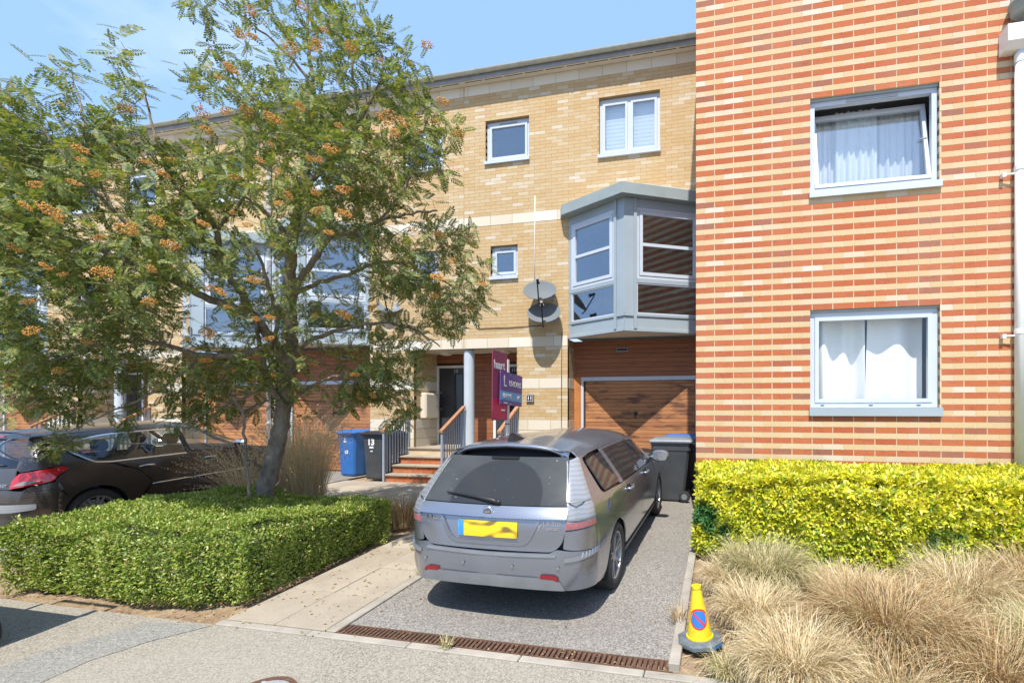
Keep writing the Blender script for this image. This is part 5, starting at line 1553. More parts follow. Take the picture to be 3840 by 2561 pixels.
    panel('front_wing', S.side, fw, .04, SP, car, .004, r_=.004)
    # glasshouse: windows, pillars, roof, windscreen
    panel('quarter_glass', S.side, [(-.255, 1.0, .05), (.27, .985, .01), (.14, 1.315, .01), (-.33, 1.305, .05)], .03, GL, car, .003, r_=.01)
    panel('rear_door_glass', S.side, [(.40, .985, .02), (1.17, .965, .01), (1.17, 1.325, .01), (.245, 1.32, .02)], .04, GL, car, .003, r_=.01)
    panel('quarter_light_bar', S.side, [(.585, .975, 0), (.602, .975, 0), (.43, 1.325, 0), (.413, 1.325, 0)], .04, M['black'], car, .005, r_=0)
    panel('front_door_glass', S.side, [(1.26, .965, .01), (2.18, .958, .03), (2.16, 1.0, .02), (1.68, 1.325, .1), (1.26, 1.33, .01)], .04, GL, car, .003, r_=.01)
    panel('rear_door_frame', S.side, [(.285, .965, 0), (.39, .963, 0), (.24, 1.325, .0), (1.18, 1.33, 0), (1.18, 1.35, 0), (.15, 1.345, .01)], .03, SP, car, .004, r_=0)
    panel('centre_pillar', S.side, [(1.18, .95, 0), (1.25, .95, 0), (1.25, 1.345, 0), (1.18, 1.345, 0)], .04, M['black'], car, .004, r_=0)
    panel('cant_rail', S.side, [(1.255, 1.335, 0), (1.69, 1.336, .05), (2.17, 1.0, .03), (2.22, .95, 0), (2.34, .955, 0), (2.0, 1.26, .1), (1.70, 1.395, .06), (1.255, 1.394, 0)], .04, SP, car, .004, r_=0)
    panel('side_rail', S.side, [(-.20, 1.348, 0), (1.25, 1.352, 0), (1.25, 1.394, 0), (-.20, 1.394, 0)], .04, SP, car, .003, r_=0)
    rf = [(-.50, -.535, .04), (.50, -.535, .04), (.57, -.40, 0), (.592, -.2, .0), (.598, .5, .0), (.598, 1.2, .0), (.58, 1.52, .06), (0, 1.64, 0), (-.58, 1.52, .06), (-.598, 1.2, 0), (-.598, .5, 0), (-.592, -.2, 0), (-.57, -.40, 0)]
    panel('roof', S.roof, rf, .05, SP, car, .002, both=False, r_=0)
    panel('windscreen', S.roof, [(-.58, 1.54, .05), (0, 1.66, .0), (.58, 1.54, .05), (.70, 2.42, .06), (0, 2.58, 0), (-.70, 2.42, .06)], .06, GL, car, .002, both=False, r_=0)
    def bon(a):
        x, y = a[:, 0], a[:, 1]; t = np.clip((y - 2.3) / 1.3, 0, 1)
        return np.stack([x, y, 1.005 - .10 * t - .22 * t ** 3 - .05 * (np.abs(x) / .75) ** 2.5], 1)
    panel('bonnet', bon, [(-.76, 2.34, .02), (0, 2.54, 0), (.76, 2.34, .02), (.70, 3.2, .2), (0, 3.52, .0), (-.70, 3.2, .2)], .07, SP, car, .0, both=False, r_=0)
    def nose(a):
        x, z = a[:, 0], a[:, 1]; return np.stack([x, 3.60 - .30 * (np.abs(x) / .8) ** 3 - .25 * np.clip(z - .6, 0, 1) ** 1 - .1 * np.clip(.4 - z, 0, 1), z], 1)
    panel('front_bumper', nose, [(-.79, .25, .05), (.79, .25, .05), (.76, .70, .05), (0, .80, 0), (-.76, .70, .05)], .07, SP, car, .0, both=False, r_=0)
    # mirrors, aerial
    for s in (-1, 1):
        m = MB(); c = Vector((s * .985, 2.02, .985))
        prof = [(.0, 0), (.055, .0), (.085, .03), (.088, .07), (.06, .12), (.0001, .135)]
        V = []; ns = 20
        for r_, h in prof:
            for k in range(ns):
                a = 2 * math.pi * k / ns; ex = math.copysign(abs(math.cos(a)) ** .7, math.cos(a)); ez = math.copysign(abs(math.sin(a)) ** .7, math.sin(a))
                V.append((c.x + ex * r_ * 1.35, c.y + h, c.z + ez * r_ * .86))
        Fm = [(i * ns + k, i * ns + (k + 1) % ns, (i + 1) * ns + (k + 1) % ns, (i + 1) * ns + k) for i in range(len(prof) - 1) for k in range(ns)]
        m.poly(V, Fm); m.tube([(s * .83, 2.06, .955), (s * .93, 2.05, .965)], .03, 8)
        mo = m.build('wing_mirror', SP, car, keep=False, smooth=True)
        m = MB(); V = [(c.x, c.y - .003, c.z)] + [(c.x + math.copysign(abs(math.cos(a)) ** .7, math.cos(a)) * .098, c.y - .003, c.z + math.copysign(abs(math.sin(a)) ** .7, math.sin(a)) * .062) for a in np.linspace(0, 2 * math.pi, 25)[:-1]]
        m.poly(V, [(0, 1 + k, 1 + (k + 1) % 24) for k in range(24)]); m.build('mirror_glass', M['chrome'], mo, keep=False)
    zt = float(S.roof(np.array([[0.0, -.40]]))[0][2])
    m = MB(); m.poly([(-.035, -.47, zt - .004), (.035, -.47, zt - .004), (.03, -.24, zt + .002), (-.03, -.24, zt + .002), (-.006, -.47, zt + .075), (.006, -.47, zt + .075), (.006, -.43, zt + .075), (-.006, -.43, zt + .075)], [(0, 1, 5, 4), (1, 2, 6, 5), (2, 3, 7, 6), (3, 0, 4, 7), (4, 5, 6, 7)])
    m.build('roof_aerial', M['black'], car, keep=False)
    for x in (-1, 1):
        for y in (0, WB): wheel(car, x * .765, y, .315, 5, steer=0)
    return car
estate_car = estate()

# ---------------------------------------------------------------- dark hatchback
def hatchback():
    car = empty('hatchback_car', (-9.20, 4.80, G(4.8)), 0, 'dark brown hatchback parked beyond the clipped hedge, its red tail lamp showing', 'car')
    car.rotation_euler = (0.047, 0, R(-0.6))
    BP = paint('dark_brown_paint', (0.035, 0.028, 0.026), 0.12, (0.26, 0.22, 0.18), rough=0.22, metal=0.3, coat=0.9)
    GLS = M['car_glass']
    S = Shell(wt=([.18, .25, .35, .50, .65, .80, .90, .98, 1.05, 1.15, 1.25, 1.33, 1.38, 1.42, 1.45, 1.47, 1.48], [.78, .83, .85, .862, .868, .862, .846, .815, .775, .715, .655, .60, .55, .47, .36, .22, 0.0]),
              hroof=([-1.0, -.6, 0, .6, 1.0, 1.4, 1.8, 2.2, 2.4], [1.40, 1.42, 1.462, 1.48, 1.475, 1.42, 1.24, 1.03, .97]),
              rear=([.18, .30, .45, .60, .72, .85, 1.0, 1.2, 1.38, 1.48], [-.70, -.745, -.765, -.75, -.72, -.695, -.645, -.545, -.44, -.38]),
              rc=([.18, .6, .95, 1.3, 1.5], [.30, .28, .22, .14, .1]), plan=([-.9, -.4, 0, .8, 1.8, 2.4, 2.9, 3.2], [.93, .965, .985, 1.0, .995, .975, .92, .83]),
              belt=.96, top=1.48, bulge=.10, nose=3.2)
    WB, AR = 2.54, 0.345; q = S.q_of; QX = S.qx_of
    # floor, arches and dark lining
    m = MB(); m.box(-.70, .70, -.62, 3.0, .20, .30).box(-.74, .74, -.5, 1.9, .30, .55)
    for yc in (0, WB):
        for s in (-1, 1): m.lathe([(AR + .01, s * .45), (AR + .01, s * .82)], (0, yc, .31), 'x', 24, a0=-0.35, a1=math.pi + .35)
    m.build('underbody', M['dark'], car, keep=False)
    # seats seen through the glass
    for (y, nm) in ((.35, 'rear_seat'), (1.25, 'front_seat')):
        for x in (-.36, .36):
            m = MB(); m.rounded(x - .24, x + .24, y - .06, y + .10, .5, 1.05, .05).rounded(x - .13, x + .13, y - .09, y + .02, 1.08, 1.25, .04); m.build(nm, plain(nm, (.10, .10, .105), .9), car, keep=False)
    ap = lambda: [(q(p[0], p[1]), p[1], 0) for p in arch(0, .31, AR, -AR * .99, AR * .99, .25, 20)]
    # rear bumper; the pale strip paints in the sunlight on its top
    panel('rear_bumper', S.wrap, [(-1.0, .26, 0), (1.0, .24, 0), (q(-.37, .24), .24)] + [(q(p[0], p[1]), p[1], 0) for p in arch(0, .31, AR, -AR * .99, -AR * .80, .25, 8)] + [(q(-.33, .62), .62, 0), (1.0, .68, 0), (.3, .70, 0), (-.1, .72, .02), (-1.0, .72, 0)], .04, BP, car, .012, r_=0)
    panel('bumper_sunlit_strip', S.wrap, [(-1.0, .44, 0), (.2, .45, .02), (.62, .47, .03), (.62, .535, .03), (.2, .545, 0), (-1.0, .55, 0)], .05, M['lamp_clear'], car, .03, r_=.0)
    panel('side_body', S.wrap, [(q(-.30, .61), .61, 0)] + [(q(p[0], p[1]), p[1], 0) for p in arch(0, .31, AR, -AR * .80, AR * .985, .25, 20)] + [(q(.45, .25), .25, 0), (q(.62, .60), .60, 0), (q(.48, .78), .78, .1), (q(.17, .93), .93, .02), (q(.02, .965), .965, .03), (q(-.16, 1.06), 1.06, .10), (q(-.24, 1.2), 1.2, .06), (q(-.16, 1.30), 1.305, .1), (q(.20, 1.345), 1.345, 0), (q(.9, 1.36), 1.36, 0), (q(.9, 1.39), 1.39, 0), (q(-.34, 1.385), 1.385, 0), (QX(.44, 1.385), 1.385, 0), (QX(.482, 1.34), 1.34, 0), (QX(.566, 1.0), 1.0, 0), (QX(.572, .965), .965, 0), (.15, .938, 0), (.6, .965, 0), (q(-.29, .985), .985, 0), (q(-.245, .93), .93, 0), (.92, .785, 0), (.4, .748, 0), (.3, .705, 0), (1.0, .685, 0)], .04, BP, car, .004, r_=0)
    for nm, poly, yh in (('rear_door', [(.455, .255, 0), (1.16, .25, .01), (1.16, .955, 0), (.20, .955, 0), (.50, .78, .1), (.64, .60, .05)], .56), ('front_door', [(1.167, .25, .01), (2.10, .25, .02), (2.17, .5, .1), (2.12, .93, .05), (1.167, .955, 0)], 1.44)):
        o, o2 = panel(nm, S.side, poly, .04, BP, car, .004, r_=.004)
        for s, par in ((1, o), (-1, o2)):
            p = S.side(np.array([[yh, .845]]))[0]; X = p[0] + .003; mm = MB()
            mm.tube([(s * (X - .004), yh - .10, .842), (s * (X + .03), yh - .085, .845), (s * (X + .034), yh, .848), (s * (X + .03), yh + .085, .845), (s * (X - .004), yh + .10, .842)], [.012, .015, .016, .015, .012], 8)
            mm.build('handle', M['chrome'], par, keep=False, smooth=True)
            y0, y1 = (.62, 1.155) if nm == 'rear_door' else (1.172, 2.10)
            P = S.side(np.array([(y, .56) for y in np.linspace(y0, y1, 9)])); mm = MB(); mm.tube([(s * (a[0] + .006), a[1], a[2]) for a in P], .012, 6); mm.build('rubbing_strip', M['chrome'], par, keep=False, smooth=True)
    panel('front_wing', S.side, [(2.178, .25, 0), (WB - AR * .99, .25, 0)] + arch(WB, .31, AR, -AR * .99 + WB, AR * .97 + WB, .26, 16) + [(WB + AR + .03, .3), (3.0, .4), (2.98, .70, .1), (2.5, .86, .1), (2.13, .93, .03), (2.178, .6)], .05, BP, car, .004, r_=.004)
    panel('side_skirt', S.side, [(AR + .03, .20), (WB - AR - .03, .20), (WB - AR - .03, .248), (AR + .06, .248)], .05, BP, car, .01, r_=.005)
    gl = [(.02, .985, .06), (.18, .965, .04), (1.12, .962, .01), (1.12, 1.335, .01), (.2, 1.325, .15), (-.13, 1.27, .12), (-.19, 1.17, .08)]
    g1 = panel('rear_door_glass', S.side, gl, .04, GLS, car, .0, r_=.02)
    panel('window_trim', S.side, gl[:3] + [(1.12, .947, 0), (.18, .948, .04), (.0, .97, .06), (-.21, 1.165, .08), (-.15, 1.285, .12), (.2, 1.342, .15), (1.12, 1.352, 0), (1.12, 1.335, .0), (.2, 1.325, .15), (-.13, 1.27, .12), (-.19, 1.17, .08)], .03, M['chrome'], car, .005, r_=0)
    panel('front_door_glass', S.side, [(1.20, .962, .01), (2.02, .95, .02), (1.95, 1.0, .03), (1.45, 1.335, .1), (1.20, 1.335, .01)], .05, GLS, car, .0, r_=.01)
    panel('centre_pillar', S.side, [(1.125, .955, 0), (1.195, .955, 0), (1.195, 1.36, 0), (1.125, 1.36, 0)], .05, M['black'], car, .003, r_=0)
    panel('front_pillar', S.side, [(.92, 1.362, 0), (1.45, 1.36, .06), (1.98, 1.0, .03), (2.05, .955, 0), (2.16, .955, 0), (1.62, 1.33, .1), (1.44, 1.40, .05), (.92, 1.395, 0)], .04, BP, car, .004, r_=0)
    panel('roof', S.roof, [(-.50, -.44, .08), (.50, -.44, .08), (.53, .4, 0), (.525, 1.3, .06), (0, 1.36, 0), (-.525, 1.3, .06), (-.53, .4, 0)], .05, BP, car, .003, both=False, r_=0)
    panel('windscreen', S.roof, [(-.53, 1.33, .05), (0, 1.39, 0), (.53, 1.33, .05), (.68, 2.05, .06), (0, 2.2, 0), (-.68, 2.05, .06)], .06, GLS, car, .002, both=False, r_=0)
    def sym(name, half, res, mat, off, r_=.012):
        full = half + [(-p[0],) + tuple(p[1:]) for p in half[::-1]]
        return panel(name, S.rear, full, res, mat, car, off, both=False, r_=r_)[0]
    tgate = sym('tailgate', [(.60, .728, .04), (.64, .80, .03), (.59, .90, .03), (.565, .985, 0)], .04, BP, .004, r_=0)
    sym('rear_window', [(.56, .99, .03), (.47, 1.355, .06)], .04, GLS, .004, r_=0)
    sym('roof_spoiler', [(.50, 1.36, .02), (.44, 1.43, .03)], .04, BP, .035, r_=0)
    sym('brake_light', [(.10, 1.375, .005), (.10, 1.395, .005)], .04, M['lamp_red'], .048, r_=0)
    lamp = [(QX(.57, .755), .735, .02), (.35, .76, 0), (.85, .80, 0), (q(-.26, .93), .93, .02), (q(-.30, .965), .965, .02), (.6, .945, .05), (.15, .92, .05), (QX(.58, .83), .83, .03)]
    RED = plain('tail_lamp_red', (.50, .012, .018), .12, var=.15, coat=1.0, scale=14)
    lo = panel('tail_lamp', S.wrap, lamp, .03, RED, car, .014, r_=0)
    panel('reverse_lamp', S.wrap, [(QX(.60, .765), .765, .02), (.35, .775, .0), (.70, .825, .02), (.25, .818, .03)], .03, M['lamp_clear'], car, .018, r_=.01)
    def at_rear(x, z, off): p = S.rear(np.array([[x, z]]))[0]; return (p[0], p[1] - off, p[2])
    m = MB(); a, b = Vector(at_rear(.02, 1.02, .02)), Vector(at_rear(.40, 1.03, .018)); m.tube([a, a.lerp(b, .4) + Vector((0, -.012, .006)), b], [.018, .013, .006], 8); m.build('rear_wiper', M['black'], car, keep=False, smooth=True)
    t = text_mesh('lettering', 'PEUGEOT', .05, M['chrome'], at_rear(.42, .775, .01), (R(82), 0, .16), None, bold=.001, extrude=.002); t.parent = car
    m = MB(); m.lathe([(.04, -.008), (.045, -.012), (.05, -.008), (.045, 0)], (0, 0, 0), 'y', 24); o = m.build('badge', M['chrome'], car, keep=False, smooth=True); o.location = at_rear(0, .86, .006)
    def bon(a):
        x, y = a[:, 0], a[:, 1]; t = np.clip((y - 2.0) / 1.1, 0, 1); return np.stack([x, y, .99 - .10 * t - .20 * t ** 3 - .05 * (np.abs(x) / .75) ** 2.5], 1)
    panel('bonnet', bon, [(-.72, 2.0, .02), (0, 2.16, 0), (.72, 2.0, .02), (.66, 2.8, .2), (0, 3.1, 0), (-.66, 2.8, .2)], .08, BP, car, 0, both=False, r_=0)
    def nose(a):
        x, z = a[:, 0], a[:, 1]; return np.stack([x, 3.2 - .32 * (np.abs(x) / .8) ** 3 - .25 * np.clip(z - .6, 0, 1) - .1 * np.clip(.4 - z, 0, 1), z], 1)
    panel('front_bumper', nose, [(-.77, .25, .05), (.77, .25, .05), (.74, .72, .05), (0, .80, 0), (-.74, .72, .05)], .08, BP, car, 0, both=False, r_=0)
    for s in (-1, 1):
        m = MB(); m.rounded(s * .95 - .11, s * .95 + .11, 1.83, 1.95, .95, 1.08, .04).tube([(s * .80, 1.93, .96), (s * .90, 1.90, .985)], .025, 8)
        mo = m.build('wing_mirror', M['chrome'], car, keep=False)
    m = MB(); m.rounded(-.72, .72, 1.75, 2.05, .70, .98, .06); m.build('dashboard', M['black'], car, keep=False)
    for x in (-1, 1):
        for y in (0, WB): wheel(car, x * .745, y, .305, 7, rim_r=.205, width=.195)
    return car
hatch = hatchback()
# ================================================================ plants
def leaf_mat(name, stops, rough=0.45, trans=0.35, tcol=None, patch=None, spec=0.5):
    t = NT(name); g = t.new('ShaderNodeNewGeometry')
    v = t.coord('World')
    f = t.math('FRACT', t.math('ADD', g.outputs['Random Per Island'], t.math('MULTIPLY', t.noise(v, 2.3, 2), 0.35)))
    c = t.ramp(g.outputs['Random Per Island'], stops)
    if patch:                      # older green leaves show lower down and in patches, the yellow growth is young
        g2 = t.new('ShaderNodeSeparateXYZ'); t.link(v, g2.inputs[0])
        c = t.mix(t.math('MULTIPLY', t.ramp(g2.outputs['Z'], [(0.05, 0.62), (0.62, 0.0)]), t.ramp(t.noise(v, 14, 3, 0.6), [(0.35, 0.2), (0.65, 1.0)])), c, (0.20, 0.34, 0.03))
        sc_, thr, pc = patch
        c = t.mix(t.ramp(t.noise(v, sc_, 3, 0.5), [(thr, 0), (thr + 0.10, 1)]), c, pc)
    t.base(c); t.set(rough=rough, spec=spec)
    tr = t.new('ShaderNodeBsdfTranslucent')
    t.link(t.mix(1.0, c, tcol or (1.2, 1.25, 0.5), 'MULTIPLY'), tr.inputs['Color'])
    mx = t.new('ShaderNodeMixShader'); mx.inputs[0].default_value = trans
    t.link(t.b.outputs[0], mx.inputs[1]); t.link(tr.outputs[0], mx.inputs[2]); t.link(mx.outputs[0], t.out.inputs['Surface'])
    return t.mat
def bark_mat():
    t = NT('bark'); v = t.coord('World', (1, 1, 0.5)); n1 = t.noise(v, 14, 6, 0.65); n2 = t.noise(v, 60, 4, 0.7)
    c = t.ramp(n1, [(0.3, (0.13, 0.105, 0.08)), (0.55, (0.25, 0.205, 0.155)), (0.75, (0.36, 0.31, 0.24))])
    t.base(c); t.set(rough=0.85, spec=0.2); t.bump(n2, 0.5, 0.01); return t.mat
M['bark'] = bark_mat()
M['rowan_leaf'] = leaf_mat('rowan_leaf', [(0, (0.07, 0.12, 0.04)), (0.3, (0.135, 0.185, 0.055)), (0.65, (0.215, 0.255, 0.08)), (0.92, (0.33, 0.31, 0.09)), (1, (0.42, 0.28, 0.08))], 0.5, 0.3, spec=0.28)
M['berry'] = plain('berry', (0.58, 0.28, 0.05), 0.4, var=0.3, scale=40)
M['hedge_leaf'] = leaf_mat('hedge_leaf', [(0, (0.09, 0.17, 0.025)), (0.3, (0.20, 0.29, 0.04)), (0.7, (0.36, 0.43, 0.07)), (0.93, (0.54, 0.55, 0.18)), (1, (0.36, 0.25, 0.10))], 0.38, 0.3)
M['yellow_leaf'] = leaf_mat('yellow_leaf', [(0, (0.18, 0.30, 0.02)), (0.2, (0.44, 0.50, 0.02)), (0.5, (0.74, 0.68, 0.03)), (0.85, (0.80, 0.71, 0.06)), (1, (0.80, 0.72, 0.26))], 0.4, 0.25, (1.1, 1.1, 0.6), patch=(1.9, 0.60, (0.055, 0.16, 0.04)))
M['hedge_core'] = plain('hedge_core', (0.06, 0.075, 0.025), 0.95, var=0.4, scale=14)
M['straw'] = leaf_mat('straw', [(0, (0.36, 0.25, 0.11)), (0.3, (0.58, 0.45, 0.24)), (0.75, (0.74, 0.62, 0.39)), (0.92, (0.80, 0.71, 0.50)), (1, (0.26, 0.28, 0.09))], 0.6, 0.2, (1.1, 1, 0.8))
M['straw_brown'] = leaf_mat('straw_brown', [(0, (0.25, 0.15, 0.06)), (0.35, (0.42, 0.28, 0.12)), (0.72, (0.58, 0.42, 0.21)), (0.9, (0.74, 0.62, 0.40)), (1, (0.22, 0.24, 0.07))], 0.6, 0.2, (1.1, 1, 0.8))
M['straw_green'] = leaf_mat('straw_green', [(0, (0.12, 0.16, 0.04)), (0.2, (0.26, 0.27, 0.09)), (0.4, (0.48, 0.42, 0.19)), (1, (0.72, 0.61, 0.38))], 0.6, 0.2, (1.1, 1, 0.8))

def frames(dirs, nrm, rng):
    """per-instance axes: x along the leaf, z its upper face"""
    d = dirs / np.linalg.norm(dirs, axis=1)[:, None]
    z = nrm - (nrm * d).sum(1)[:, None] * d
    L = np.linalg.norm(z, axis=1); bad = L < 1e-5; z[bad] = np.cross(d[bad], [0.3, 0.5, 0.8]); z /= np.linalg.norm(z, axis=1)[:, None]
    y = np.cross(z, d)
    return np.stack([d, y, z], 1)            # rows are axes
def scatter_mesh(name, tv, tf, pos, ax, scale, mat, parent=None):
    """copies of a small template (verts tv, faces tf) at pos with axes ax, as one mesh"""
    n, k = len(pos), len(tv)
    V = np.einsum('kj,njc->nkc', tv, ax) * np.asarray(scale).reshape(-1, 1, 1) + pos[:, None, :]
    F = (np.asarray(tf)[None] + (np.arange(n) * k)[:, None, None]).reshape(-1, np.asarray(tf).shape[1])
    return add(name, mesh_np(name, V.reshape(-1, 3), F, mat), parent)

# ---------------------------------------------------------------- clipped green hedge
LEAF_V = np.array([(0, 0, 0), (0.45, 0.26, 0.05), (1, 0, 0.0), (0.45, -0.26, 0.05)])
LEAF_F = np.array([(0, 3, 2, 1)])
def sd_noise(rng, k=14):
    A = rng.normal(size=(k, 3)); ph = rng.uniform(0, 6.28, k); w = rng.uniform(0.5, 1.5, k)
    def f(P, s): return (np.sin(P @ (A.T * s) + ph) * w).sum(1) / w.sum() * 2
    return f
def box_hedge(H, outline, z_top, count, leaf, size, mat, core_mat, name, rng, rough=0.06, up=0.35, tpl=(LEAF_V, LEAF_F), round_=0.08):
    """leaves over the top and sides of a block whose plan is `outline` (list of x, y)"""
    nf = sd_noise(rng)
    P = np.array(outline, float); n = len(P)
    segs = [(P[i], P[(i + 1) % n]) for i in range(n)]
    Ls = [np.linalg.norm(b - a) for a, b in segs]
    zt = lambda y: z_top
    area = sum(Ls) * 0.75; xs0, xs1 = P[:, 0].min(), P[:, 0].max(); ys0, ys1 = P[:, 1].min(), P[:, 1].max()
    x_, y_ = P[:, 0], P[:, 1]; top = abs((x_ * np.roll(y_, -1) - np.roll(x_, -1) * y_).sum()) / 2
    pos, nrm = [], []
    ns = int(count * area / (area + top)); nt = count - ns
    cen = P.mean(0)
    for (a, b), L in zip(segs, Ls):
        k = int(ns * L / sum(Ls)); t = rng.uniform(-.07 / L, 1 + .07 / L, k); v = rng.uniform(0, 1, k) ** 0.9
        q = a + (b - a) * t[:, None]; d = (b - a) / L; o = np.array([d[1], -d[0]])
        if ((a + b) / 2 + o - cen) @ ((a + b) / 2 + o - cen) < ((a + b) / 2 - cen) @ ((a + b) / 2 - cen): o = -o
        g = GV(q[:, 1]); z = g + (z_top - g) * v
        inset = round_ * np.clip((v - 0.86) / 0.14, 0, 1) ** 2 + 0.05 * np.clip((0.15 - v) / 0.15, 0, 1)
        q = q - o * inset[:, None]
        pos.append(np.column_stack([q, z])); nrm.append(np.column_stack([np.tile(o, (k, 1)), np.full(k, 0.25)]))
    # top
    tp = []
    while len(tp) < nt:
        c = rng.uniform([xs0, ys0], [xs1, ys1], (4000, 2))
        for p in c:
            if in_poly(p, outline): tp.append(p)
            if len(tp) >= nt: break
    tp = np.array(tp); pos.append(np.column_stack([tp, np.full(len(tp), z_top)])); nrm.append(np.tile([0, 0, 1.0], (len(tp), 1)))
    pos = np.concatenate(pos); nrm = np.concatenate(nrm)
    amp = nf(pos, 2.4) * rough + nf(pos, 7.0) * rough * 0.6 + nf(pos, 21.0) * rough * 0.3
    pos = pos + nrm * (amp + rng.uniform(-0.045, 0.015, len(pos)))[:, None]
    pos[:, 2] = np.maximum(pos[:, 2], GV(pos[:, 1]) + 0.01)
    d = nrm * rng.uniform(0.1, 1.0, len(pos))[:, None] + rng.normal(size=pos.shape) * 0.75 + [0, 0, up]
    un = nrm + rng.normal(size=pos.shape) * 0.55 + [0, 0, 0.5]
    ax = frames(d, un, rng)
    o = scatter_mesh(name, tpl[0], tpl[1], pos, ax, size * rng.uniform(0.6, 1.3, len(pos)), mat, H)
    tag(o, kind='stuff')
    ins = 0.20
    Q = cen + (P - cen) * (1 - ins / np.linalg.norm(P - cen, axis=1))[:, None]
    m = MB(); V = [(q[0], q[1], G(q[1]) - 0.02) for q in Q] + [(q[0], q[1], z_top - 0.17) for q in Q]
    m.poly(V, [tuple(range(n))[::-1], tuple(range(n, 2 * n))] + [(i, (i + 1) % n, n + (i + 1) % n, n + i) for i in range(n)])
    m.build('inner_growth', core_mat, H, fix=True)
rng = np.random.default_rng(11)
hg = empty('clipped_hedge', (-5.4, 4.2, -0.2), label='low clipped green hedge round the foot of the rowan tree', cat='hedge')
box_hedge(hg, [(-6.72, 3.18), (-5.5, 3.22), (-4.62, 3.26), (-4.2, 3.42), (-4.14, 4.2), (-4.14, 5.22), (-5.2, 5.42), (-6.45, 5.45)], 0.44, 95000, None, 0.031, M['hedge_leaf'], M['hedge_core'], 'foliage', rng, rough=0.085, round_=0.16)
# the next hedge along, only its end shows at the left edge
hg2 = empty('clipped_hedge', (-12.3, 4.2, -0.2), label='end of another clipped green hedge beyond the dark hatchback', cat='hedge')
box_hedge(hg2, [(-16.5, 3.2), (-13.9, 3.2), (-13.9, 5.3), (-16.5, 5.3)], 0.44, 12000, None, 0.045, M['hedge_leaf'], M['hedge_core'], 'foliage', rng)

# ---------------------------------------------------------------- yellow hedge in front of the striped wall: three-part leaves
tv, tf = [], []
for a in (-0.95, 0.0, 0.95):
    c, s = math.cos(a), math.sin(a); b = len(tv)
    for (u, v, w) in ((0, 0, 0), (0.35, 0.17, 0.05), (0.72, 0.15, 0.03), (1.0, 0, -0.06), (0.72, -0.15, 0.03), (0.35, -0.17, 0.05)):
        tv.append((u * c - v * s, u * s + v * c, w))
    tf += [(b, b + 5, b + 4, b + 1), (b + 1, b + 4, b + 3, b + 2)]
yh = empty('yellow_hedge', (1.9, 6, -0.1), label='bright yellow and green leafy hedge along the foot of the striped wall', cat='hedge')
box_hedge(yh, [(-0.20, 5.42), (0.1, 5.24), (1.4, 5.2), (3.0, 5.25), (5.5, 5.25), (5.5, 6.62), (-0.24, 6.62)], 0.80, 56000, None, 0.066, M['yellow_leaf'], M['hedge_core'], 'foliage', rng, rough=0.085, up=0.55, tpl=(np.array(tv), np.array(tf)), round_=0.16)

# ---------------------------------------------------------------- dry grass
def tussock(name, c, rad, height, n, mat, label, rng, spread=0.8, flop=1.0, cat='grass', group='clumps of dry ornamental grass', w=0.0029, seed_heads=False):
    T = empty(name, c, label=label, cat=cat, group=group)
    a = rng.uniform(0, 2 * math.pi, n); r0 = np.sqrt(rng.uniform(0, 1, n)) * rad * 0.45
    base = np.stack([np.cos(a) * r0, np.sin(a) * r0, np.zeros(n)], 1)
    az = a + rng.normal(0, 0.55, n); lean = np.abs(rng.normal(0.45, 0.38, n)) * spread
    L = height * rng.uniform(0.65, 1.3, n)
    K = 6; pts = []
    p = base.copy(); th = lean * 0.4
    pts.append(p.copy())
    curl = rng.uniform(0.14, 0.60, n) * flop
    side = rng.normal(0, 0.10, n)
    for k in range(K):
        d = np.stack([np.sin(th) * np.cos(az), np.sin(th) * np.sin(az), np.cos(th)], 1)
        p = p + d * (L / K)[:, None]; th = np.minimum(th + curl * (0.5 + k * 0.25), 2.75); az = az + side
        pts.append(p.copy())
    pts = np.stack(pts, 1)                         # n, K+1, 3
    gz = GV(pts[:, :, 1] + c[1]) - c[2]
    pts[:, :, 2] = np.maximum(pts[:, :, 2], gz + rng.uniform(0.004, 0.05, n)[:, None])
    wd = np.stack([-np.sin(az), np.cos(az), np.zeros(n)], 1) + rng.normal(0, 0.3, (n, 3)); wd /= np.linalg.norm(wd, axis=1)[:, None]
    ww = (w * rng.uniform(0.6, 1.4, n))[:, None, None] * np.linspace(1, 0.25, K + 1)[None, :, None]
    A = pts - wd[:, None, :] * ww; B = pts + wd[:, None, :] * ww
    V = np.stack([A, B], 2).reshape(-1, 3)
    f = []
    for k in range(K): f.append((2 * k, 2 * k + 1, 2 * k + 3, 2 * k + 2))
    F = (np.array(f)[None] + (np.arange(n) * 2 * (K + 1))[:, None, None]).reshape(-1, 4)
    o = add('grass_blades', mesh_np('grass_blades', V, F, M[mat]), T, keep=False); tag(o, kind='stuff')
    if seed_heads:
        idx = rng.choice(n, n // 3, replace=False)
        pos = []; dr = []
        for i in idx:
            e = pts[i, -1]; d = pts[i, -1] - pts[i, -3]; d = d / (np.linalg.norm(d) + 1e-6)
            for q in range(9):
                pos.append(e - d * 0.035 * q + rng.normal(0, 0.006, 3)); dr.append(d + rng.normal(0, 0.5, 3))
        pos = np.array(pos); dr = np.array(dr)
        ax = frames(dr, rng.normal(size=pos.shape), rng)
        o = scatter_mesh('seed_heads', LEAF_V, LEAF_F, pos, ax, np.full(len(pos), 0.028), M['straw'], None); o.parent = T; tag(o, kind='stuff')
    return T
gr = np.random.default_rng(5)
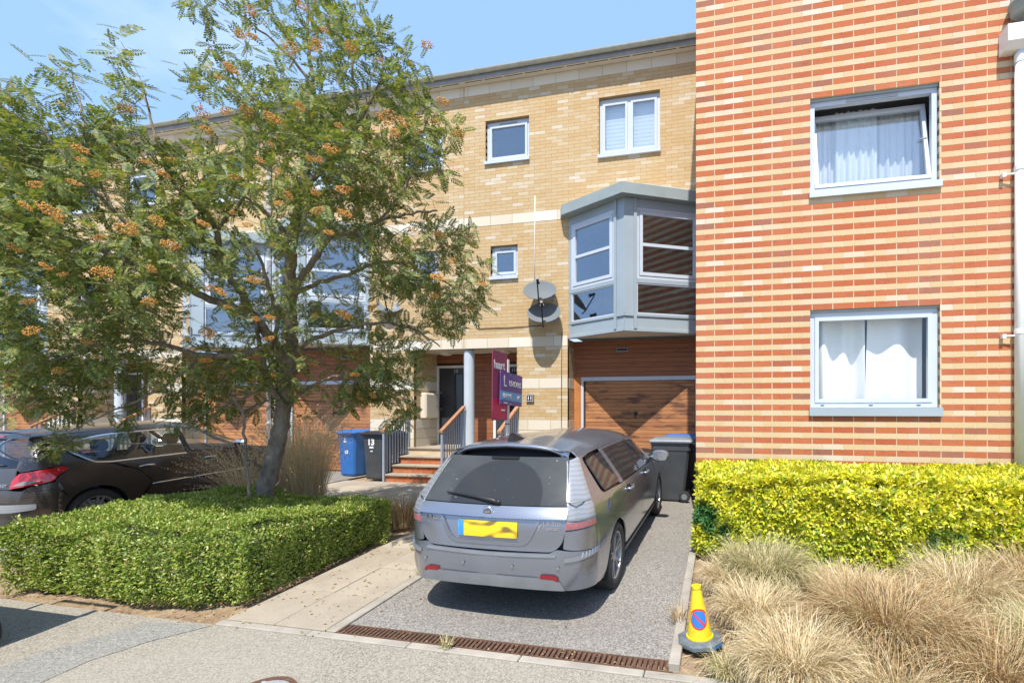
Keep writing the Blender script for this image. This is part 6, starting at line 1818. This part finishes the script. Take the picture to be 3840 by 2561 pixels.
spots = [  # x, y, radius, height, blades, material, label
    (0.42, 4.75, .60, .44, 4350, 'straw_green', 'greenish dry grass mound right in front of the left end of the yellow hedge'),
    (0.30, 3.95, .48, .34, 3190, 'straw', 'straw coloured grass mound just behind the yellow cone'),
    (0.48, 3.20, .46, .40, 3770, 'straw', 'pale straw grass tuft beside the cone base, arching over the soil'),
    (1.20, 3.75, .72, .52, 6670, 'straw_brown', 'largest brown dry grass mound in the middle of the bed'),
    (1.05, 3.12, .46, .36, 2900, 'straw', 'flattened straw tuft in front of the large brown mound'),
    (1.62, 3.25, .52, .47, 4350, 'straw_brown', 'brown grass mound near the road at the right of the large one'),
    (2.25, 3.55, .56, .47, 4060, 'straw_green', 'mixed green and straw tussock near the road, right of the brown mounds'),
    (2.05, 4.55, .66, .46, 4350, 'straw', 'pale dry grass mound in front of the right part of the yellow hedge'),
    (2.75, 4.75, .66, .50, 3770, 'straw_brown', 'dry grass mound at the right edge against the yellow hedge'),
    (1.15, 4.60, .55, .30, 2610, 'straw', 'low straw tuft between the green mound and the pale mound under the yellow hedge'),
    (2.05, 2.85, .46, .34, 2610, 'straw', 'low straw tuft at the bottom right corner by the kerb'),
    (0.12, 4.55, .42, .34, 2200, 'straw', 'pale straw tuft at the driveway edge below the corner of the yellow hedge'),
    (0.05, 3.22, .20, .16, 609, 'straw_green', 'small weedy tuft at the end of the drain grating'),
]
for x, y, r_, h, n, mt, lab in spots:
    tussock('grass_tussock', (x, y, G(y) - 0.02), r_, h, n, mt, lab, gr)
# loose straw lying on the bed
n = 2600
px_ = gr.uniform(-0.2, 3.2, n); py_ = gr.uniform(2.62, 5.0, n)
pos = np.stack([px_, py_, GV(py_) - 0.02 + gr.uniform(0, 0.03, n)], 1)
aa = gr.uniform(0, 6.28, n); d = np.stack([np.cos(aa), np.sin(aa), gr.normal(0, 0.12, n)], 1)
o = scatter_mesh('straw_litter', np.array([(0, -0.006, 0), (1, -0.004, 0), (1, 0.004, 0.0), (0, 0.006, 0)]), np.array([(0, 1, 2, 3)]), pos, frames(d, np.tile([0, 0, 1.0], (n, 1)) + gr.normal(0, .2, (n, 3)), gr), gr.uniform(0.12, 0.42, n), M['straw'])
tag(o, kind='stuff')
# tall feathery grass behind the tree, and low dry twigs
tussock('feather_grass', (-6.25, 6.1, G(6.1)), .42, 1.35, 800, 'straw', 'tall feathery grass clump just to the right of the rowan trunk', gr, spread=.45, flop=.30, group=None, cat='grass', w=.003, seed_heads=True)
tussock('feather_grass', (-7.15, 5.9, G(5.9)), .40, 1.05, 620, 'straw', 'feathery straw grass leaning left behind the rowan trunk over the dark hatchback', gr, spread=.9, flop=.5, group=None, cat='grass', w=.003, seed_heads=True)
tussock('feather_grass', (-6.75, 6.35, G(6.35)), .35, 1.4, 420, 'straw', 'thin feathery grass directly behind the rowan trunk', gr, spread=.6, flop=.4, group=None, cat='grass', w=.003, seed_heads=True)
tussock('dry_shrub', (-4.35, 5.75, G(5.75)), .40, .42, 500, 'straw_brown', 'patch of dry brown twigs between the hedge and the slab path', gr, spread=1.1, flop=.3, group=None, cat='shrub', w=.005)
st = empty('garden_stake', (-6.78, 6.5, G(6.5)), label='thin white garden stake standing behind the rowan trunk', cat='stake')
MB().cyl((0, 0, 0), 0.014, 1.0, n=8).build('stake', M['white'], st, keep=False)

# ---------------------------------------------------------------- the rowan tree
def rowan():
    rg = np.random.default_rng(21)
    T = empty('rowan_tree', (-5.85, 5.0, G(5.0)), label='large rowan tree with orange berries growing out of the clipped hedge', cat='tree')
    D0 = 6.12
    limbs = []     # (points, radii)
    lean = lambda y: -0.85 * max(0, min(1, (1500 - y) / 800))
    def limb(px, r0, r1, d0=0.0, d1=0.0):
        k = len(px); pts = [unproj(x, y, D0 + lean(y) + d0 + (d1 - d0) * i / (k - 1)) for i, (x, y) in enumerate(px)]
        # smooth through the points
        out = []
        for i in range(k - 1):
            p0, p1, p2, p3 = pts[max(i - 1, 0)], pts[i], pts[i + 1], pts[min(i + 2, k - 1)]
            for j in range(5):
                t = j / 5
                out.append(0.5 * ((2 * p1) + (p2 - p0) * t + (2 * p0 - 5 * p1 + 4 * p2 - p3) * t * t + (3 * p1 - p0 - 3 * p2 + p3) * t ** 3))
        out.append(pts[-1])
        L = len(out); rad = [r0 + (r1 - r0) * (i / (L - 1)) ** 0.9 for i in range(L)]
        for i in range(1, L - 1): out[i] = out[i] + Vector(rg.normal(0, 0.008, 3))
        limbs.append((out, rad)); return out
    limb([(985, 1900), (1000, 1815), (1022, 1730), (1045, 1640), (1058, 1560), (1072, 1470), (1084, 1380), (1090, 1280)], .108, .08)
    limb([(1090, 1290), (1088, 1180), (1090, 1060), (1092, 950), (1100, 880), (1124, 770), (1140, 690)], .082, .04, 0, .15)
    limb([(1140, 700), (1160, 560), (1175, 400), (1172, 300), (1158, 150), (1150, -60)], .042, .010, .15, .3)
    limb([(1130, 740), (1200, 640), (1280, 560), (1345, 460), (1400, 360), (1440, 260)], .035, .008, .15, -.2)
    limb([(1345, 470), (1330, 330), (1310, 190), (1300, 60)], .018, .006, -.1, .1)
    limb([(1172, 330), (1110, 240), (1020, 150), (900, 60), (800, -20)], .02, .006, .25, .1)
    limb([(1150, 600), (1060, 480), (960, 380), (870, 280), (780, 180)], .025, .007, .1, -.3)
    limb([(1078, 1400), (1030, 1290), (950, 1190), (860, 1150), (740, 1100), (600, 1030), (430, 960), (260, 900), (60, 830)], .07, .012, 0, -1.0)
    limb([(740, 1100), (640, 1010), (560, 930), (440, 800), (330, 700), (200, 620)], .035, .010, -.35, -.7)
    limb([(952, 1195), (900, 1090), (840, 1020), (818, 960), (810, 860), (735, 775), (660, 700), (600, 580), (560, 420), (520, 300)], .045, .008, -.05, .2)
    limb([(810, 870), (900, 760), (940, 650), (960, 560)], .02, .007, .1, .3)
    limb([(1092, 960), (1060, 860), (985, 790), (930, 750), (850, 700)], .035, .012, .05, -.4)
    limb([(1095, 1120), (1130, 1040), (1190, 960), (1240, 890), (1310, 875), (1420, 830), (1540, 800), (1640, 790)], .045, .009, 0, -.4)
    limb([(1110, 1100), (1200, 1060), (1330, 1020), (1440, 980), (1560, 1010), (1680, 1060), (1760, 1130)], .03, .007, .1, .2)
    limb([(1085, 1330), (1180, 1270), (1300, 1230), (1430, 1210), (1560, 1240), (1650, 1300)], .035, .007, 0, -.3)
    limb([(1064, 1520), (1010, 1440), (980, 1330), (960, 1200)], .045, .02, -.1, -.3)
    limb([(1060, 1560), (1120, 1480), (1230, 1420), (1350, 1400), (1450, 1440), (1520, 1500)], .03, .006, 0, -.35)
    limb([(1020, 1290), (900, 1330), (760, 1330), (600, 1290), (430, 1280), (250, 1330), (120, 1380)], .04, .008, -.3, -1.2)
    limb([(760, 1330), (660, 1420), (520, 1500), (380, 1560), (260, 1620)], .02, .006, -.5, -1.0)
    limb([(1000, 1440), (900, 1500), (780, 1540), (680, 1600)], .022, .006, -.2, -.7)
    limb([(1000, 1330), (1200, 700)][:1] + [(1040, 1200), (1000, 1050), (960, 930)], .03, .012, -.2, -.6)
    limb([(430, 800), (330, 560), (300, 400), (270, 280)], .015, .005, -.6, -.4)
    limb([(330, 700), (180, 520), (60, 430), (-60, 380)], .014, .005, -.6, -1.0)
    limb([(1420, 830), (1520, 700), (1580, 560), (1620, 470)], .016, .005, -.2, 0)
    # the two thin suckers at the left of the trunk
    limb([(935, 1880), (925, 1780), (918, 1650), (905, 1545), (860, 1470)], .022, .012, -.35, -.45)
    limb([(1005, 1790), (960, 1740), (925, 1720)], .022, .014, 0, -.3)
    limb([(905, 1550), (960, 1520), (1010, 1500)], .014, .01, -.4, -.1)
    m = MB()
    for i, (pts, rad) in enumerate(limbs): m.tube(pts, rad, 12 if i < 2 else (8 if rad[0] > .03 else 6))
    m.build('trunk', M['bark'], T, smooth=True)
    nodes = np.array([list(p) for pts, rad in limbs for p in pts]); nrad = np.array([r_ for pts, rad in limbs for r_ in rad])
    # crown silhouette in the picture, given depth as a rounded volume
    main = [(-160, 330), (0, 370), (120, 470), (230, 400), (330, 500), (420, 420), (480, 530), (600, 520), (700, 600), (740, 480), (700, 330), (720, 230), (790, 120), (690, 20), (760, -80), (1340, -80), (1370, 60), (1500, 140), (1555, 240), (1560, 330),
            (1640, 420), (1740, 440), (1730, 520), (1690, 560), (1700, 700), (1660, 800), (1720, 850), (1790, 930), (1830, 1060), (1815, 1150), (1760, 1180), (1700, 1260), (1620, 1300), (1600, 1250), (1560, 1330), (1590, 1400), (1530, 1480), (1545, 1570), (1450, 1590), (1380, 1500), (1300, 1540), (1230, 1480),
            (1130, 1590), (1060, 1500), (1010, 1610), (930, 1540), (860, 1640), (760, 1575), (700, 1600), (560, 1560), (470, 1630), (330, 1540), (270, 1680), (180, 1690), (210, 1550), (60, 1530), (-160, 1500)]
    thin = [([(400, 140), (470, 140), (560, 360), (500, 500), (400, 330)], 14), ([(200, 250), (290, 250), (330, 420), (230, 420)], 8), ([(0, 330), (110, 350), (90, 480), (-60, 470)], 8)]
    pos, dirs, base = [], [], []
    xs = [p[0] for p in main]; ys = [p[1] for p in main]
    def shoot(x, y, k=1):
        e = edge_dist((x, y), main) / 450.0
        half = 1.4 * math.sqrt(max(0.03, min(1, e)))
        dep = rg.uniform(-1, 1); dep = math.copysign(abs(dep) ** 0.8, dep) * half
        shift = -0.55 * max(0, (900 - x) / 900)
        base.append(unproj(x, y, D0 + lean(y) + 0.05 + shift + dep))
    nf = sd_noise(np.random.default_rng(3), 10)
    cnt = 0
    while cnt < 2250:
        x = rg.uniform(min(xs), max(xs)); y = rg.uniform(min(ys), max(ys))
        if not in_poly((x, y), main): continue
        dens = 0.66 + 0.50 * math.sin(x / 95.0 + 1.3 * math.sin(y / 120.0)) * math.sin(y / 110.0 + 0.7)
        if y < 480 and x > 690: dens *= 0.50
        if 620 < x < 1380 and 930 < y < 1340: dens *= 0.55
        if y > 1480 and x > 860: dens *= 0.55
        if x > 1560: dens *= 0.8
        if x < 650 and y > 600: dens *= 1.35
        if x < 870 and y > 1470: dens *= 0.5
        if rg.uniform() > dens: continue
        shoot(x, y); cnt += 1
    for poly, k in thin:
        c = 0
        while c < k:
            x = rg.uniform(min(p[0] for p in poly), max(p[0] for p in poly)); y = rg.uniform(min(p[1] for p in poly), max(p[1] for p in poly))
            if in_poly((x, y), poly): shoot(x, y); c += 1
    base = np.array([list(b) for b in base])
    # thin branches joining every shoot to the wood below it
    tw = MB(); order = np.argsort(np.linalg.norm(base - nodes[20], axis=1))
    nd = nodes.copy(); nr = nrad.copy()
    twig_dir = np.zeros_like(base)
    for i in order:
        b = base[i]
        d = nd - b; dist = np.linalg.norm(d, axis=1) + 0.35 * np.maximum(0, d[:, 2])
        j = int(np.argmin(dist)); a = nd[j]
        v = b - a; L = np.linalg.norm(v)
        if L < 0.02: v = rg.normal(size=3); L = 1
        mid = (a + b) / 2 + rg.normal(0, 0.04, 3) + np.array([0, 0, -0.03 * L])
        r0 = min(nr[j] * 0.7, 0.004 + 0.010 * L)
        tw.tube([a, mid, b], [r0, r0 * .7, .003], 4, caps=False)
        nd = np.vstack([nd, mid[None], b[None]]); nr = np.append(nr, [r0 * .7, .004])
        twig_dir[i] = v / L
    tag(tw.build('twigs', M['bark'], T, smooth=True), kind='stuff')
    # pinnate leaves along short shoots
    LP, LD, LN = [], [], []
    for b, td in zip(base, twig_dir):
        k = rg.integers(5, 9)
        dshoot = td * 0.7 + rg.normal(0, .45, 3) + np.array([0, 0, .15]); dshoot /= np.linalg.norm(dshoot)
        Ls = rg.uniform(.12, .30)
        for q in range(k):
            p = b + dshoot * Ls * (q / k - .25)
            a = q * 2.4 + rg.uniform(0, .8); s = np.cross(dshoot, [0.1, .2, 1]); s /= np.linalg.norm(s) + 1e-6; s2 = np.cross(s, dshoot)
            o = s * math.cos(a) + s2 * math.sin(a)
            LP.append(p); LD.append(dshoot * .45 + o * .85 + np.array([0, 0, -.30]) + rg.normal(0, .15, 3)); LN.append(np.array([0, 0, 1.0]) + rg.normal(0, .35, 3) + np.array([.1, -.3, 0]))
    LP, LD, LN = np.array(LP), np.array(LD), np.array(LN)
    tv, tf = [], []
    prs = 6
    for k in range(prs):
        u = .22 + .125 * k; ln = .20 + .06 * math.sin(math.pi * (k + .6) / prs)
        for s in (-1, 1):
            b = len(tv); cx, sx = math.cos(1.02), math.sin(1.02) * s; zz = -.10 * u * u
            for (f, w_) in ((0, 0), (.4, .20), (.75, .17), (1, 0), (.75, -.17), (.4, -.20)):
                tv.append((u + ln * f * cx - w_ * ln * sx, ln * f * sx + w_ * ln * cx, zz - .10 * ln * f))
            tf += [(b, b + 1, b + 2, b + 3), (b, b + 3, b + 4, b + 5)] if s > 0 else [(b, b + 3, b + 2, b + 1), (b, b + 5, b + 4, b + 3)]
    b = len(tv)
    for (f, w_) in ((0, 0), (.4, .05), (.75, .045), (1, 0), (.75, -.045), (.4, -.05)): tv.append((.86 + .24 * f, w_, -.09 - .06 * f))
    tf += [(b, b + 1, b + 2, b + 3), (b, b + 3, b + 4, b + 5)]
    b = len(tv); tv += [(0, -.008, 0), (0, .008, 0), (.5, .006, -.02), (.9, .003, -.09), (.9, -.003, -.09), (.5, -.006, -.02)]
    tf += [(b, b + 5, b + 2, b + 1), (b + 5, b + 4, b + 3, b + 2)]
    o = scatter_mesh('crown', np.array(tv), np.array(tf), LP, frames(LD, LN, rg), rg.uniform(.125, .215, len(LP)), M['rowan_leaf'], T)
    tag(o, kind='stuff')
    # berries
    bm = bmesh.new(); bmesh.ops.create_icosphere(bm, subdivisions=1, radius=.0055)
    bv = np.array([list(v.co) for v in bm.verts]); bf = np.array([[v.index for v in f.verts] for f in bm.faces]); bm.free()
    cl = []
    for var in range(4):
        n = 90
        p = rg.normal(0, 1, (n, 3)); p /= np.linalg.norm(p, axis=1)[:, None]; p *= (rg.uniform(.3, 1, n) ** .5)[:, None]; p *= [.062, .062, .026]
        V = (bv[None] + p[:, None]).reshape(-1, 3); F = (bf[None] + (np.arange(n) * len(bv))[:, None, None]).reshape(-1, 3)
        me = mesh_np('berry_cluster', V, F, [M['berry'], M['bark']], smooth=True); cl.append(me)
    spots = [(880, 665), (765, 840), (640, 920), (475, 860), (190, 790), (640, 540), (470, 410), (215, 820), (175, 1000), (770, 1350), (1030, 450), (925, 420), (760, 425), (780, 490), (1320, 175), (1310, 180), (1520, 460), (1450, 440), (1720, 500), (1660, 380), (1640, 1040), (1800, 1060), (1600, 170), (940, 40), (1130, 20), (590, 830),
             (1290, 710), (1295, 800), (1650, 880), (960, 1420), (790, 1080), (60, 930), (120, 1240), (40, 1450), (1010, 430), (560, 1130), (1550, 860), (1240, 560), (1750, 900), (300, 560), (1090, 180), (1180, 170), (870, 260), (1420, 230), (780, 1250), (950, 1050), (1290, 1180), (640, 600), (385, 1020), (1480, 500)]
    spots += [(float(a), float(b)) for a, b in rg.uniform([0, 100], [1780, 1500], (130, 2)) if in_poly((a, b), main)][:60]
    for k_, (x, y) in enumerate(spots):
        dd = -1.45 * math.sqrt(max(.03, min(1, edge_dist((x, y), main) / 450))) - .55 * max(0, (900 - x) / 900) + rg.uniform(-.1, .2)
        p = unproj(x, y, D0 + lean(y) + dd)
        o = bpy.data.objects.new('berry_cluster', cl[int(rg.integers(0, 4))]); COL.objects.link(o); o.parent = T
        L = T.location; s = rg.uniform(0.8, 1.35) if k_ < 50 else rg.uniform(.5, .95)
        o.location = p - L; o.rotation_euler = (rg.normal(0, .4), rg.normal(0, .4), rg.uniform(0, 6.28)); o.scale = (s, s, s)
    return T
rowan()

# ================================================================ small debris that collects on the ground
dg_ = np.random.default_rng(77)
def debris(name, n, area, z_off, size, mat, label, flat=0.25):
    x0, x1, y0, y1 = area
    px_ = dg_.uniform(x0, x1, n); py_ = dg_.uniform(y0, y1, n)
    pos = np.stack([px_, py_, GV(py_) + z_off], 1)
    a = dg_.uniform(0, 6.28, n); d = np.stack([np.cos(a), np.sin(a), dg_.normal(0, flat * .4, n)], 1)
    o = scatter_mesh(name, LEAF_V, LEAF_F, pos, frames(d, np.tile([0, 0, 1.0], (n, 1)) + dg_.normal(0, flat, (n, 3)), dg_), dg_.uniform(.5, 1.4, n) * size, mat)
    return tag(o, label, kind='stuff')
DRY = leaf_mat('dry_leaf', [(0, (0.16, 0.08, 0.03)), (0.5, (0.34, 0.20, 0.08)), (1, (0.50, 0.38, 0.18))], 0.7, 0.15)
PALE = plain('pale_chip', (0.62, 0.58, 0.50), 0.8, var=0.2, scale=30)
debris('leaf_litter', 420, (-4.6, -3.05, 3.05, 6.8), 0.014, 0.028, DRY, 'dry leaflets fallen on the slab path beside the hedge')
debris('leaf_litter', 160, (-3.0, -0.35, 3.3, 8.5), 0.005, 0.025, DRY, 'dry leaflets scattered over the driveway')
debris('leaf_litter', 260, (-6.8, -4.1, 2.75, 3.3), -0.005, 0.03, DRY, 'dead leaves along the foot of the clipped hedge')
debris('leaf_litter', 90, (-3.0, -0.35, 3.12, 3.30), 0.004, 0.022, DRY, 'bits of leaf caught in the drain grating')
debris('grit', 90, (-3.0, -0.35, 3.2, 7.5), 0.004, 0.012, PALE, 'pale grit on the driveway', .1)
debris('grit', 160, (-5.5, 1.0, 1.8, 3.05), 0.004, 0.010, PALE, 'pale grit on the road', .1)
for (x, y, s_, lab) in ((-1.98, 3.12, .07, 'small green weed growing at the road edge in front of the drain grating'), (-3.04, 4.3, .06, 'tiny weed in the joint between the path and the driveway'), (-0.33, 3.85, .13, 'dry brown weed at the driveway edge behind the cone'), (-3.58, 4.95, .05, 'tiny weed in the joint of the path slabs')):
    tussock('weed', (x, y, G(y)), s_, s_ * 1.3, 46, 'straw_brown' if s_ > .1 else 'straw_green', lab, dg_, spread=1.3, flop=.3, cat='weed', group=None, w=.004)
